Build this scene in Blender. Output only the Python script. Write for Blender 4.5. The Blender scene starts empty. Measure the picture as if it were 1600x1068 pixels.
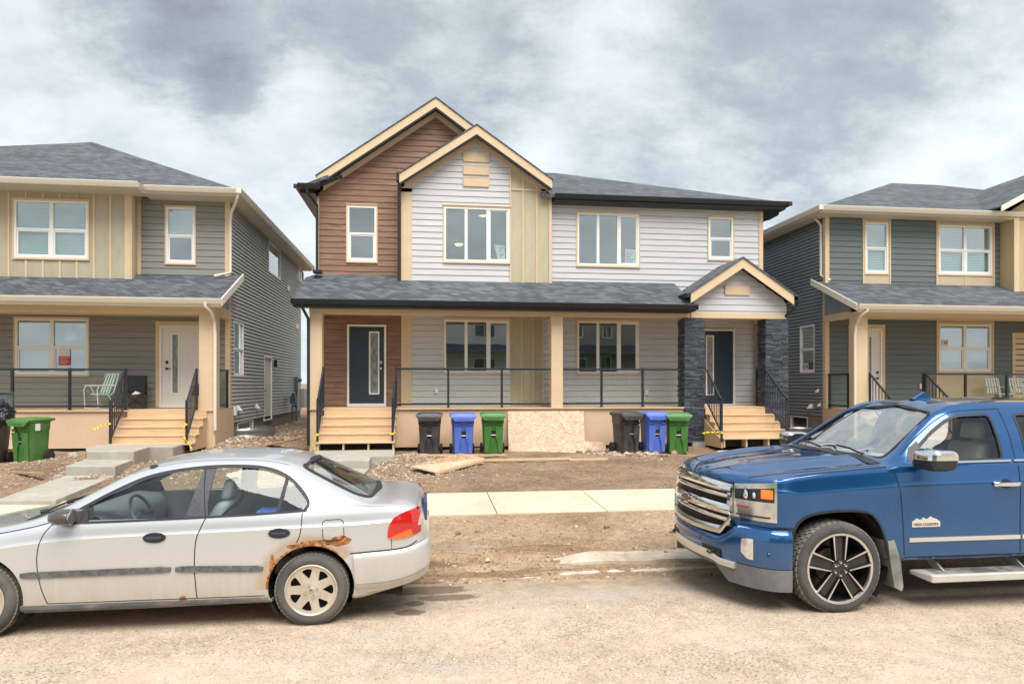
import bpy, bmesh, math, random
from mathutils import Vector, Matrix, noise
from mathutils.bvhtree import BVHTree
from mathutils.geometry import tessellate_polygon
R = math.radians
random.seed(7)
SC = bpy.context.scene
COL = SC.collection

# ------------------------------------------------------------------ camera
F, YH, HC, TH = 1060.0, 602.0, 1.97, R(7.24)      # focal length in photo pixels, horizon row, eye height, yaw
cd = bpy.data.cameras.new('camera'); cam = bpy.data.objects.new('camera', cd); COL.objects.link(cam)
cd.sensor_fit = 'HORIZONTAL'; cd.sensor_width = 36.0; cd.lens = 36.0 * F / 1600.0
cd.shift_x = 0.0; cd.shift_y = (YH - 534.0) / 1600.0
cd.clip_start = 0.05; cd.clip_end = 3000
cam.location = (0, 0, HC); cam.rotation_euler = (R(90), 0, -TH)
SC.camera = cam

# ------------------------------------------------------------------ light
SC.view_settings.view_transform = 'Standard'; SC.view_settings.look = 'None'
SC.view_settings.gamma = 1.0; SC.view_settings.use_curve_mapping = False
SC.view_settings.exposure = 1.78
SUN_EL, SUN_AZ = R(60), R(168)                       # azimuth measured from +Y clockwise
sd = bpy.data.lights.new('sun', 'SUN'); sun = bpy.data.objects.new('sun', sd); COL.objects.link(sun)
sd.energy = 1.5; sd.angle = R(45); sd.color = (1.0, 0.965, 0.90)
sv = Vector((math.sin(SUN_AZ)*math.cos(SUN_EL), math.cos(SUN_AZ)*math.cos(SUN_EL), math.sin(SUN_EL)))
sun.rotation_euler = sv.to_track_quat('Z', 'Y').to_euler(); sun.location = (0, 0, 30)

class NT:
    """small helper for node trees"""
    def __init__(s, tree): s.t = tree; s.n = tree.nodes; s.l = tree.links
    def new(s, typ, **kw):
        nd = s.n.new(typ)
        for k, v in kw.items():
            if hasattr(nd, k): setattr(nd, k, v)
        return nd
    def link(s, a, b): s.l.new(a, b)
    def setin(s, sock, v):
        if isinstance(v, bpy.types.NodeSocket): s.link(v, sock)
        else: sock.default_value = v
    def math(s, op, a, b=0.0, c=None, clamp=False):
        nd = s.new('ShaderNodeMath', operation=op, use_clamp=clamp)
        s.setin(nd.inputs[0], a); s.setin(nd.inputs[1], b)
        if c is not None: s.setin(nd.inputs[2], c)
        return nd.outputs[0]
    def mix(s, fac, a, b, blend='MIX'):
        nd = s.new('ShaderNodeMix', data_type='RGBA', blend_type=blend)
        s.setin(nd.inputs[0], fac)
        for sock, v in ((nd.inputs[6], a), (nd.inputs[7], b)):
            if isinstance(v, (tuple, list)): v = (v[0], v[1], v[2], 1)
            s.setin(sock, v)
        return nd.outputs[2]
    def ramp(s, fac, stops):
        nd = s.new('ShaderNodeValToRGB'); s.link(fac, nd.inputs[0])
        el = nd.color_ramp.elements
        while len(el) < len(stops): el.new(0.5)
        for e, (p, c) in zip(el, stops):
            e.position = p; e.color = (c, c, c, 1) if isinstance(c, (int, float)) else (c[0], c[1], c[2], 1)
        return nd.outputs[0]
    def coord(s, which='Object'): return s.new('ShaderNodeTexCoord').outputs[which]
    def mapping(s, vec, scale=(1, 1, 1), loc=(0, 0, 0)):
        nd = s.new('ShaderNodeMapping'); s.link(vec, nd.inputs[0])
        nd.inputs['Scale'].default_value = scale; nd.inputs['Location'].default_value = loc
        return nd.outputs[0]
    def noise(s, vec, scale, detail=4, rough=0.55, dist=0.0, out=0):
        nd = s.new('ShaderNodeTexNoise'); s.link(vec, nd.inputs['Vector'])
        nd.inputs['Scale'].default_value = scale; nd.inputs['Detail'].default_value = detail
        nd.inputs['Roughness'].default_value = rough; nd.inputs['Distortion'].default_value = dist
        return nd.outputs[out]
    def voro(s, vec, scale, feature='F1', out=0, rnd=1.0):
        nd = s.new('ShaderNodeTexVoronoi', feature=feature); s.link(vec, nd.inputs['Vector'])
        nd.inputs['Scale'].default_value = scale; nd.inputs['Randomness'].default_value = rnd
        return nd.outputs[out]
    def sep(s, vec): nd = s.new('ShaderNodeSeparateXYZ'); s.link(vec, nd.inputs[0]); return nd.outputs
    def comb(s, x, y, z):
        nd = s.new('ShaderNodeCombineXYZ')
        for i, v in enumerate((x, y, z)): s.setin(nd.inputs[i], v)
        return nd.outputs[0]
    def bump(s, h, strength=0.5, dist=0.01):
        nd = s.new('ShaderNodeBump'); s.link(h, nd.inputs['Height'])
        nd.inputs['Strength'].default_value = strength; nd.inputs['Distance'].default_value = dist
        return nd.outputs[0]

# ------------------------------------------------------------------ sky: storm clouds over a daylight sky
def build_world():
    w = bpy.data.worlds.new('World'); SC.world = w; w.use_nodes = True
    T = NT(w.node_tree); T.n.clear()
    out = T.new('ShaderNodeOutputWorld'); bg = T.new('ShaderNodeBackground'); T.link(bg.outputs[0], out.inputs[0])
    sky = T.new('ShaderNodeTexSky'); sky.sky_type = 'NISHITA'; sky.sun_disc = False
    sky.sun_elevation = SUN_EL; sky.sun_rotation = SUN_AZ
    g = T.coord('Generated'); sx, sy, sz = T.sep(g)
    zc = T.math('ADD', T.math('MAXIMUM', sz, 0.0), 0.42)
    pl = T.comb(T.math('DIVIDE', sx, zc), T.math('DIVIDE', sy, zc), 0.0)       # clouds lie on a high flat layer
    n1 = T.noise(T.mapping(pl, (1.1, 1.5, 1), (3.1, 1.3, 0)), 1.5, 10, 0.64, 0.1)
    n2 = T.noise(T.mapping(pl, (1.3, 1.7, 1), (8.4, 4.4, 2)), 3.6, 12, 0.68, 0.15)
    n3 = T.noise(T.mapping(pl, (1, 1, 1), (1.4, 7.7, 5)), 0.9, 4, 0.5, 0.0)
    v = T.math('ADD', T.math('MULTIPLY', n1, 0.55), T.math('MULTIPLY', n2, 0.36))
    v = T.math('ADD', v, T.math('MULTIPLY', n3, 0.19))
    # a dark bank, a torn dark streak, and the bright breaks of this particular sky
    def blob(dx, dy, dz, rad, amp, v, wob=0.35):
        d = Vector((dx, dy, dz)).normalized()
        dot = T.new('ShaderNodeVectorMath', operation='DISTANCE'); T.link(g, dot.inputs[0]); dot.inputs[1].default_value = d
        dd = T.math('ADD', dot.outputs['Value'], T.math('MULTIPLY', T.math('SUBTRACT', n2, 0.5), wob*rad*2.2))
        dd = T.math('ADD', dd, T.math('MULTIPLY', T.math('SUBTRACT', n1, 0.5), wob*rad*2.2))
        k = T.new('ShaderNodeMapRange', interpolation_type='SMOOTHSTEP'); T.link(dd, k.inputs[0])
        k.inputs[1].default_value = rad; k.inputs[2].default_value = rad*0.25; k.inputs[3].default_value = 0; k.inputs[4].default_value = 1
        return T.math('ADD', v, T.math('MULTIPLY', k.outputs[0], amp))
    def pd(px, py):
        a = (px-800)/F; up = (YH-py)/F
        return (a*math.cos(TH)+math.sin(TH), math.cos(TH)-a*math.sin(TH), up)
    for (px, py, rad, amp) in SKY_BLOBS: v = blob(*pd(px, py), rad, amp, v)
    col = T.ramp(v, SKY_RAMP)
    hz = T.math('POWER', T.math('SUBTRACT', 1.0, T.math('MAXIMUM', sz, 0.0), clamp=True), 9.0)
    col = T.mix(T.math('MULTIPLY', hz, 0.35), col, (0.40, 0.47, 0.52))
    skyc = T.mix(1.0, sky.outputs[0], (0.10, 0.10, 0.10), 'MULTIPLY')
    col = T.mix(0.94, skyc, col)
    T.link(col, bg.inputs[0]); bg.inputs[1].default_value = SKY_STRENGTH
SKY_BLOBS = [(320, 60, 0.13, -0.15), (220, 15, 0.12, -0.12), (350, 140, 0.065, -0.17), (680, 50, 0.20, -0.09), (560, 10, 0.12, -0.05),
             (1150, 190, 0.36, -0.08), (1280, 100, 0.28, -0.05), (60, 110, 0.24, 0.03), (420, 130, 0.11, 0.07), (300, 170, 0.12, 0.05), (980, 40, 0.13, 0.07),
             (1560, 230, 0.15, 0.05), (1420, 275, 0.07, 0.07), (760, 200, 0.16, 0.04), (470, 280, 0.15, 0.04), (850, 245, 0.07, 0.06)]
SKY_RAMP = [(0.22, (0.115, 0.128, 0.139)), (0.43, (0.215, 0.238, 0.252)), (0.50, (0.285, 0.31, 0.325)), (0.57, (0.345, 0.372, 0.386)), (0.68, (0.425, 0.45, 0.462)), (0.85, (0.55, 0.57, 0.58))]
SKY_STRENGTH = 0.70
build_world()

# ------------------------------------------------------------------ photo measures -> metres
def gx(px, Y): return Y*math.tan(TH + math.atan((px-800)/F))
def gdepth(px, Y):
    X = gx(px, Y); return X*math.sin(TH)+Y*math.cos(TH)
def gz(px, py, Y): return HC-(py-YH)*gdepth(px, Y)/F
def sy_(px, X): return X/math.tan(TH + math.atan((px-800)/F))         # depth at which column px meets a side wall x = X
def sz_(px, py, X): return gz(px, py, sy_(px, X))

# ------------------------------------------------------------------ objects
ORG = {}
def tag(o, label=None, cat=None, group=None, kind=None):
    if label: o['label'] = label
    if cat: o['category'] = cat
    if group: o['group'] = group
    if kind: o['kind'] = kind
    return o
def thing(name, label, cat, loc=(0, 0, 0), group=None):
    o = bpy.data.objects.new(name, None); COL.objects.link(o); o.location = loc; o.empty_display_size = 0.2
    ORG[o.name] = Vector(loc)
    return tag(o, label, cat, group)
def link_mesh(name, me, parent=None, org=None):
    o = bpy.data.objects.new(name, me); COL.objects.link(o)
    if parent is not None:
        o.parent = parent; ORG[o.name] = ORG[parent.name]
    else:
        ORG[o.name] = Vector(org or (0, 0, 0)); o.location = ORG[o.name]
    return o
def copy_tree(o, parent=None):
    c = o.copy(); COL.objects.link(c); ORG[c.name] = ORG[o.name]
    if parent is not None: c.parent = parent
    for ch in [k for k in list(COL.objects) if k.parent == o]: copy_tree(ch, c)
    return c

class MB:
    """collects shapes given in world metres; build() links them as one mesh object under its parent"""
    def __init__(s): s.v = []; s.f = []; s.mi = []; s.m = 0; s.starts = []; s.marks = []
    def add(s, vs, fs):
        s.starts.append((len(s.v), len(s.f)))
        b = len(s.v); s.v += [tuple(p) for p in vs]
        for f in fs: s.f.append(tuple(b+i for i in f)); s.mi.append(s.m)
        return s
    def box(s, x0, x1, y0, y1, z0, z1):
        if x0 > x1: x0, x1 = x1, x0
        if y0 > y1: y0, y1 = y1, y0
        if z0 > z1: z0, z1 = z1, z0
        return s.add([(x0,y0,z0),(x1,y0,z0),(x1,y1,z0),(x0,y1,z0),(x0,y0,z1),(x1,y0,z1),(x1,y1,z1),(x0,y1,z1)],
                     [(0,3,2,1),(4,5,6,7),(0,1,5,4),(1,2,6,5),(2,3,7,6),(3,0,4,7)])
    def hexa(s, p): # eight corners, bottom ring then top ring
        return s.add(p, [(0,3,2,1),(4,5,6,7),(0,1,5,4),(1,2,6,5),(2,3,7,6),(3,0,4,7)])
    def beam(s, a, b, w, h, up=(0, 0, 1)):
        a = Vector(a); b = Vector(b); d = (b-a).normalized(); u = Vector(up)
        r = d.cross(u)
        if r.length < 1e-4: r = d.cross(Vector((1, 0, 0)))
        r.normalize(); u = r.cross(d)
        P = []
        for c in (a, b):
            for sx, su in ((-1,-1),(1,-1),(1,1),(-1,1)): P.append(c + r*sx*w/2 + u*su*h/2)
        return s.add(P, [(0,1,2,3),(7,6,5,4),(0,4,5,1),(1,5,6,2),(2,6,7,3),(3,7,4,0)])
    def prism(s, pts, vec):
        """pts: planar polygon; vec: extrusion"""
        n = len(pts); vec = Vector(vec); a = [Vector(p) for p in pts]; b = [p+vec for p in a]
        nr = Vector((0, 0, 0))
        for i in range(n): nr += (a[i]-a[0]).cross(a[(i+1) % n]-a[0])
        if nr.dot(vec) > 0: a = a[::-1]; b = b[::-1]
        s.starts.append((len(s.v), len(s.f)))
        tri = tessellate_polygon([a]); base = len(s.v); s.v += [tuple(p) for p in a+b]
        for t in tri:
            q = (a[t[1]]-a[t[0]]).cross(a[t[2]]-a[t[0]])
            if q.dot(vec) > 0: t = (t[0], t[2], t[1])
            s.f.append((base+t[0], base+t[1], base+t[2])); s.mi.append(s.m)
            s.f.append((base+n+t[0], base+n+t[2], base+n+t[1])); s.mi.append(s.m)
        for i in range(n):
            j = (i+1) % n; s.f.append((base+j, base+i, base+n+i, base+n+j)); s.mi.append(s.m)
        return s
    def tube(s, pts, r, n=8, caps=True):
        pts = [Vector(p) for p in pts]; rings = []; prev = None
        rr = r if isinstance(r, (list, tuple)) else [r]*len(pts)
        for i, p in enumerate(pts):
            d = (pts[min(i+1, len(pts)-1)]-pts[max(i-1, 0)]).normalized()
            if prev is None:
                u = d.orthogonal().normalized()
            else:
                u = prev-d*prev.dot(d)
                u = u.normalized() if u.length > 1e-6 else d.orthogonal().normalized()
            prev = u; w = d.cross(u)
            rings.append([p+(u*math.cos(2*math.pi*k/n)+w*math.sin(2*math.pi*k/n))*rr[i] for k in range(n)])
        vs = [q for rg in rings for q in rg]; fs = []
        for i in range(len(rings)-1):
            for k in range(n): fs.append((i*n+k, i*n+(k+1) % n, (i+1)*n+(k+1) % n, (i+1)*n+k))
        if caps: fs.append(tuple(range(n))[::-1]); fs.append(tuple((len(rings)-1)*n+k for k in range(n)))
        return s.add(vs, fs)
    def lathe(s, prof, c, axis='y', n=48, a0=0.0, a1=2*math.pi):
        """prof: (radius, offset along axis) pairs"""
        full = abs(a1-a0-2*math.pi) < 1e-5; m = n if full else n+1; c = Vector(c); vs = []
        for k in range(m):
            a = a0+(a1-a0)*k/n
            for (r, o) in prof:
                if axis == 'y': vs.append(c+Vector((r*math.cos(a), o, r*math.sin(a))))
                elif axis == 'x': vs.append(c+Vector((o, r*math.cos(a), r*math.sin(a))))
                else: vs.append(c+Vector((r*math.cos(a), r*math.sin(a), o)))
        L = len(prof); fs = []
        for k in range(n):
            k2 = (k+1) % m
            for j in range(L-1): fs.append((k*L+j, k*L+j+1, k2*L+j+1, k2*L+j))
        return s.add(vs, fs)
    def grid(s, rows, flip=False):
        nr, nc = len(rows), len(rows[0]); fs = []
        for i in range(nr-1):
            for j in range(nc-1):
                q = (i*nc+j, i*nc+j+1, (i+1)*nc+j+1, (i+1)*nc+j); fs.append(q[::-1] if flip else q)
        return s.add([p for r in rows for p in r], fs)
    def mesh(s, name, org=Vector((0, 0, 0)), smooth=None, recalc=True):
        me = bpy.data.meshes.new(name); o = Vector(org)
        me.from_pydata([(p[0]-o.x, p[1]-o.y, p[2]-o.z) for p in s.v], [], s.f)
        me.polygons.foreach_set('material_index', s.mi)
        if recalc:
            bm = bmesh.new(); bm.from_mesh(me); bmesh.ops.recalc_face_normals(bm, faces=bm.faces[:]); bm.to_mesh(me); bm.free()
        if smooth is not None:
            me.shade_smooth(); me.set_sharp_from_angle(angle=R(smooth))
        me.update(); return me
    def each(s, name, mats, parent, mark=None, **kw):
        """one object per shape (or per run of shapes between mark() calls)"""
        cuts = sorted(set(s.marks if s.marks else s.starts)); out = []
        for i, (v0, f0) in enumerate(cuts):
            v1, f1 = cuts[i+1] if i+1 < len(cuts) else (len(s.v), len(s.f))
            if f1 <= f0: continue
            q = MB(); q.v = s.v[v0:v1]; q.f = [tuple(k-v0 for k in f) for f in s.f[f0:f1]]; q.mi = s.mi[f0:f1]
            out.append(q.build(name, mats, parent, **kw))
        return out
    def mark(s): s.marks.append((len(s.v), len(s.f))); return s
    def build(s, name, mats, parent=None, org=None, smooth=None, bevel=0, label=None, recalc=True):
        og = ORG[parent.name] if parent is not None else Vector(org or (0, 0, 0))
        me = s.mesh(name, og, smooth, recalc)
        for m in (mats if isinstance(mats, (list, tuple)) else [mats]): me.materials.append(m)
        o = link_mesh(name, me, parent, org)
        if bevel:
            md = o.modifiers.new('bevel', 'BEVEL'); md.width = bevel; md.segments = 2; md.limit_method = 'ANGLE'; md.angle_limit = R(40)
        if label: o['label'] = label
        return o

# ------------------------------------------------------------------ materials
MATS = {}
def mat(name, col, rough=0.6, metal=0.0, noise_amt=0.0, nscale=8.0, bump=0.0, bscale=60.0, bdist=0.004, spec=0.5, coat=0.0, dirt=None, dirt_amt=0.0, stretch=(1, 1, 1), cr=0.05):
    if name in MATS: return MATS[name]
    m = bpy.data.materials.new(name); m.use_nodes = True; T = NT(m.node_tree); b = T.n['Principled BSDF']
    co = T.mapping(T.coord('Object'), stretch)
    c = (col[0], col[1], col[2], 1)
    b.inputs['Roughness'].default_value = rough; b.inputs['Metallic'].default_value = metal
    b.inputs['Specular IOR Level'].default_value = spec
    b.inputs['Coat Weight'].default_value = coat; b.inputs['Coat Roughness'].default_value = cr
    if noise_amt or dirt:
        n = T.noise(co, nscale, 5, 0.6)
        lo = tuple(x*(1-noise_amt) for x in col); hi = tuple(min(1, x*(1+noise_amt)) for x in col)
        o = T.mix(T.ramp(n, [(0.3, 0.0), (0.7, 1.0)]), lo, hi)
        if dirt:
            n2 = T.noise(co, nscale*0.35, 6, 0.65, 0.5)
            o = T.mix(T.math('MULTIPLY', T.ramp(n2, [(0.42, 0.0), (0.68, 1.0)]), dirt_amt), o, dirt)
        T.link(o, b.inputs['Base Color'])
    else: b.inputs['Base Color'].default_value = c
    if bump:
        T.link(T.bump(T.noise(co, bscale, 6, 0.6), bump, bdist), b.inputs['Normal'])
    MATS[name] = m; return m
TAN = mat('tan_trim_paint', (0.645, 0.485, 0.32), 0.7, noise_amt=0.05, nscale=3, bump=0.25, bscale=90, bdist=0.002, dirt=(0.5, 0.36, 0.22), dirt_amt=0.12)
PEACH = mat('skirt_panel', (0.66, 0.455, 0.30), 0.75, noise_amt=0.06, nscale=1.5, bump=0.3, bscale=120, bdist=0.002, dirt=(0.50, 0.40, 0.30), dirt_amt=0.35)
OLIVE = mat('khaki_panel', (0.46, 0.405, 0.285), 0.75, noise_amt=0.08, nscale=6, stretch=(1, 1, 0.3), bump=0.3, bscale=80, bdist=0.002)
OLIVE2 = mat('grey_khaki_panel', (0.42, 0.37, 0.27), 0.75, noise_amt=0.08, nscale=6, stretch=(1, 1, 0.3), bump=0.3, bscale=80, bdist=0.002)
LGREY = mat('light_grey_siding', (0.56, 0.552, 0.57), 0.65, noise_amt=0.06, nscale=2.2, dirt=(0.40, 0.37, 0.33), dirt_amt=0.16, stretch=(0.6, 0.6, 6), bump=0.35, bscale=30, bdist=0.002)
MGREY = mat('warm_grey_siding', (0.245, 0.235, 0.215), 0.65, noise_amt=0.07, nscale=4, stretch=(0.6, 0.6, 6), bump=0.35, bscale=30, bdist=0.002)
SLATE = mat('slate_green_siding', (0.118, 0.143, 0.142), 0.6, noise_amt=0.08, nscale=4, stretch=(0.6, 0.6, 6), bump=0.35, bscale=30, bdist=0.002)
VINYL = mat('vinyl_siding_grey', (0.42, 0.42, 0.39), 0.5, noise_amt=0.05, nscale=3, stretch=(1, 0.6, 5))
VINYLD = mat('vinyl_siding_dark', (0.20, 0.22, 0.232), 0.5, noise_amt=0.05, nscale=3, stretch=(1, 0.6, 5))
WHITE = mat('white_vinyl', (0.80, 0.79, 0.76), 0.4, noise_amt=0.02)
CREAM = mat('cream_gutter', (0.74, 0.68, 0.58), 0.4, noise_amt=0.03)
BLACK = mat('black_metal', (0.018, 0.022, 0.032), 0.35, noise_amt=0.1, nscale=20)
BLACKG = mat('black_gutter', (0.016, 0.019, 0.026), 0.3, noise_amt=0.1, nscale=10)
DARKIN = mat('gap_shade_black', (0.02, 0.018, 0.016), 0.9)  # near-black boards and plates that stand for shade inside gaps
CONC = mat('concrete', (0.40, 0.375, 0.33), 0.85, noise_amt=0.12, nscale=5, bump=0.5, bscale=45, bdist=0.004, dirt=(0.27, 0.22, 0.165), dirt_amt=0.4)
FOUND = mat('foundation_concrete', (0.26, 0.245, 0.205), 0.9, noise_amt=0.12, nscale=3, bump=0.4, bscale=40, bdist=0.004, dirt=(0.2, 0.17, 0.13), dirt_amt=0.5)
DOORB = mat('navy_door_paint', (0.022, 0.038, 0.055), 0.45, noise_amt=0.08)
DOORW = mat('white_door_paint', (0.72, 0.69, 0.66), 0.5, noise_amt=0.03)
FROST = mat('door_light_glass', (0.22, 0.24, 0.25), 0.12, noise_amt=0.5, nscale=14, stretch=(1, 1, 0.4), bump=0.4, bscale=30)
NICKEL = mat('satin_nickel', (0.6, 0.58, 0.55), 0.25, 1.0)
GALV = mat('galvanised_steel', (0.55, 0.57, 0.59), 0.35, 0.85, noise_amt=0.12, nscale=6)
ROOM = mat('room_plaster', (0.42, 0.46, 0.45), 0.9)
ROOMD = mat('room_plaster_dim', (0.34, 0.40, 0.38), 0.9)  # darker copy of the room plaster, dimness put into the colour
BLIND = mat('window_blind', (0.62, 0.66, 0.62), 0.7)
PAPER = mat('paper', (0.72, 0.68, 0.66), 0.8, noise_amt=0.05)
REDP = mat('red_print', (0.55, 0.05, 0.05), 0.6)
SOFW = mat('cream_soffit', (0.60, 0.54, 0.43), 0.7, noise_amt=0.02)

def wood_mat(name, c1, c2, scale=1.0, rough=0.7, axis='x'):
    m = bpy.data.materials.new(name); m.use_nodes = True; T = NT(m.node_tree); b = T.n['Principled BSDF']
    st = (0.7, 4, 7) if axis == 'x' else (7, 0.7, 7)
    co = T.mapping(T.coord('Object'), tuple(k*scale for k in st))
    n = T.noise(co, 3.0, 6, 0.65, 1.2); n2 = T.noise(T.coord('Object'), 1.3*scale, 3)
    c = T.mix(T.ramp(n, [(0.32, 0.0), (0.62, 1.0)]), c1, c2)
    c = T.mix(T.math('MULTIPLY', n2, 0.3), c, tuple(x*0.6 for x in c1))
    T.link(c, b.inputs['Base Color']); b.inputs['Roughness'].default_value = rough
    T.link(T.bump(n, 0.3, 0.003), b.inputs['Normal']); return m
BROWN = wood_mat('cedar_brown_siding', (0.175, 0.090, 0.058), (0.33, 0.188, 0.125), 0.6)
LUMBER = wood_mat('new_lumber', (0.56, 0.37, 0.21), (0.72, 0.51, 0.32), 1.0)
PLANK = wood_mat('weathered_plank', (0.33, 0.20, 0.12), (0.48, 0.31, 0.20), 1.0)

def osb():
    m = bpy.data.materials.new('strand_board'); m.use_nodes = True; T = NT(m.node_tree); b = T.n['Principled BSDF']
    co = T.coord('Object'); w = T.noise(co, 5, 3, 0.5, 0, 1)
    ad = T.new('ShaderNodeVectorMath', operation='ADD'); T.link(T.mapping(co, (22, 22, 34)), ad.inputs[0])
    sc = T.new('ShaderNodeVectorMath', operation='SCALE'); T.link(w, sc.inputs[0]); sc.inputs[3].default_value = 9; T.link(sc.outputs[0], ad.inputs[1])
    v = T.voro(ad.outputs[0], 1.0, out=1); g = T.sep(v)
    c = T.ramp(g[0], [(0.0, (0.42, 0.28, 0.19)), (0.35, (0.54, 0.38, 0.26)), (0.7, (0.61, 0.45, 0.32)), (1.0, (0.68, 0.53, 0.40))])
    T.link(c, b.inputs['Base Color']); b.inputs['Roughness'].default_value = 0.8
    T.link(T.bump(g[0], 0.5, 0.003), b.inputs['Normal']); return m
OSB = osb()

def shingle():
    m = bpy.data.materials.new('asphalt_shingles'); m.use_nodes = True; T = NT(m.node_tree); b = T.n['Principled BSDF']
    co = T.coord('Object'); x, y, z = T.sep(co)
    u = T.math('ADD', x, y); vv = T.comb(u, T.math('MULTIPLY', z, 2.25), 0.0)
    br = T.new('ShaderNodeTexBrick'); T.link(vv, br.inputs['Vector']); br.offset = 0.37; br.offset_frequency = 1
    br.inputs['Color1'].default_value = (0, 0, 0, 1); br.inputs['Color2'].default_value = (1, 1, 1, 1); br.inputs['Mortar'].default_value = (0.0, 0, 0, 1)
    br.inputs['Scale'].default_value = 1.0; br.inputs['Brick Width'].default_value = 0.21; br.inputs['Row Height'].default_value = 0.14
    br.inputs['Mortar Size'].default_value = 0.010; br.inputs['Mortar Smooth'].default_value = 0.3
    v1 = T.sep(br.outputs['Color'])[0]
    n = T.noise(T.mapping(vv, (7, 26, 1)), 2.0, 5, 0.75); n2 = T.noise(co, 130, 2, 0.7); n3 = T.noise(co, 0.7, 3)
    t = T.math('ADD', T.math('MULTIPLY', v1, 0.26), T.math('MULTIPLY', n, 0.56)); t = T.math('ADD', t, T.math('MULTIPLY', T.math('SUBTRACT', n2, 0.5), 0.8))
    t = T.math('ADD', t, T.math('MULTIPLY', T.math('SUBTRACT', n3, 0.5), 0.25))
    c = T.ramp(t, [(0.18, (0.026, 0.031, 0.039)), (0.42, (0.070, 0.082, 0.097)), (0.70, (0.19, 0.208, 0.228))])
    T.link(c, b.inputs['Base Color']); b.inputs['Roughness'].default_value = 0.85
    h = T.math('ADD', T.math('MULTIPLY', v1, 0.4), T.math('FRACT', T.math('MULTIPLY', T.math('MULTIPLY', z, 2.25), -1/0.14)))
    T.link(T.bump(h, 0.7, 0.012), b.inputs['Normal']); return m
SHINGLE = shingle()

def glass_mat(name, tint=(0.72, 0.83, 0.82), gloss=0.16, rough=0.01, waves=0.0):
    m = bpy.data.materials.new(name); m.use_nodes = True; T = NT(m.node_tree); T.n.clear()
    out = T.new('ShaderNodeOutputMaterial'); mx = T.new('ShaderNodeMixShader'); tr = T.new('ShaderNodeBsdfTransparent'); gl = T.new('ShaderNodeBsdfGlossy')
    tr.inputs[0].default_value = (*tint, 1); gl.inputs['Roughness'].default_value = rough; gl.inputs[0].default_value = (0.95, 0.97, 0.97, 1)
    fr = T.new('ShaderNodeLayerWeight'); fr.inputs[0].default_value = 0.5
    T.link(T.math('ADD', T.math('MULTIPLY', T.math('POWER', fr.outputs['Facing'], 4.0), 0.8), gloss, clamp=True), mx.inputs[0])
    if waves:
        nm = T.bump(T.noise(T.coord('Object'), 1.6, 2, 0.4), waves, 0.02); T.link(nm, gl.inputs['Normal'])
    T.link(tr.outputs[0], mx.inputs[1]); T.link(gl.outputs[0], mx.inputs[2]); T.link(mx.outputs[0], out.inputs[0]); return m
WGLASS = glass_mat('window_glass', (0.66, 0.84, 0.84), 0.36, 0.01, 0.035)
RGLASS = glass_mat('railing_glass', (0.95, 0.965, 0.955), 0.03)
CGLASS2 = glass_mat('sloped_car_glass', (0.82, 0.89, 0.87), 0.24)
CGLASS = glass_mat('car_glass', (0.90, 0.95, 0.93), 0.055)

def lamp_mat():
    m = bpy.data.materials.new('lit_lamp_shade'); m.use_nodes = True; b = m.node_tree.nodes['Principled BSDF']
    b.inputs['Base Color'].default_value = (0.8, 0.6, 0.35, 1); b.inputs['Emission Color'].default_value = (1, 0.72, 0.38, 1); b.inputs['Emission Strength'].default_value = 0.5
    return m
LAMP = lamp_mat()

def stone_mat():
    m = bpy.data.materials.new('dark_ledge_stone'); m.use_nodes = True; T = NT(m.node_tree); b = T.n['Principled BSDF']
    g = T.new('ShaderNodeNewGeometry'); r = g.outputs['Random Per Island']
    n = T.noise(T.coord('Object'), 25, 5, 0.65)
    t = T.math('ADD', T.math('MULTIPLY', r, 0.6), T.math('MULTIPLY', n, 0.5))
    T.link(T.ramp(t, [(0.2, (0.022, 0.028, 0.042)), (0.55, (0.045, 0.053, 0.07)), (0.95, (0.10, 0.11, 0.13))]), b.inputs['Base Color'])
    b.inputs['Roughness'].default_value = 0.6; T.link(T.bump(n, 0.6, 0.012), b.inputs['Normal']); return m
STONE = stone_mat()
# ================================================================== GROUND
def ground_height(x, y):
    pts = [(-60, -0.10), (6.3, -0.10), (6.9, -0.115), (7.26, -0.092), (7.38, -0.05), (7.5, -0.025), (7.8, 0.0), (8.6, 0.06), (9.45, 0.14), (11.3, 0.20), (13.0, 0.24), (16.5, 0.30), (19, 0.42), (30, 0.55), (120, 1.0), (900, 4.0)]
    z = pts[-1][1]
    for (a, za), (b, zb) in zip(pts, pts[1:]):
        if a <= y <= b: z = za+(zb-za)*(y-a)/(b-a); break
    p = Vector((x, y, 0))
    if y > 6.6:
        k = min(1, (y-6.6)/0.8)
        if 9.3 < y < 11.4: k *= 0.25
        z += k*(0.045*noise.noise(p*0.9)+0.022*noise.noise(p*2.7+Vector((5, 1, 0)))+0.010*noise.noise(p*7)+0.006*noise.noise(p*17))
        # tyre ruts pressed into the verge left of the kerb
        if 7.3 < y < 8.6 and x < 2.6:
            fx = max(0, min(1, (2.6-x)/1.5)); s = y-0.10*x
            z -= fx*0.075*math.exp(-((s-7.62)/0.07)**2); z -= fx*0.065*math.exp(-((s-8.0)/0.08)**2); z += fx*0.06*math.exp(-((s-7.81)/0.07)**2)
    if y > 11.3:
        k = min(1, (y-11.3)/0.8)
        z += k*(0.07*noise.noise(p*0.55+Vector((3, 3, 0)))+0.03*noise.noise(p*1.7))
        # gravel heaps beside the two walks
        z += 0.20*math.exp(-((x+0.35)/0.6)**2-((y-14.8)/1.0)**2)
        z += 0.14*math.exp(-((x+7.4)/1.2)**2-((y-15.2)/0.9)**2)
        z += 0.28*math.exp(-((x+4.6)/0.55)**2-((y-17.3)/1.6)**2)
        z += 0.20*math.exp(-((x+3.6)/0.7)**2-((y-20.5)/2.0)**2)
    return z
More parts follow.
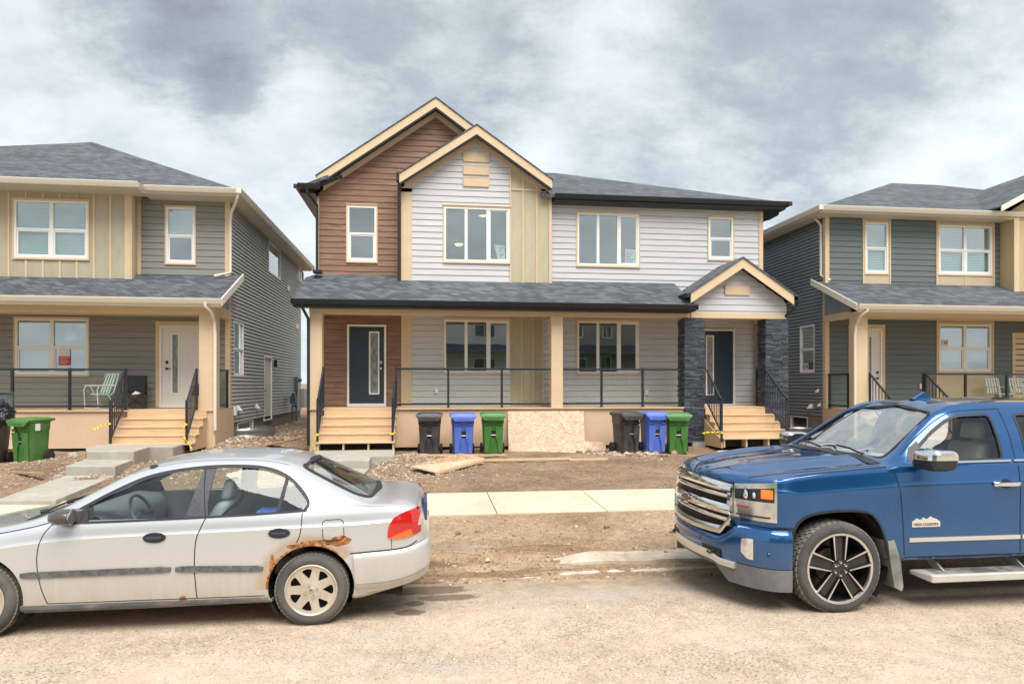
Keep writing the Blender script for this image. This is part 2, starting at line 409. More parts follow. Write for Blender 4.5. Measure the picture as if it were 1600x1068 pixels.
def frange(a, b, st):
    n = max(1, int(round((b-a)/st))); return [a+(b-a)*i/n for i in range(n)]

def dirt_mat():
    m = bpy.data.materials.new('construction_dirt'); m.use_nodes = True; T = NT(m.node_tree); b = T.n['Principled BSDF']
    co = T.coord('Object'); x, y, z = T.sep(co)
    n1 = T.noise(co, 0.8, 6, 0.62, 0.3); n2 = T.noise(co, 9, 6, 0.7); n3 = T.noise(co, 70, 3, 0.7)
    yard = T.new('ShaderNodeMapRange', interpolation_type='SMOOTHSTEP'); T.link(y, yard.inputs[0]); yard.inputs[1].default_value = 10.3; yard.inputs[2].default_value = 11.5
    t = T.math('ADD', T.math('MULTIPLY', n1, 0.55), T.math('MULTIPLY', n2, 0.45))
    ca = T.ramp(t, [(0.30, (0.22, 0.145, 0.09)), (0.44, (0.40, 0.285, 0.19)), (0.56, (0.54, 0.41, 0.29)), (0.72, (0.66, 0.53, 0.39))])
    cb = T.ramp(t, [(0.30, (0.14, 0.092, 0.058)), (0.45, (0.27, 0.19, 0.125)), (0.58, (0.41, 0.30, 0.21)), (0.74, (0.58, 0.47, 0.36))])
    c = T.mix(yard.outputs[0], ca, cb)
    # pebbles and dried clods mixed through it
    v = T.voro(T.mapping(co, (1, 1, 1)), 34, 'F1', 1); vd = T.voro(co, 34, 'F1', 0); r = T.sep(v)
    on = T.math('GREATER_THAN', r[0], 0.52); on = T.math('MULTIPLY', on, T.math('LESS_THAN', vd, 0.40))
    c = T.mix(T.math('MULTIPLY', on, 0.75), c, T.ramp(r[1], [(0, (0.12, 0.085, 0.06)), (0.45, (0.26, 0.19, 0.135)), (0.8, (0.50, 0.42, 0.33)), (1, (0.76, 0.68, 0.58))]))
    gp = T.ramp(T.noise(T.mapping(co, (0.7, 1.4, 1), (4, 2, 0)), 1.1, 5, 0.7, 0.4), [(0.60, 0.0), (0.68, 1.0)])
    c = T.mix(T.math('MULTIPLY', gp, 0.55), c, T.ramp(n3, [(0.3, (0.25, 0.24, 0.23)), (0.7, (0.52, 0.50, 0.47))]))
    tr = T.noise(T.mapping(co, (0.55, 7.5, 1), (1, 3, 0)), 1.0, 6, 0.65, 0.5); trm = T.new('ShaderNodeMapRange', interpolation_type='SMOOTHSTEP'); T.link(y, trm.inputs[0]); trm.inputs[1].default_value = 8.55; trm.inputs[2].default_value = 7.9
    trx = T.new('ShaderNodeMapRange', interpolation_type='SMOOTHSTEP'); T.link(x, trx.inputs[0]); trx.inputs[1].default_value = 3.2; trx.inputs[2].default_value = 1.4
    c = T.mix(T.math('MULTIPLY', T.math('MULTIPLY', T.ramp(tr, [(0.50, 0.0), (0.60, 1.0)]), trm.outputs[0]), T.math('MULTIPLY', trx.outputs[0], 0.7)), c, (0.20, 0.125, 0.075))
    c = T.mix(0.35, c, T.ramp(n3, [(0.35, (0.1, 0.07, 0.05)), (0.65, (0.6, 0.48, 0.36))]), 'OVERLAY')
    T.link(c, b.inputs['Base Color']); b.inputs['Roughness'].default_value = 0.95; b.inputs['Specular IOR Level'].default_value = 0.2
    h = T.math('ADD', T.math('MULTIPLY', n2, 1.0), T.math('MULTIPLY', n3, 0.35)); h = T.math('ADD', h, T.math('MULTIPLY', on, 0.5))
    T.link(T.bump(h, 1.0, 0.05), b.inputs['Normal']); return m
DIRT = dirt_mat()

def road_mat():
    m = bpy.data.materials.new('dusty_asphalt'); m.use_nodes = True; T = NT(m.node_tree); b = T.n['Principled BSDF']
    co = T.coord('Object'); x, y, z = T.sep(co)
    n1 = T.noise(T.mapping(co, (0.6, 1.2, 1)), 0.7, 6, 0.6, 0.4); n2 = T.noise(co, 5, 6, 0.7); n3 = T.noise(co, 120, 3, 0.75); n4 = T.noise(T.mapping(co, (0.35, 2.2, 1), (7, 1, 0)), 1.4, 5, 0.65, 0.3)
    t = T.math('ADD', T.math('MULTIPLY', n1, 0.5), T.math('MULTIPLY', n2, 0.5))
    c = T.ramp(t, [(0.30, (0.30, 0.245, 0.20)), (0.45, (0.45, 0.37, 0.295)), (0.58, (0.55, 0.455, 0.375)), (0.74, (0.64, 0.54, 0.45))])
    # aggregate showing through the dust
    vd = T.voro(co, 58, 'F1', 0); r = T.sep(T.voro(co, 58, 'F1', 1))
    thin = T.ramp(T.math('ADD', T.math('MULTIPLY', n1, 0.6), T.math('MULTIPLY', n4, 0.4)), [(0.36, 1.0), (0.62, 0.25)])
    spk = T.math('MULTIPLY', T.math('GREATER_THAN', r[0], 0.42), T.math('LESS_THAN', vd, 0.48))
    c = T.mix(T.math('MULTIPLY', T.math('MULTIPLY', spk, thin), 0.95), c, T.ramp(r[1], [(0, (0.07, 0.06, 0.055)), (0.6, (0.24, 0.20, 0.17)), (0.85, (0.45, 0.39, 0.32)), (1, (0.80, 0.74, 0.66))]))
    c = T.mix(0.4, c, T.ramp(n3, [(0.35, (0.30, 0.27, 0.24)), (0.65, (0.62, 0.55, 0.46))]), 'OVERLAY')
    # brown dust drifts and reddish sand
    red = T.ramp(T.noise(T.mapping(co, (0.8, 1.6, 1), (2, 9, 0)), 1.3, 5, 0.6, 0.5), [(0.55, 0.0), (0.75, 1.0)])
    c = T.mix(T.math('MULTIPLY', red, 0.45), c, (0.52, 0.375, 0.25))
    gry = T.ramp(T.noise(T.mapping(co, (0.5, 1.3, 1), (12, 3, 0)), 0.9, 5, 0.6, 0.3), [(0.52, 0.0), (0.72, 1.0)])
    c = T.mix(T.math('MULTIPLY', gry, 0.5), c, (0.36, 0.34, 0.315))
    # tracked-out mud near the kerb line
    e = T.new('ShaderNodeMapRange', interpolation_type='SMOOTHSTEP'); T.link(T.math('ADD', y, T.math('MULTIPLY', T.math('SUBTRACT', n1, 0.5), 1.6)), e.inputs[0]); e.inputs[1].default_value = 6.25; e.inputs[2].default_value = 7.1
    c = T.mix(T.math('MULTIPLY', e.outputs[0], 0.75), c, T.ramp(n2, [(0.35, (0.22, 0.155, 0.10)), (0.65, (0.42, 0.32, 0.22))]))
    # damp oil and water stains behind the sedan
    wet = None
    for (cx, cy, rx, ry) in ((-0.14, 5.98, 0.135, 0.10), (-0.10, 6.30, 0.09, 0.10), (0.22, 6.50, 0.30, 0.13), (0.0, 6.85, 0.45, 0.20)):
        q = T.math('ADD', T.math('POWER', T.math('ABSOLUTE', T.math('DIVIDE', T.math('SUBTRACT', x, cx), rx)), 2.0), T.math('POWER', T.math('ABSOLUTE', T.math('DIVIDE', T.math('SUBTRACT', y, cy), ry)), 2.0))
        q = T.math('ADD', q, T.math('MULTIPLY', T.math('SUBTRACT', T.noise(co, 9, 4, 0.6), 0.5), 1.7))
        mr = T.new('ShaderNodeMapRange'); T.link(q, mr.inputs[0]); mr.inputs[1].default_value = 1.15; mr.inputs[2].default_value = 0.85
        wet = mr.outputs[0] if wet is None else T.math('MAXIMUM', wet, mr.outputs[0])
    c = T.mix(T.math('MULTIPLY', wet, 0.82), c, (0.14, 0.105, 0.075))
    T.link(c, b.inputs['Base Color']); b.inputs['Roughness'].default_value = 0.92; b.inputs['Specular IOR Level'].default_value = 0.25
    h = T.math('ADD', T.math('MULTIPLY', n3, 0.6), T.math('MULTIPLY', n2, 0.5)); T.link(T.bump(h, 0.7, 0.008), b.inputs['Normal']); return m
ROAD = road_mat()

def walk_mat():
    m = bpy.data.materials.new('sidewalk_concrete'); m.use_nodes = True; T = NT(m.node_tree); b = T.n['Principled BSDF']
    co = T.coord('Object'); n1 = T.noise(co, 0.9, 6, 0.6, 0.3); n2 = T.noise(co, 14, 5, 0.7); n3 = T.noise(co, 90, 2, 0.7)
    c = T.ramp(T.math('ADD', T.math('MULTIPLY', n1, 0.6), T.math('MULTIPLY', n2, 0.4)), [(0.3, (0.42, 0.35, 0.255)), (0.5, (0.57, 0.49, 0.37)), (0.75, (0.66, 0.585, 0.46))])
    d = T.ramp(T.noise(T.mapping(co, (1, 2, 1), (3, 3, 0)), 2.3, 7, 0.75, 0.8), [(0.56, 0.0), (0.75, 1.0)])
    c = T.mix(T.math('MULTIPLY', d, 0.6), c, (0.36, 0.26, 0.17))
    T.link(c, b.inputs['Base Color']); b.inputs['Roughness'].default_value = 0.9
    T.link(T.bump(T.math('ADD', n2, n3), 0.3, 0.004), b.inputs['Normal']); return m
WALK = walk_mat()

KERBM = mat('muddy_concrete', (.55, .49, .40), .9, noise_amt=.12, nscale=7, bump=.5, bscale=40, dirt=(.36, .26, .175), dirt_amt=.95)
def build_ground():
    xs = [-900, -300, -120, -60, -30, -20] + frange(-14, -9, 0.3) + frange(-9, 6, 0.06) + frange(6, 14, 0.2) + [14, 17, 22, 30, 60, 120, 300, 900]
    ys = [-900, -300, -100, -40, -20, -10, 0, 4] + frange(6.3, 9.4, 0.045) + frange(9.4, 11.2, 0.2) + frange(11.2, 18.5, 0.075) + frange(18.5, 30, 0.5) + [30, 40, 70, 120, 300, 900]
    b = MB(); b.grid([[(x, y, ground_height(x, y)) for x in xs] for y in ys])
    tag(b.build('ground', DIRT, smooth=60), kind='structure')
    # road sheet
    b = MB(); xs = [-300, -60] + frange(-20, 25, 0.5) + [25, 60, 300]; ys = [-7.5, -4, 0, 2, 4, 5, 5.9, 6.0, 6.8, 7.5]
    b.grid([[(x, y, 0.0 if y < 5.95 else -0.087*(y-5.95)-.002) for x in xs] for y in ys]); tag(b.build('road', ROAD), kind='structure')
    # sidewalk slabs with tooled joints
    b = MB(); x = -31.0; k = 0
    while x < 32:
        b.hexa([(x+.006, 9.55, -.1), (x+1.594, 9.55, -.1), (x+1.594, 11.15, -.1), (x+.006, 11.15, -.1), (x+.006, 9.55, .165), (x+1.594, 9.55, .165), (x+1.594, 11.15, .215), (x+.006, 11.15, .215)])
        x += 1.6; k += 1
    b.box(-31, 32, 9.56, 11.14, -.1, .13)
    o = b.build('sidewalk', WALK, bevel=0.008); tag(o, kind='structure')
    # low rolled kerb: gutter pan, lip and apron, most of it under dirt
    b = MB(); prof = [(7.265, -.16), (7.275, -.095), (7.285, -.080), (7.335, -.072), (7.35, -.08), (7.37, -.15)]
    rows = []
    for x in frange(0.4, 26, 0.3): rows.append([(x, y+0.012*noise.noise(Vector((x, 1, 0))), z+.010*noise.noise(Vector((x*1.3, 4, 0)))-max(0, (1.7-x)*0.045)) for y, z in prof])
    b.grid(rows); b.build_o = tag(b.build('kerb', KERBM, smooth=50), kind='structure')
    b = MB(); top = []
    for i, x in enumerate(frange(1.45, 5.6, 0.12)):
        w = min(1, (x-1.40)/0.5)**0.6; j = 0.05*noise.noise(Vector((x*2.3, 7, 0)))
        top.append([(x, 7.60-.16*w+j, -.10), (x, 7.61-.16*w+j, -.008-.055*(1-w)), (x, 7.68+.20*w*0.8+j*1.2, .006-.05*(1-w)), (x, 7.76+.25*w, -.08)])
    b.grid(top); tag(b.build('concrete_apron', KERBM, smooth=50), kind='structure')
build_ground()

# loose stones: one scatter per kind of ground cover
def stones(name, mats, spots, label=None):
    b = MB(); ico = [(0,0,1),(.89,0,.45),(.28,.85,.45),(-.72,.53,.45),(-.72,-.53,.45),(.28,-.85,.45),(.72,.53,-.45),(-.28,.85,-.45),(-.89,0,-.45),(-.28,-.85,-.45),(.72,-.53,-.45),(0,0,-1)]
    fc = [(0,1,2),(0,2,3),(0,3,4),(0,4,5),(0,5,1),(1,6,2),(2,7,3),(3,8,4),(4,9,5),(5,10,1),(6,7,2),(7,8,3),(8,9,4),(9,10,5),(10,6,1),(11,7,6),(11,8,7),(11,9,8),(11,10,9),(11,6,10)]
    for (x, y, r) in spots:
        z = ground_height(x, y) if y > 7.3 else (0.0 if y < 5.95 else -0.087*(y-5.95))
        a = random.random()*6.28; ca, sa = math.cos(a), math.sin(a); sx, sy, sz = r*random.uniform(.8, 1.5), r*random.uniform(.6, 1.1), r*random.uniform(.4, .8)
        vs = []
        for p in ico:
            j = random.uniform(.75, 1.2); px, py = p[0]*sx*j, p[1]*sy*j; vs.append((x+px*ca-py*sa, y+px*sa+py*ca, z+p[2]*sz*j+sz*0.3))
        b.m = random.randrange(len(mats)); b.add(vs, fc)
    return tag(b.build(name, mats, recalc=False), kind='stuff')
S1 = mat('stone_grey', (0.33, 0.28, 0.235), 0.9, noise_amt=0.3, nscale=15); S2 = mat('stone_tan', (0.42, 0.325, 0.235), 0.9, noise_amt=0.3, nscale=15)
S5 = mat('stone_brown', (0.33, 0.23, 0.155), 0.9, noise_amt=0.3, nscale=15); S3 = mat('stone_pale', (0.50, 0.43, 0.35), 0.9, noise_amt=0.2, nscale=15); S4 = mat('clod_brown', (0.24, 0.155, 0.095), 0.95, noise_amt=0.3, nscale=15)
def scatter():
    sp = []; rnd = random.Random(3)
    def area(n, x0, x1, y0, y1, r0, r1, pw=2.5):
        for _ in range(n): sp.append((rnd.uniform(x0, x1), rnd.uniform(y0, y1), r0+(r1-r0)*rnd.random()**pw))
    def heap(n, cx, cy, sx, sy, r0, r1):
        for _ in range(n): sp.append((rnd.gauss(cx, sx), max(11.3, rnd.gauss(cy, sy)), r0+(r1-r0)*rnd.random()**2))
    area(3800, -9, 6.5, 11.4, 17.2, .005, .020); heap(2300, -.20, 14.4, .65, .95, .010, .036); heap(1300, -7.2, 15.2, 1.7, 1.0, .010, .040)
    heap(700, -4.7, 17.2, .45, 1.5, .015, .05); heap(700, -3.9, 20.5, .7, 2.2, .02, .06); heap(350, -5.9, 13.6, 1.4, .7, .01, .04); heap(300, 4.8, 16.2, .5, .3, .02, .09)
    stones('gravel', [S1, S2, S4, S2, S5, S3], sp)
    sp = []; area(900, -4, 5, 7.15, 9.5, .005, .022, 3); area(260, -5, 6, 3.6, 7.1, .003, .010, 3); area(22, -2, 4, 7.4, 9.4, .02, .05)
    area(200, 0.0, 5.5, 7.05, 7.35, .005, .028, 2); area(150, 1.2, 5, 7.62, 7.9, .008, .03, 2)
    stones('dirt_clods', [S4, S2, S4, S3], sp)
scatter()
# the few stones large enough to pick out
def rock(x, y, r, m, label, seed):
    rnd = random.Random(seed); bm = bmesh.new(); bmesh.ops.create_icosphere(bm, subdivisions=3, radius=r)
    for v in bm.verts:
        n = noise.noise(v.co*(1.6/r)+Vector((seed, 0, 0))); v.co *= 1+0.35*n; v.co.z *= 0.6; v.co.x *= 1.25
        for pl in range(4):
            d = Vector((math.cos(pl*1.7+seed), math.sin(pl*1.7+seed), .4)).normalized(); q = v.co.dot(d)
            if q > r*.78: v.co -= d*(q-r*.78)
    me = bpy.data.meshes.new('rock'); bm.to_mesh(me); bm.free(); me.materials.append(m)
    o = link_mesh('rock', me, None, (x, y, (ground_height(x, y) if y > 6.9 else 0)+r*.28)); tag(o, label, 'rock', 'loose rocks on the verge'); me.shade_smooth(); me.set_sharp_from_angle(angle=R(25)); return o
rock(gx(762, 7.75), 7.75, .032, S3, 'pale broken stone lying in the tyre ruts of the dirt verge', 1)
rock(gx(710, 7.6), 7.6, .030, S3, 'pale flat stone nearest the rear of the silver sedan', 2)
rock(gx(900, 8.85), 8.85, .025, S3, 'pale pebble on the verge near the sidewalk above the concrete apron', 3)
rock(gx(770, 8.95), 8.95, .03, S1, 'grey stone on the verge just below the sidewalk', 4)
rock(gx(746, 8.75), 8.75, .032, S4, 'brown clod on the verge right of the sedan tail', 5)
rock(gx(904, 6.25), 5.9, .022, S3, 'small whitish stone alone on the dusty road between both vehicles', 6)
# ================================================================== HOUSES
def lap(b, plane, u0, u1, z0, z1, pitch=.165, out=-1, axis='x', holes=(), lim=None, t=.014, phase=0.0, slope=.0):
    """overlapping boards: each course leans out to its lower edge; real geometry, with openings left free.
    axis 'x': wall in a plane y = plane, out = -1 faces the street; axis 'y': wall in a plane x = plane"""
    def P(u, z, o): return (u, plane+out*o, z) if axis == 'x' else (plane+out*o, u, z)
    n0 = math.floor((z0-phase)/pitch)
    k = n0
    while phase+k*pitch < z1:
        za, zb = phase+k*pitch, phase+(k+1)*pitch; k += 1
        cuts = sorted({max(za, z0), min(zb, z1)} | {h for hh in holes for h in (hh[2], hh[3]) if max(za, z0) < h < min(zb, z1)})
        for a, c in zip(cuts, cuts[1:]):
            if c-a < 1e-4: continue
            fa, fc = 1-(a-za)/pitch, 1-(c-za)/pitch
            ivs = [(u0, u1)]
            for (h0, h1, hz0, hz1) in holes:
                if hz0 < (a+c)/2 < hz1:
                    nv = []
                    for (p, q) in ivs:
                        if h1 <= p or h0 >= q: nv.append((p, q))
                        else:
                            if h0 > p: nv.append((p, h0))
                            if h1 < q: nv.append((h1, q))
                    ivs = nv
            for (p, q) in ivs:
                pa, qa, pc, qc = p, q, p, q
                if lim:
                    la, ra = lim(a); lc, rc = lim(c)
                    pa, qa, pc, qc = max(p, la), min(q, ra), max(p, lc), min(q, rc)
                    if qa-pa < .005: continue
                    if qc < pc: pc = qc = (pc+qc)/2
                o0, o1 = t*fa+.002, t*fc+.002
                g = .010
                if abs(a-za) < 1e-6 and c-a > g+.003:                # the shadow gap under each board
                    b.add([P(pa, a+g, o0), P(qa, a+g, o0), P(qc, c, o1), P(pc, c, o1), P(pa, a+g, -.018), P(qa, a+g, -.018), P(pa, a-.001, -.018), P(qa, a-.001, -.018)], [(0, 1, 2, 3), (4, 5, 1, 0), (6, 7, 5, 4)])
                else: b.add([P(pa, a, o0), P(qa, a, o0), P(qc, c, o1), P(pc, c, o1), P(pa, a, -.018), P(qa, a, -.018)], [(0, 1, 2, 3), (4, 5, 1, 0)])

def fy(out): return lambda y, d: y+out*d
def window(parent, x0, x1, z0, z1, Y, kind, room=ROOM, blind=None, axis='x', out=-1, fm=WHITE, trim=TAN, depth=1.2, trim_w=.035, label=None, glass=None):
    """kind: 'h2' two sashes, 'd2' two double-hung units side by side, 's3' three lights, 'p' plain"""
    def B(b, a0, a1, d0, d1, c0, c1):      # box: a along wall, d outward distance, c height
        if axis == 'x': b.box(a0, a1, Y+out*d0, Y+out*d1, c0, c1)
        else: b.box(Y+out*d0, Y+out*d1, a0, a1, c0, c1)
    w = MB(); fw = .05
    def frame(b, a0, a1, c0, c1, t, d0, d1):
        B(b, a0, a1, d0, d1, c0, c0+t); B(b, a0, a1, d0, d1, c1-t, c1); B(b, a0, a0+t, d0, d1, c0+t, c1-t); B(b, a1-t, a1, d0, d1, c0+t, c1-t)
    frame(w, x0, x1, z0, z1, fw, -.09, .022)
    panes = []; zm = (z0+z1)/2
    if kind == 'h2':
        B(w, x0+fw, x1-fw, -.05, .012, zm-.025, zm+.025); frame(w, x0+fw, x1-fw, z0+fw, zm-.025, .038, -.045, -.002)
        panes = [(x0+fw, x1-fw, zm+.02, z1-fw), (x0+fw+.03, x1-fw-.03, z0+fw+.03, zm-.02)]
    elif kind == 'd2':
        xm = (x0+x1)/2; B(w, xm-.045, xm+.045, -.085, .016, z0+fw, z1-fw)
        for a, c in ((x0+fw, xm-.045), (xm+.045, x1-fw)):
            B(w, a, c, -.05, .010, zm-.025, zm+.025); frame(w, a, c, z0+fw, zm-.025, .038, -.045, -.002)
            panes += [(a, c, zm+.02, z1-fw), (a+.03, c-.03, z0+fw+.03, zm-.02)]
    elif kind == 's3':
        k = (x1-x0)/3
        for j in (1, 2): B(w, x0+k*j-.04, x0+k*j+.04, -.085, .014, z0+fw, z1-fw)
        frame(w, x0+2*k+.04, x1-fw, z0+fw, z1-fw, .035, -.045, -.002)
        panes = [(x0+fw, x0+k-.035, z0+fw, z1-fw), (x0+k+.035, x0+2*k-.035, z0+fw, z1-fw), (x0+2*k+.06, x1-fw-.02, z0+fw+.02, z1-fw-.02)]
    else: panes = [(x0+fw, x1-fw, z0+fw, z1-fw)]
    f = w.build('window', fm, parent, bevel=.003, label=label)
    if trim:
        t = MB(); e = trim_w; frame(t, x0-e, x1+e, z0-e, z1+e, e, -.02, .030)
        B(t, x0-e-.01, x1+e+.01, .0, .048, z1+e, z1+e+.018); B(t, x0-e, x1+e, .0, .045, z0-e-.014, z0-e)
        t.build('window_trim', trim, f)
    for (a, c, e, g) in panes:
        p = MB(); q = [(a-.01, e-.01), (c+.01, e-.01), (c+.01, g+.01), (a-.01, g+.01)]
        d = -.025
        if axis == 'x': p.add([(u, Y+out*d, v) for u, v in q], [(0, 1, 2, 3)])
        else: p.add([(Y+out*d, u, v) for u, v in q], [(0, 1, 2, 3)])
        p.build('pane', glass or WGLASS, f)
    # the room behind
    r = MB(); e = .35; D = depth
    fl = [(-.095, x0-e, z0-.5), (-.095, x1+e, z0-.5), (-.095, x1+e, z1+.25), (-.095, x0-e, z1+.25)]
    bk = [(-D-.095, a, c) for (_, a, c) in fl]
    conv = (lambda d, a, c: (a, Y+out*d, c)) if axis == 'x' else (lambda d, a, c: (Y+out*d, a, c))
    r.add([conv(*q) for q in fl+bk], [(4, 5, 6, 7), (0, 1, 5, 4), (1, 2, 6, 5), (2, 3, 7, 6), (3, 0, 4, 7)])
    r.build('room', room, f)
    if blind:
        s = MB(); z = z1-fw; bt = z0+fw+(.0 if blind is True else blind)
        while z > bt:
            if axis == 'x': s.hexa([(x0+fw, Y-out*.07, z-.040), (x1-fw, Y-out*.07, z-.040), (x1-fw, Y-out*.074, z-.038), (x0+fw, Y-out*.074, z-.038), (x0+fw, Y-out*.092, z), (x1-fw, Y-out*.092, z), (x1-fw, Y-out*.096, z+.002), (x0+fw, Y-out*.096, z+.002)])
            else: B(s, x0+fw, x1-fw, -.08, -.084, z-.045, z)
            z -= .05
        s.build('blind', BLIND, f)
    return f

def lamp_dome(parent, x, y, z, r=.17):
    b = MB(); b.lathe([(0.0, -.07), (r*.5, -.062), (r*.85, -.035), (r, 0), (r*.3, .02), (0, .02)], (x, y, z), 'z', 24); b.build('ceiling_lamp', LAMP, parent, smooth=50)

def door(parent, x0, x1, z0, z1, Y, slab, ins, handle_x, insx, trim=None, split=.045, label=None, visible=True):
    """frame outer x0..x1; slab inside; ins = (z0, z1) of the light"""
    f = MB(); t = .055
    f.box(x0, x0+t, Y-.05, Y+.06, z0, z1); f.box(x1-t, x1, Y-.05, Y+.06, z0, z1); f.box(x0+t, x1-t, Y-.05, Y+.06, z1-t, z1)
    f.box(x0, x1, Y-.07, Y+.06, z0-.09, z0)
    fr = f.build('door_frame', WHITE, parent, bevel=.003)
    if trim:
        q = MB(); q.box(x0-.10, x0, Y-.04, Y+.03, z0-.09, z1+.12); q.box(x1, x1+.10, Y-.04, Y+.03, z0-.09, z1+.12); q.box(x0, x1, Y-.04, Y+.03, z1, z1+.12); q.build('door_trim', trim, fr)
    d = MB(); a0, a1 = x0+t+.004, x1-t-.004; i0, i1 = insx; iz0, iz1 = ins; y0, y1 = Y-.022, Y+.022
    d.box(a0, i0, y0, y1, z0, z1-t-.004); d.box(i1, a1, y0, y1, z0, z1-t-.004); d.box(i0, i1, y0, y1, z0, iz0); d.box(i0, i1, y0, y1, iz1, z1-t-.004)
    dd = d.build('door', slab, parent, label=label)
    g = MB(); g.box(i0+.03, i1-.03, Y-.008, Y+.012, iz0+.03, iz1-.03); g.build('door_glass', FROST, dd)
    g = MB(); e = .032
    g.box(i0-.006, i0+e, Y-.034, Y+.02, iz0-.006, iz1+.006); g.box(i1-e, i1+.006, Y-.034, Y+.02, iz0-.006, iz1+.006); g.box(i0+e, i1-e, Y-.034, Y+.02, iz0-.006, iz0+e); g.box(i0+e, i1-e, Y-.034, Y+.02, iz1-e, iz1+.006)
    g.build('glass_frame', WHITE, dd)
    hm = BLACK if slab == DOORW else NICKEL
    h = MB(); hz = z0+.95; s = 1 if handle_x < (x0+x1)/2 else -1
    h.lathe([(0, -.075), (.03, -.07), (.033, -.05), (.014, -.04), (.014, -.025), (.033, -.022)], (handle_x, Y, hz), 'y', 20)
    h.tube([(handle_x, Y-.06, hz), (handle_x+s*.05, Y-.062, hz), (handle_x+s*.10, Y-.06, hz)], .010)
    h.build('door_handle', hm, dd, smooth=40)
    h = MB(); h.box(handle_x-.033, handle_x+.033, Y-.045, Y-.022, hz+.13, hz+.21); h.build('deadbolt', hm, dd, bevel=.008)
    r = MB(); r.add([(a0, Y+.3, z0), (a1, Y+.3, z0), (a1, Y+.3, z1), (a0, Y+.3, z1)], [(0, 1, 2, 3)]); r.build('hallway', ROOMD, fr)
    return fr

def gutter(b, x0, x1, y, z, w=.125, h=.12, axis='x', out=-1):
    """K-style gutter; y is the back face, hanging below z"""
    b.mark(); pr = [(0, 0), (0, -h), (w*.55, -h), (w*.8, -h*.55), (w*.92, -h*.3), (w, -h*.12), (w, 0), (w-.015, 0), (w-.015, -h*.1), (.01, -.03)]
    P = lambda u, d, zz: (u, y+out*d, z+zz) if axis == 'x' else (y+out*d, u, z+zz)
    n = len(pr); b.add([P(x0, d, e) for d, e in pr]+[P(x1, d, e) for d, e in pr], [(i, (i+1) % n, n+(i+1) % n, n+i) for i in range(n)])
    for xx in (x0, x1): b.box(*( (xx-.003, xx+.003, y, y+out*w, z-h, z) if axis == 'x' else (y, y+out*w, xx-.003, xx+.003, z-h, z)))

def slab(b, pts, t=.09, drop=.0):
    """roof plane: polygon given by its top corners, thickened downward"""
    b.prism([Vector(p) for p in pts], (0, 0, -t))

def railing_glass(parent, x0, x1, posts, Y, z0, h=1.02, axis='x', glass_gap=.0):
    b = MB(); P = lambda a0, a1, d0, d1, c0, c1: b.box(a0, a1, Y+d0, Y+d1, c0, c1) if axis == 'x' else b.box(Y+d0, Y+d1, a0, a1, c0, c1)
    P(x0, x1, -.025, .025, z0+h-.05, z0+h); r = b.build('railing', BLACK, parent, bevel=.004)
    b = MB(); P(x0, x1, -.018, .018, z0+.075, z0+.115); b.build('bottom_rail', BLACK, r)
    for p in posts:
        b = MB(); P = lambda a0, a1, d0, d1, c0, c1: b.box(a0, a1, Y+d0, Y+d1, c0, c1) if axis == 'x' else b.box(Y+d0, Y+d1, a0, a1, c0, c1)
        P(p-.027, p+.027, -.029, .029, z0+.008, z0+h+.012); P(p-.055, p+.055, -.05, .05, z0, z0+.008); b.build('railing_post', BLACK, r)
    ed = sorted(set([x0, x1]+list(posts)))
    for a, c in zip(ed, ed[1:]):
        if c-a < .15: continue
        b = MB(); P = lambda a0, a1, d0, d1, c0, c1: b.box(a0, a1, Y+d0, Y+d1, c0, c1) if axis == 'x' else b.box(Y+d0, Y+d1, a0, a1, c0, c1)
        P(a+.03, c-.03, -.003, .003, z0+.112, z0+h-.048); b.build('glass_panel', RGLASS, r)
    return r
def stair_rail(parent, x, Y0, z0, Y1, z1, n=8, name='stair_railing', x1=None, top_post=True):
    """x; from top post (Y0, deck z0) down to low post (Y1, tread z1); balusters between the sloping rails"""
    if x1 is None: x1 = x
    b = MB(); h = 1.0; sl = (z1-z0)/(Y1-Y0)
    if top_post: b.box(x-.024, x+.024, Y0-.024, Y0+.024, z0, z0+h+.03)
    b.box(x1-.024, x1+.024, Y1-.024, Y1+.024, z1-.1, z1+h+.0)
    e = Vector((0, 0, -.03))
    b.beam((x, Y0-.02, z0+h-.02), (x1, Y1+.02, z1+h-.05), .042, .042); b.beam((x, Y0-.02, z0+.13), (x1, Y1+.02, z1+.13), .03, .03)
    for i in range(1, n):
        k = i/n; yy = Y0+(Y1-Y0)*k; zz = z0+(z1-z0)*k; xx = x+(x1-x)*k; b.box(xx-.009, xx+.009, yy-.009, yy+.009, zz+.12, zz+h-.05)
    return b.build(name, BLACK, parent)
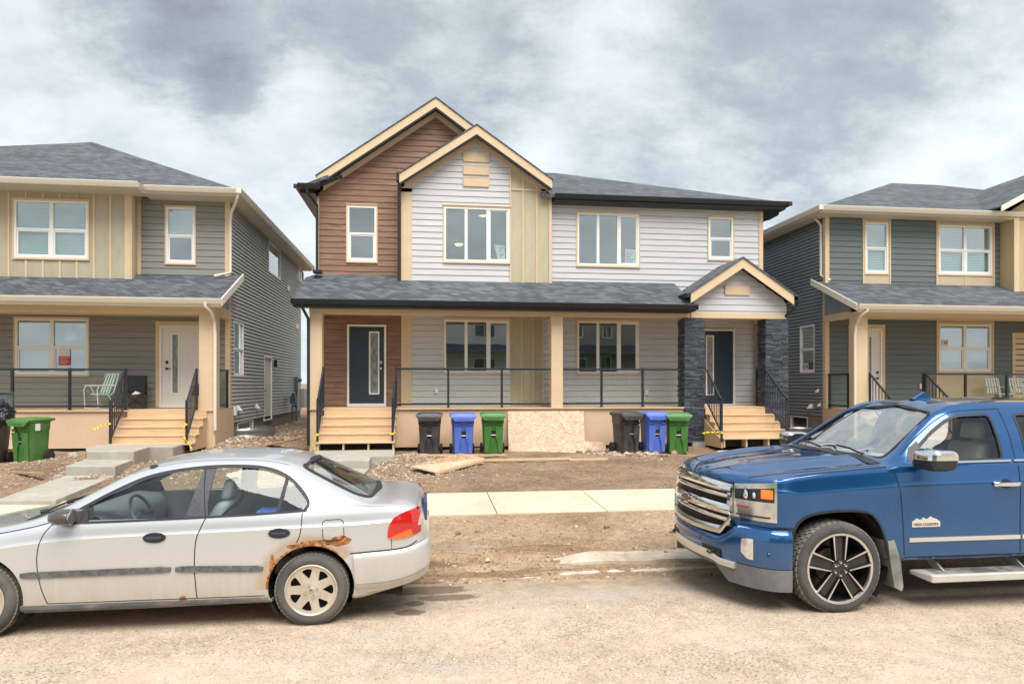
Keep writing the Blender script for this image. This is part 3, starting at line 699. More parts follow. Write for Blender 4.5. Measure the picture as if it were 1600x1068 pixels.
def porch_steps(parent, x0, x1, Ytop, zdeck, n, rise, run, zbase, closed_sides=True):
    b = MB(); zt = zdeck
    for i in range(n):
        yf = Ytop-run*(i+1)
        b.box(x0-.02, x1+.02, yf-.040, yf+run-.002, zt-rise-.038, zt-rise)          # tread
        b.box(x0, x1, yf+run-.02, yf+run, zt-rise, zt-.040 if i else zt-.04)          # riser
        zt -= rise
    yf = Ytop-run*n
    s = b.build('steps', LUMBER, parent, bevel=.003)
    nst = 4
    for j in range(nst):
        k = MB()
        xx = x0+.02+(x1-x0-.04)*j/(nst-1)
        pts = [(xx-.019, Ytop, zdeck-.3), (xx-.019, Ytop-.02, zbase)]
        pr = [(xx-.019, Ytop-.005, zbase+.0)]
        pr.append((xx-.019, yf+.005, zbase)); pr.append((xx-.019, yf+.005, zt-.04))
        zz = zt
        for i in range(n-1, 0, -1):
            pr.append((xx-.019, Ytop-run*i+.003-.022, zz-.040)); pr.append((xx-.019, Ytop-run*i+.003-.022, zz+rise-.040)); zz += rise
        pr.append((xx-.019, Ytop-.005, zz-.040))
        k.prism(pr, (.038, 0, 0)); k.build('stringer', LUMBER, s)
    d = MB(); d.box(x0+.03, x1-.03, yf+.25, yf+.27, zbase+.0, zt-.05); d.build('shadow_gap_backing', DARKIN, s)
    return s
def downspout(b, pts, w=.038):
    b.mark(); b.tube(pts, w, 8)
def window_well(parent, x0, x1, y0, y1, z0, z1):
    b = MB(); pts = []
    for i in range(25):
        a = math.pi*i/24; pts.append(((x0+x1)/2-(x1-x0)/2*math.cos(a), a))
    return b
def well_arc(parent, cx, cy, rx, ry, z0, z1, a0, a1, n=30):
    b = MB(); rows = []; m = 22
    for j in range(m+1):
        z = z0+(z1-z0)*j/m; o = .022*math.sin(j/m*math.pi*2*3.5); rows.append([(cx+(rx+o)*math.cos(a0+(a1-a0)*i/n), cy+(ry+o)*math.sin(a0+(a1-a0)*i/n), z) for i in range(n+1)])
    b.grid(rows); return b.build('window_well', GALV, parent, smooth=40)
def vent_hood(parent, X, y, z, out=1, s=.12):
    b = MB(); b.box(X, X+out*.012, y-s*.8, y+s*.8, z-s*.7, z+s*.8)
    b.hexa([(X+out*.012, y-s*.6, z-s*.5), (X+out*.012, y+s*.6, z-s*.5), (X+out*s*1.1, y+s*.6, z-s*.65), (X+out*s*1.1, y-s*.6, z-s*.65), (X+out*.012, y-s*.6, z+s*.6), (X+out*.012, y+s*.6, z+s*.6), (X+out*s*.55, y+s*.5, z+s*.25), (X+out*s*.55, y-s*.5, z+s*.25)])
    return b.build('vent_hood', WHITE, parent)

# ------------------------------------------------------------------ middle house (duplex)
def middle_house():
    YB, YG, YR, YP = 18.80, 18.45, 18.60, 17.35            # brown wall, grey bay, right wall, porch posts
    XL, XR = gx(497, YB), gx(1190, YR); XG0, XG1 = gx(627, YG), gx(861, YG)
    h = thing('duplex_house', 'new duplex in brown and pale grey siding with two gables and black stone porch columns', 'house', ((XL+XR)/2, YB, .3))
    ZD = 1.40; ZE = 7.05; YBACK = 29.5
    Zb = gz(560, 430, YB)
    # -- windows' openings
    W = {}
    def rect(k, px0, px1, py0, py1, Y): W[k] = (gx(px0, Y), gx(px1, Y), gz((px0+px1)/2, py1, Y), gz((px0+px1)/2, py0, Y))
    rect('ub', 543, 588, 322, 408, YB); rect('ug', 694, 796, 324.5, 409, YG); rect('ur', 902, 998, 334, 415, YR); rect('us', 1107, 1145, 340, 405, YR)
    rect('lg', 694, 796, 500, 582, YB); rect('lr', 902, 998, 502, 583, YB)
    rect('d1', 542.5, 603.5, 507, 630, YB); rect('d2', 1092, 1147.5, 514, 630.5, YB)
    zf1, zf2 = W['d1'][2], W['d2'][2]
    hole = lambda *ks: [W[k] for k in ks]
    # gable outlines
    bax, baz = gx(681, 18.45), gz(681, 154, 18.45); blx, blz = gx(495, 18.45), gz(495, 275, 18.45); bs = (baz-blz)/(bax-blx)
    gax, gaz = gx(745, 18.12), gz(745, 196, 18.12); glx, glz = gx(624, 18.12), gz(624, 272, 18.12); gs = (gaz-glz)/(gax-glx)
    # -- walls
    b = MB()
    lap(b, YB, XL, XG0+3.5, Zb-.3, 9.6, holes=hole('ub'), lim=lambda z: (max(XL, bax-(baz-.32-z)/bs), XG0+.02 if z < 7.1 else bax+(baz-.32-z)/bs), pitch=.158)
    lap(b, YB, XL, XG0+.01, 1.3, 4.3, holes=hole('d1'), pitch=.158)
    b.build('brown_siding', BROWN, h, label='dark cedar brown lap siding around the left door and left gable')
    b = MB()
    xs0, xs1 = gx(643.5, YG), gx(797.5, YG); zg = gz(745, 440, YG)
    lap(b, YG, xs0-.02, xs1+.01, zg-.25, 9, holes=hole('ug'), lim=lambda z: (max(xs0-.02, gax-(gaz-.30-z)/gs), min(xs1+.01, gax+(gaz-.30-z)/gs)))
    lap(b, YR, XG1-.02, XR, gz(1000, 440, YR)-.4, gz(1000, 322, YR)+.12, holes=hole('ur', 'us'))
    lx0, lx1 = gx(643, YB), gx(797, YB)
    lap(b, YB, lx0-.01, lx1+.01, 1.3, 4.35, holes=hole('lg')); xc0, xc1 = gx(861.5, YP), gx(879.5, YP)
    lap(b, YB, gx(862, YB)-.3, XR, 1.3, 4.35, holes=hole('lr', 'd2'))
    lap(b, xc0+.04, YP+.33, YB, 1.42, 4.2, out=-1, axis='y'); lap(b, xc1-.04, YP+.33, YB, 1.42, 4.2, out=1, axis='y')
    lap(b, XR, YR, YBACK, .75, ZE, out=1, axis='y', pitch=.12)
    b.build('grey_siding', LGREY, h, label='pale grey lap siding')
    b = MB(); lap(b, XL, YB, YBACK, .75, ZE, out=-1, axis='y', pitch=.1); lap(b, YBACK, XL, XR, .75, ZE, out=1, axis='x', pitch=.1); b.build('side_siding', VINYL, h)
    b = MB()
    b.box(XL+.02, XG0, YB+.001, YB+.03, ZD+3.2, Zb-.2); b.box(XL+.03, XR-.03, YB+.2, YBACK-.2, .0, .72)
    b.build('foundation', FOUND, h)
    # khaki board and batten
    b = MB(); zt = lambda x, Y=YG: gaz-.30-abs(x-gax)*gs
    for (Y, a, c, z0, full) in ((YG, xs1, gx(861.5, YG), zg-.2, False), (YB, lx1, gx(861.5, YB), 1.3, True)):
        if full: b.box(a, c+.3, Y-.008, Y+.02, z0, 4.35)
        else: b.prism([(a, Y-.008, z0), (c, Y-.008, z0), (c, Y-.008, zt(c)), (a, Y-.008, zt(a))], (0, .03, 0))
    b.each('khaki_panel', OLIVE, h, label='khaki board and batten strip beside the front window')
    b = MB()
    for px in (817, 838.5): 
        x = gx(px, YG); b.box(x-.022, x+.022, YG-.028, YG-.009, zg-.2, zt(x)-.03)
    for px in (815, 833): x = gx(px, YB); b.box(x-.022, x+.022, YB-.028, YB-.009, 1.4, 4.3)
    zz = gz(830, 297, YG); b.box(xs1+.03, gx(858, YG), YG-.034, YG-.009, zz-.03, zz+.03); zz = gz(830, 301, YG)
    b.box(xs1-.02, xs1+.02, YG-.036, YG-.006, W['ug'][3]+.04, zt(xs1)-.02); b.box(xs1-.02, xs1+.02, YG-.036, YG-.006, zg-.2, W['ug'][2]-.05)
    # corner boards
    b.box(XG0, xs0, YG-.03, YG+.0, zg-.25, zt(XG0)-.0 if zt(XG0) < 8 else 7.6)
    b.prism([(XG0, YG-.03, zt(XG0)-.1), (xs0, YG-.03, zt(XG0)-.1), (xs0, YG-.03, zt(xs0)), (XG0, YG-.03, zt(XG0))], (0, .03, 0))
    b.box(gx(857.5, YG), XG1+.02, YG-.032, YG+.0, zg-.2, zt(XG1)-.02); b.box(XG1+.02, XG1+.025, YG, YR, zg-.2, 7.2)
    b.box(XG0-.0, XG0+.004, YG, YB, zg-.3, 7.6)
    b.box(gx(627, YB), lx0, YB-.03, YB, 1.3, 4.35)
    b.box(XR-.09, XR+.03, YR-.032, YR+.1, 1.3, ZE+.02); b.box(XL-.03, XL+.03, YB-.032, YB+.08, Zb-.3, ZE)
    b.box(gx(852, 18.2), gx(858, 18.2), YB-.12, YB-.03, 1.42, 4.2)
    b.each('corner_board', TAN, h)
    # gable rakes: fascia, black strip, frieze
    def rake(ax, az, lx, rx, Yf, s, fh, back, wallY, shY, end_drop=0, fm=TAN):
        f = MB(); m = MB(); fr = MB(); sh = MB(); so = MB()
        for sgn, ex in ((-1, lx), (1, rx)):
            ez = az-abs(ex-ax)*s
            f.prism([(ax, Yf, az), (ex, Yf, ez), (ex, Yf, ez-fh*1.18), (ax, Yf, az-fh*1.18)], (0, .04, 0))
            m.prism([(ax, Yf+.012, az-fh*1.19), (ex, Yf+.012, ez-fh*1.19), (ex, Yf+.012, ez-fh*1.19-.05), (ax, Yf+.012, az-fh*1.19-.05)], (0, .035, 0))
            q = wallY-.034; k = fh*1.18+.03
            ie = ex+(-sgn)*.12; iz = az-abs(ie-ax)*s
            fr.prism([(ax, q, az-k+.05), (ie, q, iz-k+.05), (ie, q, iz-k-.11), (ax, q, az-k-.11)], (0, .03, 0))
            so.prism([(ax, Yf+.05, az-.20), (ex, Yf+.05, ez-.20), (ex, Yf+.05, ez-.185), (ax, Yf+.05, az-.185)], (0, wallY-Yf-.04, 0))
            sh.prism([(ax, Yf-.025, az+.035), (ex+sgn*.03, Yf-.025, ez+.035-.03*s), (ex+sgn*.03, Yf-.025, ez+.006-.03*s), (ax, Yf-.025, az+.006)], (0, back, 0))
        fo = f.build('rake_fascia', fm, h); m.build('drip_strip', BLACKG, fo); so.build('rake_soffit', BLACKG, fo); fr.build('frieze_board', fm, fo)
        sh.build('gable_roof', SHINGLE, h)
    rake(bax, baz, blx, bax+(bax-blx), 18.42, bs, .20, 7.0, YB, 0)
    rake(gax, gaz, glx, gax+(gax-glx), 18.10, gs, .20, 4.5, YG, 0)
    # vent blocks in the bay gable
    b = MB()
    for (a, c) in ((239.5, 253.5), (259.5, 273.5), (278.5, 292)):
        b.mark(); z1, z0 = gz(744, a, YG), gz(744, c, YG); x0, x1 = gx(724.5, YG), gx(763.5, YG)
        b.box(x0, x1, YG-.045, YG-.012, z0, z1); b.box(x0-.012, x1+.012, YG-.052, YG-.012, z1, z1+.014)
        b.box(x0-.012, x0+.022, YG-.052, YG-.045, z0, z1); b.box(x1-.022, x1+.012, YG-.052, YG-.045, z0, z1)
    b.each('vent_block', TAN, h)
    # -- main roof (hip), eave at ZE
    e0 = 7.20; Yf = 18.25; xr = gx(1229.5, 18.25); xl = XL-.42; yb = 30.1; k = 5.6; pz = e0+k*.42
    rf = MB(); A = (xl+k, Yf+k, pz); Bp = (xr-k, Yf+k, pz)
    slab(rf, [(XG1-.3, Yf, e0), (xr, Yf, e0), Bp, (XG1-.3, Yf+k, pz)]); slab(rf, [(xr, Yf, e0), (xr, yb, e0), Bp]); slab(rf, [(xr, yb, e0), (xl, yb, e0), A, Bp])
    slab(rf, [(xl, yb, e0), (xl, Yf+.1, e0), (blx+.25, Yf+.1, e0+.30), A]); slab(rf, [(XG1-.3, Yf+.9, e0+.38), (XG1-.3, Yf+k, pz), A, (XL+.2, Yf+.9, e0+.38)])
    rf.build('main_roof', SHINGLE, h)
    g = MB(); gutter(g, XG1+.06, xr, Yf+.02, e0-.0, .13, .125); gutter(g, Yf-.1, yb, xr-.02, e0, .13, .125, 'y', 1)
    g.box(XG1+.06, xr-.02, Yf+.02, Yf+.04, e0-.19, e0-.01)
    xa, xb = xl, blx+.10; gutter(g, xa, xb, Yf+.0, e0+.02, .13, .12); gutter(g, Yf, yb, xl+.0, e0+.02, .12, .12, 'y', -1)
    g.each('gutter', BLACKG, h)
    so = MB(); zs = e0-.19
    so.box(XG1+.03, xr-.03, Yf+.04, YR+.01, zs-.012, zs); so.box(XR, xr-.03, YR+.01, yb, zs-.012, zs); so.box(xl+.02, XL, Yf+.05, yb, zs-.012, zs)
    so.each('soffit', BLACKG, h); so = MB()
    n = 46
    for i in range(n):                                      # vented soffit grooves as real ribs
        x = XG1+.05+(xr-XG1-.1)*i/n; so.box(x, x+.02, Yf+.05, YR, zs-.020, zs-.0125)
    so.build('soffit_grooves', BLACKG, h)
    # -- porch roof
    Yq = 16.98; zq = gz(770, 471.5, Yq)-.0; xq0 = gx(457, Yq); xq1 = gx(1087, Yq); sl = .50
    ZT = lambda Y: zq+(Y-Yq)*sl
    pr = MB(); slab(pr, [(xq0, Yq, zq), (xq1+.02, Yq, zq), (xq1+.02, YB+.02, ZT(YB+.02)), (XL+.0, YB+.02, ZT(YB+.02)), (xq0+.05, YB-.3, ZT(YB-.3)-.0)], .05)
    # portico gable meets it
    Yc = 17.02; pax, paz = gx(1161, Yc), gz(1161, 402.5, Yc); plx, plz = gx(1079.5, Yc), gz(1079.5, 457, Yc); ps = (paz-plz)/(pax-plx); prx = pax+(pax-plx)
    for sgn, ex in ((-1, plx-.06), (1, prx+.10)):
        ez = paz-abs(ex-pax)*ps
        pr.prism([(pax, Yc-.03, paz+.03), (ex, Yc-.03, ez+.03), (ex, Yc-.03, ez-.01), (pax, Yc-.03, paz-.01)], (0, YB-Yc+.1, 0))
    slab(pr, [(pax, Yq+.4, zq+.1), (XR+.4, Yq+.4, zq+.1), (XR+.4, YR+.3, zq+.25), (pax, YR+.3, zq+.25)], .05)
    pr.build('porch_roof', SHINGLE, h)
    g = MB(); gutter(g, xq0-.02, xq1+.02, Yq+.0, zq-.005, .13, .125); g.box(xq0, xq1, Yq, Yq+.03, zq-.17, zq-.03)
    g.box(xq0+.03, xq1-.05, Yq+.03, YP-.0, zq-.182, zq-.168)
    i = 0; x = xq0+.06
    while x < xq1-.1: g.box(x, x+.018, Yq+.035, YP-.01, zq-.19, zq-.183); x += .07
    # small gutters at the foot of the portico gable
    ez = paz-(pax-plx+.06)*ps; gutter(g, Yc-.05, YR-.2, plx-.04, ez+.02, .11, .11, 'y', -1); gutter(g, Yc-.05, YR-.2, prx+.08, ez+.0, .12, .11, 'y', 1)
    g.each('porch_gutter', BLACKG, h)
    f = MB(); m = MB(); 
    for sgn, ex in ((-1, plx), (1, prx)):
        ez = paz-abs(ex-pax)*ps; fh = .27
        f.prism([(pax, Yc, paz), (ex, Yc, ez), (ex, Yc, ez-fh), (pax, Yc, paz-fh)], (0, .04, 0))
        m.prism([(pax, Yc+.045, paz-.06), (ex, Yc+.045, ez-.06), (ex, Yc+.045, ez-.075), (pax, Yc+.045, paz-.075)], (0, YP-Yc+.25, 0))
    fo = f.build('portico_fascia', TAN, h); m.build('portico_soffit', BLACKG, fo)
    c0, c1 = gx(1079, YP), gx(1228, YP); zb0 = gz(1150, 497.5, YP); zb1 = gz(1150, 489, YP)
    b = MB(); lap(b, YP-.02, c0+.02, c1, zb1-.02, paz-.25, lim=lambda z: (max(c0+.02, pax-(paz-.20-z)/ps), min(c1, pax+(paz-.20-z)/ps)))
    b.build('portico_gable_siding', LGREY, h)
    b = MB(); x0, x1, z0, z1 = gx(1132, YP), gx(1169, YP), gz(1150, 461, YP), gz(1150, 447, YP)
    b.box(x0, x1, YP-.07, YP-.035, z0, z1); b.box(x0-.012, x1+.012, YP-.078, YP-.035, z1, z1+.014); b.box(x0-.012, x0+.02, YP-.077, YP-.07, z0, z1); b.box(x1-.02, x1+.012, YP-.077, YP-.07, z0, z1); b.build('gable_vent_block', TAN, h)
    # beams and posts
    x0p = gx(483, YP); zbt = zq-.17; zbb = gz(680, 491, YP)
    b = MB(); b.box(x0p, c0, YP, YP+.30, zbb, zbt); b.box(c0, c1, YP-.04, YP+.30, zb0, zb1); b.box(XL-.02, XL+.18, YP+.3, YB-.02, zbb+.05, zbt); b.box(c1-.22, c1, YP+.3, YB-.02, zb0, zb1)
    b.prism([(c1-.04, YP-.0, zb1), (c1-.04, YB, zb1), (c1-.04, YB, zb1+.3), (c1-.04, YP, zb1+.3)], (.03, 0, 0))
    rk = pax+(c1-pax)*1.0
    b.each('porch_beam', TAN, h, bevel=.004)
    b = MB(); b.box(XL+.1, c1-.05, YP+.29, YB+.01, zbb+.10, zbb+.12); b.build('porch_ceiling', SOFW, h)
    zg_ = .30
    for (pa, pb_) in ((483.5, 503), (861.5, 879.5)):
        xa, xb = gx(pa, YP-.01), gx(pb_, YP-.01); b = MB(); b.box(xa, xb, YP-.012, YP+.29, zg_ if pa < 500 else .42, zbb); b.build('porch_post', TAN, h, bevel=.006)
    # stone columns: every ledge stone a small block
    rnd = random.Random(11)
    for (pa, pb_) in ((1069.5, 1101), (1196.5, 1231.5)):
        Yc0 = YP-.06; xa, xb = gx(pa, Yc0), gx(pb_, Yc0); w = xb-xa; b = MB(); z = .45; ztop = zb0
        b.box(xa+.035, xb-.035, Yc0+.035, Yc0+.43, z, ztop-.001)
        while z < ztop-.02:
            hh = min(rnd.choice((.035, .045, .055, .07)), ztop-z)
            for side in range(3):
                u = 0.0; L = w if side == 0 else .46
                while u < L-.001:
                    l = min(rnd.uniform(.10, .30), L-u)
                    if L-u-l < .05: l = L-u
                    o = rnd.uniform(-.004, .022)
                    if side == 0: b.box(xa+u+.002, xa+u+l-.002, Yc0-o, Yc0+.05, z+.002, z+hh-.002)
                    elif side == 1: b.box(xa-o, xa+.05, Yc0+.01+u, Yc0+.01+u+l-.004, z+.002, z+hh-.002)
                    else: b.box(xb-.05, xb+o, Yc0+.01+u, Yc0+.01+u+l-.004, z+.002, z+hh-.002)
                    u += l
            z += hh
        b.build('stone_column', STONE, h, label='column faced in dark ledge stone', bevel=.004)
    # deck, skirt
    xd1 = c1
    b = MB(); b.box(x0p+.02, gx(1100, YP), YP-.06, YB, ZD-.035, ZD); b.box(gx(1100, YP), xd1, YP-.02, YB, ZD-.035, ZD); b.each('deck', LUMBER, h)
    zk = gz(740, 697, YP)
    s0, s1 = gx(617, YP), gx(1072, YP)
    b = MB(); b.box(s0, s1, YP-.005, YP+.03, zk, ZD-.036); b.box(xb-.3, c1-.03, YP+.1, YP+.12, zk, ZD-.036); b.box(x0p+.3, s0, YP+.08, YP+.10, zk, ZD-.04)
    b.box(c1-.03, c1, YP+.12, YB, zk, ZD-.036); b.box(x0p+.05, x0p+.08, YP+.3, YB, zk, ZD-.036)
    b.each('skirt', PEACH, h, label='peach coloured porch skirt panels')
    b = MB(); b.box(s0-.3, s1+.2, YP+.05, YP+.07, .1, zk); b.build('crawl_shade_panel', DARKIN, h)  # dark board painted as the shade under the porch skirt
    b = MB(); b.box(gx(1080, YP), gx(1101, YP)+.05, YP-.12, YP+.4, .2, .47); b.build('column_footing', CONC, h)
    # steps
    st0, st1 = gx(500, 16.6), gx(617, 16.6); porch_steps(h, st0, st1, YP-.06, ZD, 4, .185, .285, .46)
    st2, st3 = gx(1128, 16.3), gx(1233, 16.3); porch_steps(h, st2, st3, YP-.02, ZD, 4, .185, .285, .42)
    # closed left cheek of the right steps
    b = MB(); b.prism([(st2-.05, YP, ZD-.30), (st2-.05, YP, .40), (st2-.05, YP-1.14, .40), (st2-.05, YP-1.14, .60)], (.03, 0, 0)); b.build('step_cheek', LUMBER, h)
    # railings
    railing_glass(h, gx(617.5, YP), gx(861, YP), [gx(p, YP) for p in (618.5, 700.5, 784.5)], YP+.08, ZD)
    railing_glass(h, gx(880, YP), gx(1071, YP), [gx(p, YP) for p in (941, 1005.5, 1069)], YP+.08, ZD)
    railing_glass(h, YP+.45, YB-.1, [YP+.5], c1-.10, ZD, axis='y')
    x1182 = gx(1183, YP+.5); railing_glass(h, x1182, x1182+.3, [x1182], YP+.5, ZD)
    stair_rail(h, gx(505.5, YP), YP-.02, ZD, YP-1.14, .66, 9, x1=gx(496, 16.2)); stair_rail(h, gx(619, YP), YP-.02, ZD, YP-1.14, .66, 9, x1=gx(613.5, 16.2))
    stair_rail(h, gx(1104, YP-.1), YP-.10, ZD, YP-1.13, .66, 9, x1=gx(1128, 16.2), top_post=False); stair_rail(h, gx(1196, YP-.1), YP-.10, ZD, YP-1.13, .66, 9, x1=gx(1232, 16.2), top_post=False)
    # windows
    w = window(h, *W['ub'], YB, 'h2'); w2 = window(h, *W['ug'], YG, 's3', depth=2.2); w3 = window(h, *W['ur'], YR, 's3'); window(h, *W['us'], YR, 'h2')
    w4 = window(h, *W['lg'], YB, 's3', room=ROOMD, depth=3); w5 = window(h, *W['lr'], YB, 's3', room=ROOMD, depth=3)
    lamp_dome(w2, gx(755, 20.3), 20.3, gz(755, 335, 20.3)); lamp_dome(w2, gx(717, 20.4), 20.4, gz(717, 381, 20.4), .14)
    b = MB(); b.box(gx(735, 20), gx(752, 20), 20.4, 20.42, gz(744, 557, 20.4), gz(744, 546, 20.4)); b.build('orange_card', mat('orange_card', (.6, .2, .06), .7), w4)
    # door and its kit
    ix = (gx(577, YB), gx(592.5, YB)); iz = (gz(584, 615.5, YB), gz(584, 518, YB))
    door(h, *W['d1'], YB, DOORB, iz, gx(595, YB), ix, label='dark navy door with a tall glass strip on its right')
    ix = (gx(1102.5, YB), gx(1114.5, YB)); iz = (gz(1108, 617, YB), gz(1108, 524, YB))
    door(h, *W['d2'], YB, DOORB, iz, gx(1098.5, YB), ix, label='dark navy door with a tall glass strip on its left')
    # downspouts
    b = MB()
    x = gx(495.5, 18.5); zt_ = gz(495, 303, 18.4)
    downspout(b, [(x-.22, 18.2, zt_+.1), (x-.20, 18.22, zt_-.02), (x-.02, 18.6, zt_-.25), (x-.02, 18.62, zt_-.5), (x-.02, 18.62, Zb+.05)])
    b.box(x-.09, x+.13, 18.32, 18.6, Zb-.02, Zb+.05)
    x = gx(623.5, 18.3); b.box(x-.07, x+.05, 18.12, 18.3, gz(622, 283, 18.2), gz(622, 270, 18.2)); downspout(b, [(x, 18.3, gz(622, 280, 18.3)), (x, 18.34, gz(622, 300, 18.3)), (x, 18.36, gz(622, 436, 18.3))])
    x = gx(480.5, 17.2); z_ = gz(480, 478, 17.2)
    downspout(b, [(x-.1, 16.95, z_+.05), (x-.09, 16.97, z_-.05), (x, 17.3, z_-.3), (x, 17.32, z_-.6), (x, 17.32, gz(481, 696, 17.3))])
    # right upper elbow and lower elbow
    z_ = gz(1215, 330, 18.5); xx = gx(1218, 18.4)
    downspout(b, [(xx, 18.45, z_+.05), (xx-.02, 18.46, z_-.1), (xx-.2, 18.6, z_-.2), (XR+.12, 18.75, z_-.22), (XR+.06, 18.8, z_-.4), (XR+.06, 18.8, ZT(18.8)+.05)])
    xg = prx+.14; zg2 = paz-(prx-pax+.1)*ps-.1
    downspout(b, [(xg, 17.1, zg2), (xg, 17.12, zg2-.12), (xg-.22, 17.3, zg2-.38), (c1+.05, 17.45, zg2-.5), (c1+.05, 17.45, .5)])
    b.each('downspout', BLACK, h, smooth=40)
    # outlets, warning notes in windows
    b = MB(); b.mark(); x, z = gx(682, YB), gz(682, 610, YB); b.box(x-.045, x+.045, YB-.06, YB-.012, z-.07, z+.07); b.box(x-.03, x+.03, YB-.068, YB-.06, z-.05, z+.05)
    b.mark(); x, z = gx(1010, YB), gz(1010, 613, YB); b.box(x-.045, x+.045, YB-.06, YB-.012, z-.07, z+.07); b.each('outlet_box', WHITE, h, bevel=.006)
    return h
HM = middle_house()
# ------------------------------------------------------------------ left house
def left_house():
    YW, YB, YP = 19.2, 18.8, 17.75          # right wall, khaki bay, porch posts
    XR = gx(358, YW); XL = XR-12.9; ZE = 7.05; YBACK = 29.8
    h = thing('grey_house', 'house at left with khaki upper bay, warm grey siding and a striped porch chair', 'house', ((XL+XR)/2, YW, .3))
    W = {}
    def rect(k, px0, px1, py0, py1, Y): W[k] = (gx(px0, Y), gx(px1, Y), gz((px0+px1)/2, py1, Y), gz((px0+px1)/2, py0, Y))
    rect('ul', 22.5, 138, 314, 403, YB); rect('ur', 260, 304.5, 324.5, 411, YW); rect('ll', 24, 138, 498, 585, YW); rect('d', 250, 321, 509, 631, YW)
    xb = gx(205, YB)
    b = MB(); zb = gz(280, 431, YW); zt = gz(372, 296, 18.55)-.13
    lap(b, YW, gx(200, YW), XR, zb-.3, zt, holes=[W['ur']], pitch=.17)
    zd = gz(250, 640, YP)
    lap(b, YW, XL, XR, zd-.1, 4.4, holes=[W['ll'], W['d']], pitch=.17); b.build('grey_siding', MGREY, h, label='warm grey lap siding')
    # side wall of narrow vinyl courses
    sw = {}
    def srect(k, px0, px1, zlo, zhi): a, c = sy_(px0, XR), sy_(px1, XR); sw[k] = (a, c, zlo, zhi)
    srect('s1', 364.5, 380, gz(0, 0, 1)*0+sz_(372, 588, XR), sz_(372, 503, XR)); srect('s2', 419, 438, sz_(428, 431, XR), sz_(428, 382, XR)); srect('s3', 466, 474, sz_(470, 440, XR), sz_(470, 421, XR))
    srect('sd', 411.5, 424, sz_(417, 654, XR), sz_(417, 556, XR)); srect('bw', 371, 396, sz_(383, 677, XR)-.1, sz_(383, 656, XR)-.02)
    zf = sz_(380, 657.5, XR)
    b = MB(); lap(b, XR, YW, YBACK, zf, zt, pitch=.105, out=1, axis='y', holes=[sw[k] for k in ('s1', 's2', 's3', 'sd')], t=.03); b.build('side_siding', VINYL, h, label='grey narrow course vinyl siding')
    b = MB(); lap(b, XL, YW, YBACK, zf, zt, pitch=.105, out=-1, axis='y'); lap(b, YBACK, XL, XR, zf, zt, pitch=.105, out=1, axis='x'); b.build('far_side_siding', VINYL, h)
    b = MB(); bw = sw['bw']; b.box(XR-.2, XR-.01, YW, bw[0], -.2, zf); b.box(XR-.2, XR-.01, bw[1], YBACK, -.2, zf); b.box(XR-.2, XR-.01, bw[0], bw[1], -.2, bw[2]); b.box(XR-.2, XR-.01, bw[0], bw[1], bw[3], zf)
    b.box(XL+.01, XR-.2, YBACK-.2, YBACK-.01, -.2, zf); b.box(XL+.01, XL+.2, YW, YBACK-.2, -.2, zf); b.build('foundation', FOUND, h)
    b = MB(); u = W['ul']; q0, q1 = gz(100, 434, YB)-.2, ZE+.1; b.box(XL, u[0], YB, YB+.03, q0, q1); b.box(u[1], xb, YB, YB+.03, q0, q1); b.box(u[0], u[1], YB, YB+.03, q0, u[2]); b.box(u[0], u[1], YB, YB+.03, u[3], q1); b.box(xb-.03, xb, YB+.03, YW, zb-.3, ZE+.1); b.build('khaki_bay', OLIVE2, h, label='khaki board and batten bay on the upper storey')
    b = MB(); z0, z1 = gz(100, 434, YB)-.2, ZE+.1; u = W['ul']
    for px in (14, 41, 67.5, 94, 120.5, 147, 173):
        x = gx(px, YB)
        if u[0]-.05 < x < u[1]+.05: b.box(x-.022, x+.022, YB-.02, YB, z0, u[2]-.055); b.box(x-.022, x+.022, YB-.02, YB, u[3]+.055, z1)
        else: b.box(x-.022, x+.022, YB-.02, YB, z0, z1)
    for i in range(1, 12): x = gx(14, YB)-.42*i; b.box(x-.022, x+.022, YB-.02, YB, z0, z1)
    b.each('batten', TAN, h)
    b = MB(); b.box(gx(195.5, YB), xb+.004, YB-.03, YB, z0, z1); b.box(xb+.0, xb+.03, YB-.03, YB+.16, z0, z1)
    b.box(gx(352, YW), XR+.03, YW-.032, YW+.0, zd-.5, zt+.1); b.box(XR+.004, XR+.03, YW+.0, YW+.10, zd-.5, zt+.1); b.box(xb, xb+.09, YW-.03, YW, zb-.2, z1); b.each('corner_board', TAN, h)
    # roof
    Yf = 18.55; xc = gx(372, Yf); e = gz(372, 296, Yf); A = (gx(144, 25.1), 25.1, gz(144, 222, 25.1)); B = (gx(109, 24.6), 24.6, gz(109, 223, 24.6)-.02)
    xj = gx(216, 18.1); xl = XL-.5; yb = YBACK+.5; ej = gz(216, 286, 18.1)
    rf = MB()
    slab(rf, [(xj, Yf, e), (xc, Yf, e), A], .06); rf.add([(xj, Yf, e), A, B], [(0, 1, 2)])
    slab(rf, [(xj, 18.1, ej), B, (xl, 18.1, ej)], .06); rf.add([(xj, 18.1, ej), (xj, Yf, e), B], [(0, 1, 2)])
    slab(rf, [(xc, Yf, e), (xc, yb, e), A], .06); slab(rf, [(xc, yb, e), (xl, yb, e), A], .06); slab(rf, [(xl, yb, e), (xl, 18.1, e), B, A], .06)
    rf.build('roof', SHINGLE, h)
    g = MB(); gutter(g, xj, xc, Yf+.0, e+.01, .13, .13); gutter(g, xl, xj+.02, 18.1, ej+.01, .13, .13); gutter(g, 18.1, Yf, xj-.1, ej+.01, .12, .13, 'y', 1); gutter(g, Yf-.12, yb, xc-.02, e+.01, .13, .13, 'y', 1)
    g.each('gutter', CREAM, h)
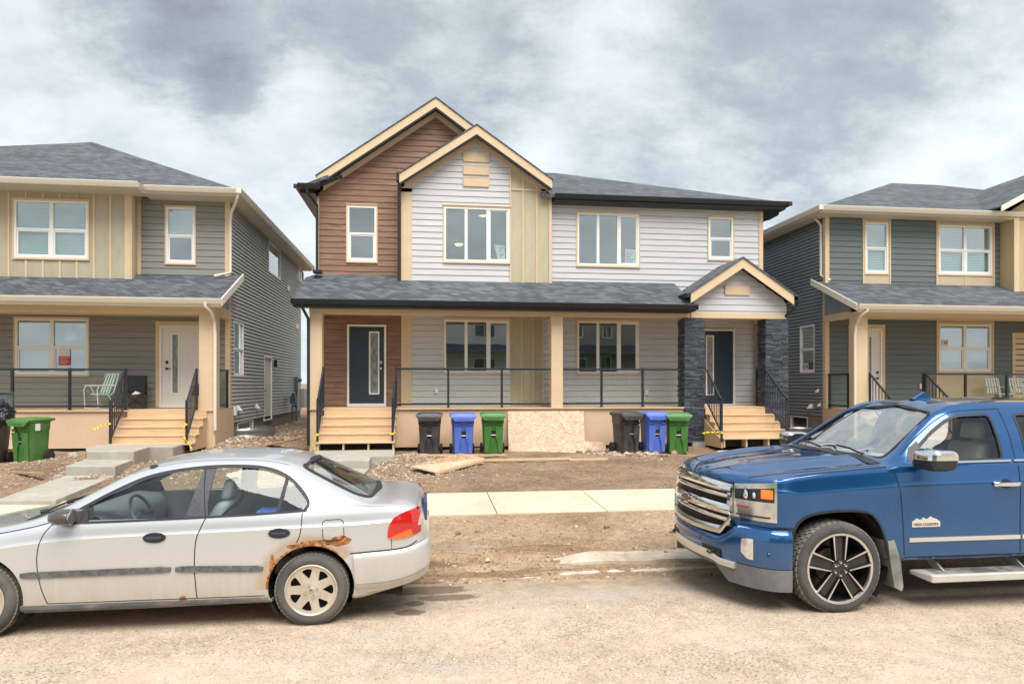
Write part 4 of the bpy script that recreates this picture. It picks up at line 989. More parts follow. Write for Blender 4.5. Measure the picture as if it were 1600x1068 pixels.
    f = MB(); zs = e-.17; f.box(xj-.1, xc-.02, Yf+.002, Yf+.03, zs, e-.02); f.box(xl, xj-.1, 18.102, 18.13, zs, e-.02); f.box(xc-.05, xc-.022, Yf+.03, yb, zs, e-.02)
    f.box(xj-.1, xc-.05, Yf+.03, YW+.1, zs-.01, zs+.0); f.box(xl, xj-.1, 18.13, YB+.1, zs-.01, zs); f.box(XR-.05, xc-.05, YW+.1, yb, zs-.01, zs)
    f.each('soffit', SOFW, h)
    # porch roof
    Yq = 17.35; zq = gz(345, 467, Yq); xq = gx(345, Yq); sl = (gz(365, 431, YW)-zq)/(YW-Yq)
    b = MB(); slab(b, [(XL-.5, Yq, zq), (xq, Yq, zq), (xq, YW+.05, zq+sl*(YW+.05-Yq)), (XL-.5, YW+.05, zq+sl*(YW+.05-Yq))], .05); b.build('porch_roof', SHINGLE, h)
    g = MB(); gutter(g, XL-.5, xq+.02, Yq, zq-.0, .13, .13); g.mark(); zz = zq+sl*(YW+.15-Yq)
    g.prism([(xq, Yq-.0, zq+.02), (xq, YW+.15, zz+.02), (xq, YW+.15, zz-.17), (xq, Yq, zq-.17)], (.035, 0, 0)); g.mark(); g.box(XL-.5, xq, Yq+.002, Yq+.03, zq-.19, zq-.02); g.each('porch_gutter', CREAM, h)
    so = MB(); so.box(XL, xq, Yq+.03, YP+.0, zq-.2, zq-.19); so.build('porch_soffit', SOFW, h)
    # post and beams
    xp0, xp1 = gx(311, YP), gx(336.5, YP); zbb = gz(200, 489.5, YP); zg = .42
    b = MB(); b.box(XL, xp1, YP, YP+.3, zbb, zq-.19); b.box(xp1-.24, xp1-.02, YP+.3, YW, zbb, zq-.1); b.each('porch_beam', TAN, h, bevel=.004)
    b = MB(); b.box(xp0, xp1, YP-.012, YP+.36, zg-.05, zbb); b.build('porch_post', TAN, h, bevel=.006)
    b = MB(); b.prism([(xp1-.14, YP+.3, zq-.1), (xp1-.14, YW, zq-.1), (xp1-.14, YW, zq+sl*(YW-Yq)-.06), (xp1-.14, YP+.3, zq+sl*(YP+.3-Yq)-.06)], (.03, 0, 0)); b.build('porch_gable_infill', VINYL, h)
    b = MB(); b.box(XL, xp0, YP+.3, YW, zbb+.08, zbb+.10); b.build('porch_ceiling', SOFW, h)
    # deck, skirts, steps
    b = MB(); b.box(XL, xp1-.02, YP-.05, YW, zd-.036, zd); b.build('deck', LUMBER, h)
    s0 = gx(173, YP)
    b = MB(); b.box(XL, s0, YP-.005, YP+.02, gz(120, 700, YP), zd-.037); b.box(s0, xp0, YP+.1, YP+.12, .4, zd-.037); b.box(xp1-.05, xp1-.02, YP+.36, YW+.25, .42, zd-.037); b.each('skirt', PEACH, h)
    b = MB(); b.box(XL, s0, YP+.04, YP+.06, .1, zd-.4); b.build('crawl_shade_panel', DARKIN, h)  # near-black board in place of the shade below the deck
    st0, st1 = gx(176, 16.9), gx(306, 16.9); porch_steps(h, st0, st1, YP-.05, zd, 4, .185, .275, zd-.92)
    y0, y1 = gx(196, YP), gx(340, YP)
    railing_glass(h, gx(-180, YP), gx(196, YP), [gx(p, YP) for p in (-80, 17, 107, 195)], YP+.06, zd)
    railing_glass(h, YP+.5, YW-.05, [YP+.55, YW-.15], xp1-.08, zd, axis='y')
    stair_rail(h, gx(196.5, YP), YP-.02, zd, YP-1.1, zd-.74, 8, x1=gx(171, 16.6)); stair_rail(h, gx(308, YP), YP-.04, zd, YP-1.1, zd-.74, 8, x1=gx(290.5, 16.6))
    # windows and doors
    window(h, *W['ul'], YB, 'd2', blind=True); window(h, *W['ur'], YW, 'h2', blind=.72)
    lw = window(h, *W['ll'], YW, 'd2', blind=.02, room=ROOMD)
    window(h, *sw['s1'], XR, 'h2', axis='y', out=1, blind=.05, trim=None); window(h, *sw['s2'], XR, 'p', axis='y', out=1, trim=None); window(h, *sw['s3'], XR, 'p', axis='y', out=1, trim=None)
    bw = sw['bw']; window(h, bw[0]+.02, bw[1]-.02, bw[2], bw[3], XR-.012, 'p', axis='y', out=1, trim=None)
    ix = (gx(268, YW), gx(280.5, YW)); iz = (gz(274, 615, YW), gz(274, 521, YW))
    door(h, *W['d'], YW, DOORW, iz, gx(261.5, YW), ix, trim=TAN, label='white front door with a tall narrow glass strip')
    a, c, z0, z1 = sw['sd']; b = MB(); b.box(XR-.06, XR+.03, a, a+.05, z0, z1); b.box(XR-.06, XR+.03, c-.05, c, z0, z1); b.box(XR-.06, XR+.03, a+.05, c-.05, z1-.05, z1); b.box(XR-.08, XR+.04, a, c, z0-.05, z0); sd_ = b.build('side_door_frame', WHITE, h)
    b = MB(); b.box(XR-.05, XR-.01, a+.05, c-.05, z0, z1-.05); sd2 = b.build('side_door', DOORW, h); b = MB(); b.lathe([(0, .05), (.03, .045), (.03, .02), (.012, 0)], (XR-.01, a+.15, z0+.95), 'x', 12); b.build('door_handle', BLACK, sd2)
    # notes in the lower window
    b = MB(); x0, x1 = gx(90.5, YW-.03), gx(108.5, YW-.03); b.box(x0, x1, YW-.0, YW+.004, gz(99, 556, YW), gz(99, 544, YW)); n = b.build('window_notice', PAPER, h, label='white notice in the lower window')
    b = MB(); b.box(x0, x1, YW-.0, YW+.004, gz(99, 570.5, YW), gz(99, 556.3, YW)); n2 = b.build('window_notice', REDP, h, label='red notice in the lower window')
    b = MB()
    for i in range(4): z = gz(99, 558.5+i*3, YW); b.box(x0+.03, x1-.03-(i % 2)*.06, YW-.003, YW-.001, z-.006, z+.006)
    b.build('printed_lines', PAPER, n2)
    b = MB(); b.box(gx(100, YW), gx(117, YW), YW+.06, YW+.064, gz(108, 531, YW), gz(108, 516, YW)); b.build('window_notice', PAPER, h, label='blank white sheet behind the upper right pane')
    # downspouts
    b = MB(); yo = 19.35
    z_ = e-.1; xs = xc-.08
    downspout(b, [(xc+.02, 18.5, z_), (xc+.0, 18.52, z_-.1), (xc-.1, 18.7, z_-.22), (XR+.12, 19.0, z_-.38), (XR+.06, 19.1, z_-.6), (XR+.06, 19.1, zq+sl*(19.1-Yq)+.12), (XR-.3, 18.9, zq+sl*(18.9-Yq)+.08)])
    x = gx(321, 17.3); zz = zq-.1; x2 = gx(336, YP-.06)
    downspout(b, [(x, 17.28, zz+.02), (x, 17.28, zz-.08), (x+.1, 17.45, zz-.22), (x2-.02, YP-.05, zz-.42), (x2, YP-.06, zz-.7), (x2, YP-.06, gz(337, 672, YP))])
    b.each('downspout', CREAM, h, smooth=40)
    # vents, meters, lights on the side wall
    for px, py, s in ((372, 637, .13), (401, 634, .13)): vent_hood(h, XR, sy_(px-2, XR), sz_(px-2, py, XR), 1, s)
    b = MB()
    for px, py in ((449, 450), (463, 510)): y, z = sy_(px, XR), sz_(px, py, XR); b.mark(); b.box(XR+.012, XR+.07, y-.12, y+.12, z-.1, z+.1)
    y, z = sy_(364.5, XR), sz_(364.5, 642, XR); b.mark(); b.box(XR+.012, XR+.09, y-.08, y+.08, z-.12, z+.12); b.each('wall_box', WHITE, h, bevel=.01)
    y, z = sy_(426, XR), sz_(426, 567, XR); b = MB(); b.box(XR+.014, XR+.04, y-.09, y+.09, z-.2, z+.14); b.build('light_mount', TAN, h); b = MB(); b.tube([(XR+.10, y, z-.13), (XR+.10, y, z+.12)], .055, 12); b.box(XR+.04, XR+.10, y-.03, y+.03, z-.03, z+.03); b.build('wall_lamp', BLACK, h)
    # electric meter mast and gas meter
    y = sy_(460, XR); z0, z1 = sz_(460, 640, XR), sz_(460, 590, XR); b = MB(); b.box(XR+.02, XR+.14, y-.09, y+.09, z1-.55, z1+.05); b.tube([(XR+.08, y, z1-.55), (XR+.08, y, z0-.5)], .04, 8); b.lathe([(0, .14), (.07, .13), (.085, .08), (.085, 0)], (XR+.1, y+.28, z1-.08), 'x', 20); b.build('electric_meter', mat('meter_grey', (.10, .13, .155), .5), h)
    y = sy_(449, XR); z = sz_(449, 625, XR); b = MB(); b.box(XR+.12, XR+.32, y-.14, y+.14, z-.12, z+.16); b.tube([(XR+.22, y-.2, z-.75), (XR+.22, y-.2, z+.26), (XR+.22, y+.12, z+.26), (XR+.22, y+.12, z+.1)], .03, 8); b.tube([(XR+.0, y+.3, z+.1), (XR+.22, y+.3, z+.1), (XR+.22, y+.3, z-.2), (XR+.22, y-.2, z-.2)], .028, 8); b.lathe([(0, -.03), (.10, -.02), (.10, .02), (0, .03)], (XR+.22, y+.35, z-.25), 'z', 16); b.build('gas_meter', mat('meter_dark', (.09, .10, .11), .5, noise_amt=.3), h, smooth=40)
    y = sy_(472, XR); z = sz_(472, 625, XR); b = MB(); b.box(XR+.02, XR+.18, y-.5, y+.35, z-.3, z+.5); b.build('service_cabinet', mat('cabinet_grey', (.42, .44, .45), .5), h, bevel=.01)
    y0, y1 = bw[0]-.12, bw[1]+.15
    well_arc(h, XR, (y0+y1)/2, .85, (y1-y0)/2, .0, sz_(372, 668, XR+.75)-.20, -math.pi/2, math.pi/2)
    return h
HL = left_house()

# ------------------------------------------------------------------ right house
def right_house():
    YW, YP = 18.9, 17.35
    XL = gx(1290, YW); XR = XL+16.5; YBACK = 33.0
    h = thing('slate_house', 'two storey house at right in dark slate green siding, number 635 in its porch window', 'house', (XL+6.4, YW, .3))
    W = {}
    def rect(k, px0, px1, py0, py1, Y): W[k] = (gx(px0, Y), gx(px1, Y), gz((px0+px1)/2, py1, Y), gz((px0+px1)/2, py0, Y))
    rect('u1', 1351.5, 1387, 348, 426.5, YW); rect('u2', 1466, 1549, 353, 428.5, YW); rect('l2', 1466.5, 1548, 507, 580, YW); rect('d', 1330, 1377, 513, 640, YW)
    e = gz(1282.5, 322, 18.4); zt = e; zd = gz(1400, 640, YP); zb = gz(1400, 445, YW)-.3
    zf = sz_(1262, 648.6, XL)
    b = MB(); lap(b, YW, XL, gx(1590, YW), zb, zt, holes=[W['u1'], W['u2'], ], pitch=.17); lap(b, YW, XL, XR, zd-.1, 4.4, holes=[W['l2'], W['d']], pitch=.17)
    b.build('slate_siding', SLATE, h, label='dark slate green lap siding')
    sw = {}
    def srect(k, px0, px1, zlo, zhi): a, c = sy_(px0, XL), sy_(px1, XL); sw[k] = (min(a, c), max(a, c), zlo, zhi)
    srect('s1', 1250.5, 1273.5, sz_(1262, 582, XL), sz_(1262, 508, XL)); srect('bw', 1235, 1262, sz_(1250, 670, XL)-.05, sz_(1250, 648, XL)-.03)
    b = MB(); lap(b, XL, YW, YBACK, zf, zt, pitch=.105, out=-1, axis='y', holes=[sw['s1']], t=.03); b.build('side_siding', VINYLD, h, label='dark narrow course vinyl siding')
    b = MB(); lap(b, XR, YW, YBACK, zf, zt, pitch=.105, out=1, axis='y'); lap(b, YBACK, XL, XR, zf, zt, pitch=.105, out=1, axis='x'); b.build('far_side_siding', VINYLD, h)
    b = MB(); bw = sw['bw']; b.box(XL+.01, XL+.2, YW, bw[0], -.2, zf); b.box(XL+.01, XL+.2, bw[1], YBACK, -.2, zf); b.box(XL+.01, XL+.2, bw[0], bw[1], -.2, bw[2]); b.box(XL+.01, XL+.2, bw[0], bw[1], bw[3], zf); b.build('foundation', FOUND, h)
    # tan panels above and below windows
    b = MB()
    for k, z0, z1 in (('u1', gz(1368, 443, YW)-.1, e-.1), ('u2', gz(1508, 448, YW)-.1, e-.1), ('l2', zd, 4.35)):
        a, c, q0, q1 = W[k]; b.box(a-.06, c+.06, YW-.02, YW-.002, z0, q0-.05); b.box(a-.06, c+.06, YW-.02, YW-.002, q1+.05, z1)
    b.each('window_panel', mat('tan_panel', (.52, .42, .29), .75, noise_amt=.05), h)
    b = MB()
    for k, z0, z1 in (('u1', gz(1368, 443, YW)-.1, e-.1), ('u2', gz(1508, 448, YW)-.1, e-.1), ('l2', zd, 4.35)):
        a, c, q0, q1 = W[k]
        b.box(a-.085, a-.045, YW-.034, YW-.0, z0, z1); b.box(c+.045, c+.085, YW-.034, YW-.0, z0, z1)
        if k != 'u1': m = (a+c)/2; b.box(m-.02, m+.02, YW-.034, YW-.021, z0, q0-.05); b.box(m-.02, m+.02, YW-.034, YW-.021, q1+.05, z1)
    b.each('batten', TAN, h)
    b = MB(); b.box(XL-.03, XL+.10, YW-.032, YW, .6, zt); b.box(XL-.03, XL-.004, YW, YW+.10, .6, zt); b.each('corner_board', TAN, h)
    # right bay with its own gable
    xb = gx(1584, 18.4); b = MB(); b.box(xb, XR, 18.4, 18.43, gz(1590, 450, 18.4)-.2, e); b.box(xb, xb+.03, 18.43, YW, 4.6, e); b.build('tan_bay', mat('bay_tan', (.50, .38, .22), .75, noise_amt=.05), h, label='tan bay at the far right')
    b = MB(); b.box(xb-.01, xb+.16, 18.37, 18.399, gz(1590, 450, 18.4)-.2, e); b.build('corner_board', TAN, h)
    # roof
    Yf = 18.4; xc = gx(1282, Yf); A = (gx(1393.5, 26), 26.0, gz(1393.5, 286, 26)); xr = XR+.5; yb = YBACK+.5; B = (xr-7.6, 26.0, A[2])
    rf = MB(); slab(rf, [(xc, Yf, e), (xr, Yf, e), B, A], .06); slab(rf, [(xc, yb, e), (xc, Yf, e), A], .06); slab(rf, [(xr, Yf, e), (xr, yb, e), B], .06); slab(rf, [(xr, yb, e), (xc, yb, e), A, B], .06)
    rf.build('roof', SHINGLE, h)
    # forward gable roof over the bay
    x0, zz = gx(1562, 18.0), gz(1562, 322, 18.0); ax = x0+3.9; az = zz+3.9*.52; b = MB()
    slab(b, [(x0, 17.95, zz), (ax, 17.95, az), (ax, 27.5, az), (x0, 27.5, zz)], .05); slab(b, [(ax+3.9, 27.5, zz), (ax, 27.5, az), (ax, 17.95, az), (ax+3.9, 17.95, zz)], .05); b.build('gable_roof', SHINGLE, h)
    b = MB()
    for s in (-1, 1): b.prism([(ax, 17.93, az-.0), (ax+s*3.9, 17.93, zz-.0), (ax+s*3.9, 17.93, zz-.17), (ax, 17.93, az-.17)], (0, .03, 0))
    b.each('gable_fascia', CREAM, h)
    b = MB(); b.prism([(x0+.3, 18.38, e-.2), (ax, 18.38, az-.1), (ax+3.6, 18.38, e-.2)], (0, .02, 0)); b.build('gable_panel', MATS['bay_tan'], h)
    g = MB(); gutter(g, xc, gx(1600, 18.4)+.5, Yf, e+.01, .13, .13); gutter(g, Yf-.12, yb, xc+.02, e+.01, .13, .13, 'y', -1); g.each('gutter', CREAM, h)
    f = MB(); zs = e-.17; f.box(xc+.02, xr, Yf+.002, Yf+.03, zs, e-.02); f.box(xc+.02, xc+.05, Yf+.03, yb, zs, e-.02); f.box(xc+.05, xr, Yf+.03, YW+.1, zs-.01, zs); f.box(xc+.05, XL+.05, YW+.1, yb, zs-.01, zs); f.each('soffit', SOFW, h)
    # porch roof
    Yq = 16.95; zq = gz(1341, 475.5, Yq); xq = gx(1340, Yq); sl = (gz(1290, 441, YW)-zq)/(YW-Yq)
    b = MB(); slab(b, [(xq, Yq, zq), (XR, Yq, zq), (XR, YW+.05, zq+sl*(YW+.05-Yq)), (xq, YW+.05, zq+sl*(YW+.05-Yq))], .05); b.build('porch_roof', SHINGLE, h)
    g = MB(); gutter(g, xq-.02, XR, Yq, zq, .13, .13); g.mark(); z2 = zq+sl*(YW+.25-Yq); g.prism([(xq-.035, Yq, zq+.02), (xq-.035, YW+.25, z2+.02), (xq-.035, YW+.25, z2-.16), (xq-.035, Yq, zq-.16)], (.035, 0, 0)); g.mark(); g.box(xq, XR, Yq+.002, Yq+.03, zq-.19, zq-.02); g.each('porch_gutter', CREAM, h)
    so = MB(); so.box(xq, XR, Yq+.03, YP, zq-.2, zq-.19); so.build('porch_soffit', SOFW, h)
    xp0, xp1 = gx(1338, YP), gx(1355.5, YP); zbb = gz(1450, 495.5, YP)
    b = MB(); b.box(xp0, XR, YP, YP+.3, zbb, zq-.19); b.box(xp0+.02, xp0+.24, YP+.3, YW, zbb, zq-.1); b.each('porch_beam', TAN, h, bevel=.004)
    b = MB(); b.prism([(xp0+.03, YP+.3, zq-.1), (xp0+.03, YW, zq-.1), (xp0+.03, YW, zq+sl*(YW-Yq)-.06), (xp0+.03, YP+.3, zq+sl*(YP+.3-Yq)-.06)], (.03, 0, 0)); b.build('porch_gable_infill', VINYLD, h)
    b = MB(); b.box(xp0, xp1, YP-.012, YP+.32, .3, zbb); b.build('porch_post', TAN, h, bevel=.006)
    b = MB(); b.box(xp1, XR, YP+.3, YW, zbb+.08, zbb+.10); b.build('porch_ceiling', SOFW, h)
    b = MB(); b.box(xp0+.02, XR, YP-.05, YW, zd-.036, zd); b.build('deck', LUMBER, h)
    b = MB(); b.box(gx(1500, YP), XR, YP-.005, YP+.02, .4, zd-.037); b.box(xp0+.02, gx(1500, YP), YP+.1, YP+.12, .4, zd-.037); b.box(xp0+.02, xp0+.05, YP+.32, YW-.02, .42, zd-.037); b.each('skirt', PEACH, h)
    porch_steps(h, gx(1362, 16.8), gx(1470, 16.8), YP-.05, zd, 4, .185, .275, zd-.92)
    railing_glass(h, gx(1444, YP), XR-.3, [gx(p, YP) for p in (1445, 1511, 1576)]+[gx(1576, YP)+1.3*i for i in range(1, 7)], YP+.06, zd)
    railing_glass(h, YP+.45, YW-.08, [YP+.5, YW-.15], xp0+.10, zd, axis='y')
    stair_rail(h, gx(1358.5, YP), YP-.02, zd, YP-1.1, zd-.74, 8, x1=gx(1396, 16.3)); stair_rail(h, gx(1446, YP), YP-.02, zd, YP-1.1, zd-.74, 8, x1=gx(1488, 16.3))
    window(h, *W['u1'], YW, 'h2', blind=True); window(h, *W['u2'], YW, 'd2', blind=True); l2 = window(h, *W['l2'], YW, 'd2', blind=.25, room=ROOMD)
    s1 = window(h, *sw['s1'], XL, 'h2', axis='y', out=-1, blind=.3, trim=None); window(h, bw[0], bw[1], bw[2], bw[3], XL+.012, 'p', axis='y', out=-1, trim=None, room=ROOMD)
    ix = (gx(1355.5, YW), gx(1362, YW)); iz = (gz(1359, 618, YW), gz(1359, 524, YW))
    door(h, *W['d'], YW, DOORW, iz, gx(1370, YW), ix, trim=TAN, label='white front door seen beside the porch post')
    b = MB(); a = gx(1581, YW); b.box(a, a+.10, YW-.03, YW+.02, zd, gz(1590, 520, YW)); b.box(a+.1, a+1.2, YW-.03, YW+.02, gz(1590, 528, YW), gz(1590, 520, YW)); b.box(a+.1, a+1.2, YW-.012, YW+.01, zd, gz(1590, 528, YW)); b.build('second_entry', [TAN], h)
    # number cards 635
    for (cx, cy, wd, yy, z, par, ax_) in ((gx(1475.5, YW), 0, .26, YW-.006, gz(1475, 535.5, YW), l2, 'x'), (0, sy_(1260, XL), .24, 0, sz_(1260, 572.5, XL), s1, 'y')):
        c = MB()
        if ax_ == 'x': c.box(cx-wd/2, cx+wd/2, yy, yy+.003, z-.11, z+.11)
        else: c.box(XL-.004, XL-.001, cy-wd/2, cy+wd/2, z-.11, z+.11)
        card = c.build('number_card', PAPER, par)
        cu = bpy.data.curves.new('t', 'FONT'); cu.body = '635'; cu.size = .14; cu.align_x = 'CENTER'; cu.align_y = 'CENTER'; cu.extrude = .001; cu.offset = .004
        to = bpy.data.objects.new('t', cu); COL.objects.link(to); dg = bpy.context.evaluated_depsgraph_get(); me = bpy.data.meshes.new_from_object(to.evaluated_get(dg)); bpy.data.objects.remove(to)
        if ax_ == 'x': me.transform(Matrix.Translation(Vector((cx, yy-.002, z))-ORG[h.name]) @ Matrix.Rotation(R(90), 4, 'X'))
        else: me.transform(Matrix.Translation(Vector((XL-.006, cy, z))-ORG[h.name]) @ Matrix.Rotation(R(-90), 4, 'Z') @ Matrix.Rotation(R(90), 4, 'X'))
        me.materials.clear(); me.materials.append(BLACK); link_mesh('digits', me, par)
    # downspouts
    b = MB(); xo = xc+.05
    downspout(b, [(gx(1266, 19.2), 19.2, gz(1266, 333, 19.2)), (gx(1266, 19.2)+.02, 19.2, gz(1266, 333, 19.2)-.08), (XL-.10, 19.1, gz(1285, 347, 19.1)), (XL-.06, 19.05, gz(1288, 352, 19.05)), (XL-.06, 19.05, zq+sl*(19.05-Yq)+.16), (XL+.12, 18.85, zq+sl*(18.8-Yq)+.1)])
    x = gx(1355, 16.9); x2 = gx(1336, YP-.05)
    downspout(b, [(x, 16.9, zq-.1), (x, 16.9, zq-.17), (x-.1, 17.0, zq-.28), (x2+.03, YP-.05, zq-.52), (x2, YP-.05, zq-.8), (x2, YP-.05, .5)])
    b.each('downspout', CREAM, h, smooth=40)
    for px, py, s in ((1269, 634, .12), (1282, 632, .08), (1279, 610, .08)): vent_hood(h, XL, sy_(px, XL), sz_(px, py, XL), -1, s)
    b = MB(); x, z = gx(1438, YW), gz(1438, 603, YW); b.box(x-.05, x+.05, YW-.07, YW-.012, z-.08, z+.08); b.build('outlet_box', WHITE, h, bevel=.006)
    well_arc(h, XL, (bw[0]+bw[1])/2, .8, (bw[1]-bw[0])/2+.2, .0, sz_(1250, 670, XL-.6)+.02, math.pi/2, math.pi*1.5)
    return h
HR = right_house()

# houses on the far side of the street, behind the camera: windows and car paint mirror them
def street_side_house(X, wall, label, k):
    h = thing('opposite_house', label, 'house', (X, -19, 0), 'houses across the street')
    U = 1.5; b = MB(); b.box(X-6, X+6, -30, -19, U-1.5, U+6.6); b.build('wall', wall, h)
    b = MB(); b.prism([(X-6.4, -18.6, U+6.6), (X+6.4, -18.6, U+6.6), (X, -18.6, U+9.6)], (0, -12, 0)); b.build('roof', SHINGLE, h)
    b = MB(); b.prism([(X-6.4, -18.9, U+3.9), (X+6.4, -18.9, U+3.9), (X+6.4, -17.1, U+3.2), (X-6.4, -17.1, U+3.2)], (0, 0, -.12)); b.build('porch_roof', SHINGLE, h)
    b = MB(); b.prism([(X-6.5, -18.56, U+6.45), (X, -18.56, U+9.55), (X+6.5, -18.56, U+6.45), (X+6.5, -18.56, U+6.75), (X, -18.56, U+9.85), (X-6.5, -18.56, U+6.75)], (0, -.04, 0)); b.build('fascia', TAN, h)
    for px in (-6.1, -.15, 5.8): b = MB(); b.box(X+px, X+px+.3, -17.6, -17.3, U, U+3.15); b.build('porch_post', TAN, h)
    for a, z, w, hh in ((-4.5, 4.5, 1.8, 1.4), (-1, 4.5, .8, 1.4), (2.5, 4.5, 1.8, 1.4), (-4.3, 1.4, 1.9, 1.4), (2.4, 1.4, 1.9, 1.4), (-1.2, .9, .95, 2.1)):
        b = MB(); b.box(X+a, X+a+w, -18.98, -18.9, U+z, U+z+hh); f = b.build('window' if hh < 2 else 'door', WHITE, h)
        b = MB(); b.box(X+a+.08, X+a+w/2-.03, -18.9, -18.88, U+z+.08, U+z+hh-.08); b.box(X+a+w/2+.03, X+a+w-.08, -18.9, -18.88, U+z+.08, U+z+hh-.08); b.build('pane', mat('opposite_pane', (.05, .08, .09), .05), f)
street_side_house(-13, SLATE, 'slate green house across the street, leftmost of the three', 0)
street_side_house(1.5, LGREY, 'pale gabled house straight across the street behind the viewer', 1)
street_side_house(16, MGREY, 'warm grey house across the street, rightmost of the three', 2)
b = MB(); b.grid([[(x, y, max(.03, .03+1.47*min(1, (-9.5-y)/4.0))) for x in (-60, 0, 60)] for y in (-30, -18, -15.5, -13.5, -12.5, -11.5, -10.5, -9.5, -8.2)])
LAWN = mat('lawn', (.09, .20, .035), .9, noise_amt=.35, nscale=3, bump=.6, bscale=70, bdist=.02); tag(b.build('lawn', LAWN), kind='structure')
# ================================================================== THINGS IN THE YARDS
def gp(px, py, z):
    """point on the level z seen at a photo position"""
    t = (px-800)/F; d = (HC-z)*F/(py-YH); return (d*(t*math.cos(TH)+math.sin(TH)), d*(math.cos(TH)-t*math.sin(TH)), z)

def slab_thing(name, tops, drop, label, cat, m=CONC, group=None):
    b = MB(); c = tops[0]; b.prism([(p[0], p[1], p[2]) for p in tops], (0, 0, -drop))
    o = b.build(name, m, None, org=(c[0], c[1], c[2]-drop), bevel=.012); return tag(o, label, cat, group)
A = .61; slab_thing('concrete_step', [gp(x, y, A) for x, y in ((134, 698), (135, 705), (209, 705), (234, 697.5), (270, 698.5), (296, 690.5), (200, 688), (166, 692))], .35, 'upper grey concrete landing below the left wooden porch steps', 'step', group='concrete landings')
A = .44; slab_thing('concrete_step', [gp(x, y, A) for x, y in ((102, 728), (180, 728), (212, 716), (136, 715.5))], .35, 'middle concrete slab between landing and front walk of the left house', 'step', group='concrete landings')
A = .275; slab_thing('concrete_walk', [gp(x, y, A) for x, y in ((104, 742), (181, 742), (87, 781), (-8, 781))], .25, 'pale concrete front walk running from the left landing to the sidewalk', 'path')
A = .46; slab_thing('concrete_step', [gp(x, y, A) for x, y in ((488, 701), (500, 719), (577, 719), (580, 712.5), (616, 712), (617, 701))], .35, 'concrete landing below the wooden steps in front of the navy left door', 'step', group='concrete landings')
A = .31; slab_thing('concrete_walk', [gp(x, y, A) for x, y in ((490, 731), (577, 731), (545, 764), (440, 764))], .25, 'concrete front walk mostly hidden behind the silver sedan', 'path')
A = .38; slab_thing('concrete_step', [gp(x, y, A) for x, y in ((1122, 703), (1110, 716), (1236, 716), (1238, 702))], .25, 'concrete landing under the wooden steps between the black stone columns', 'step', group='concrete landings')

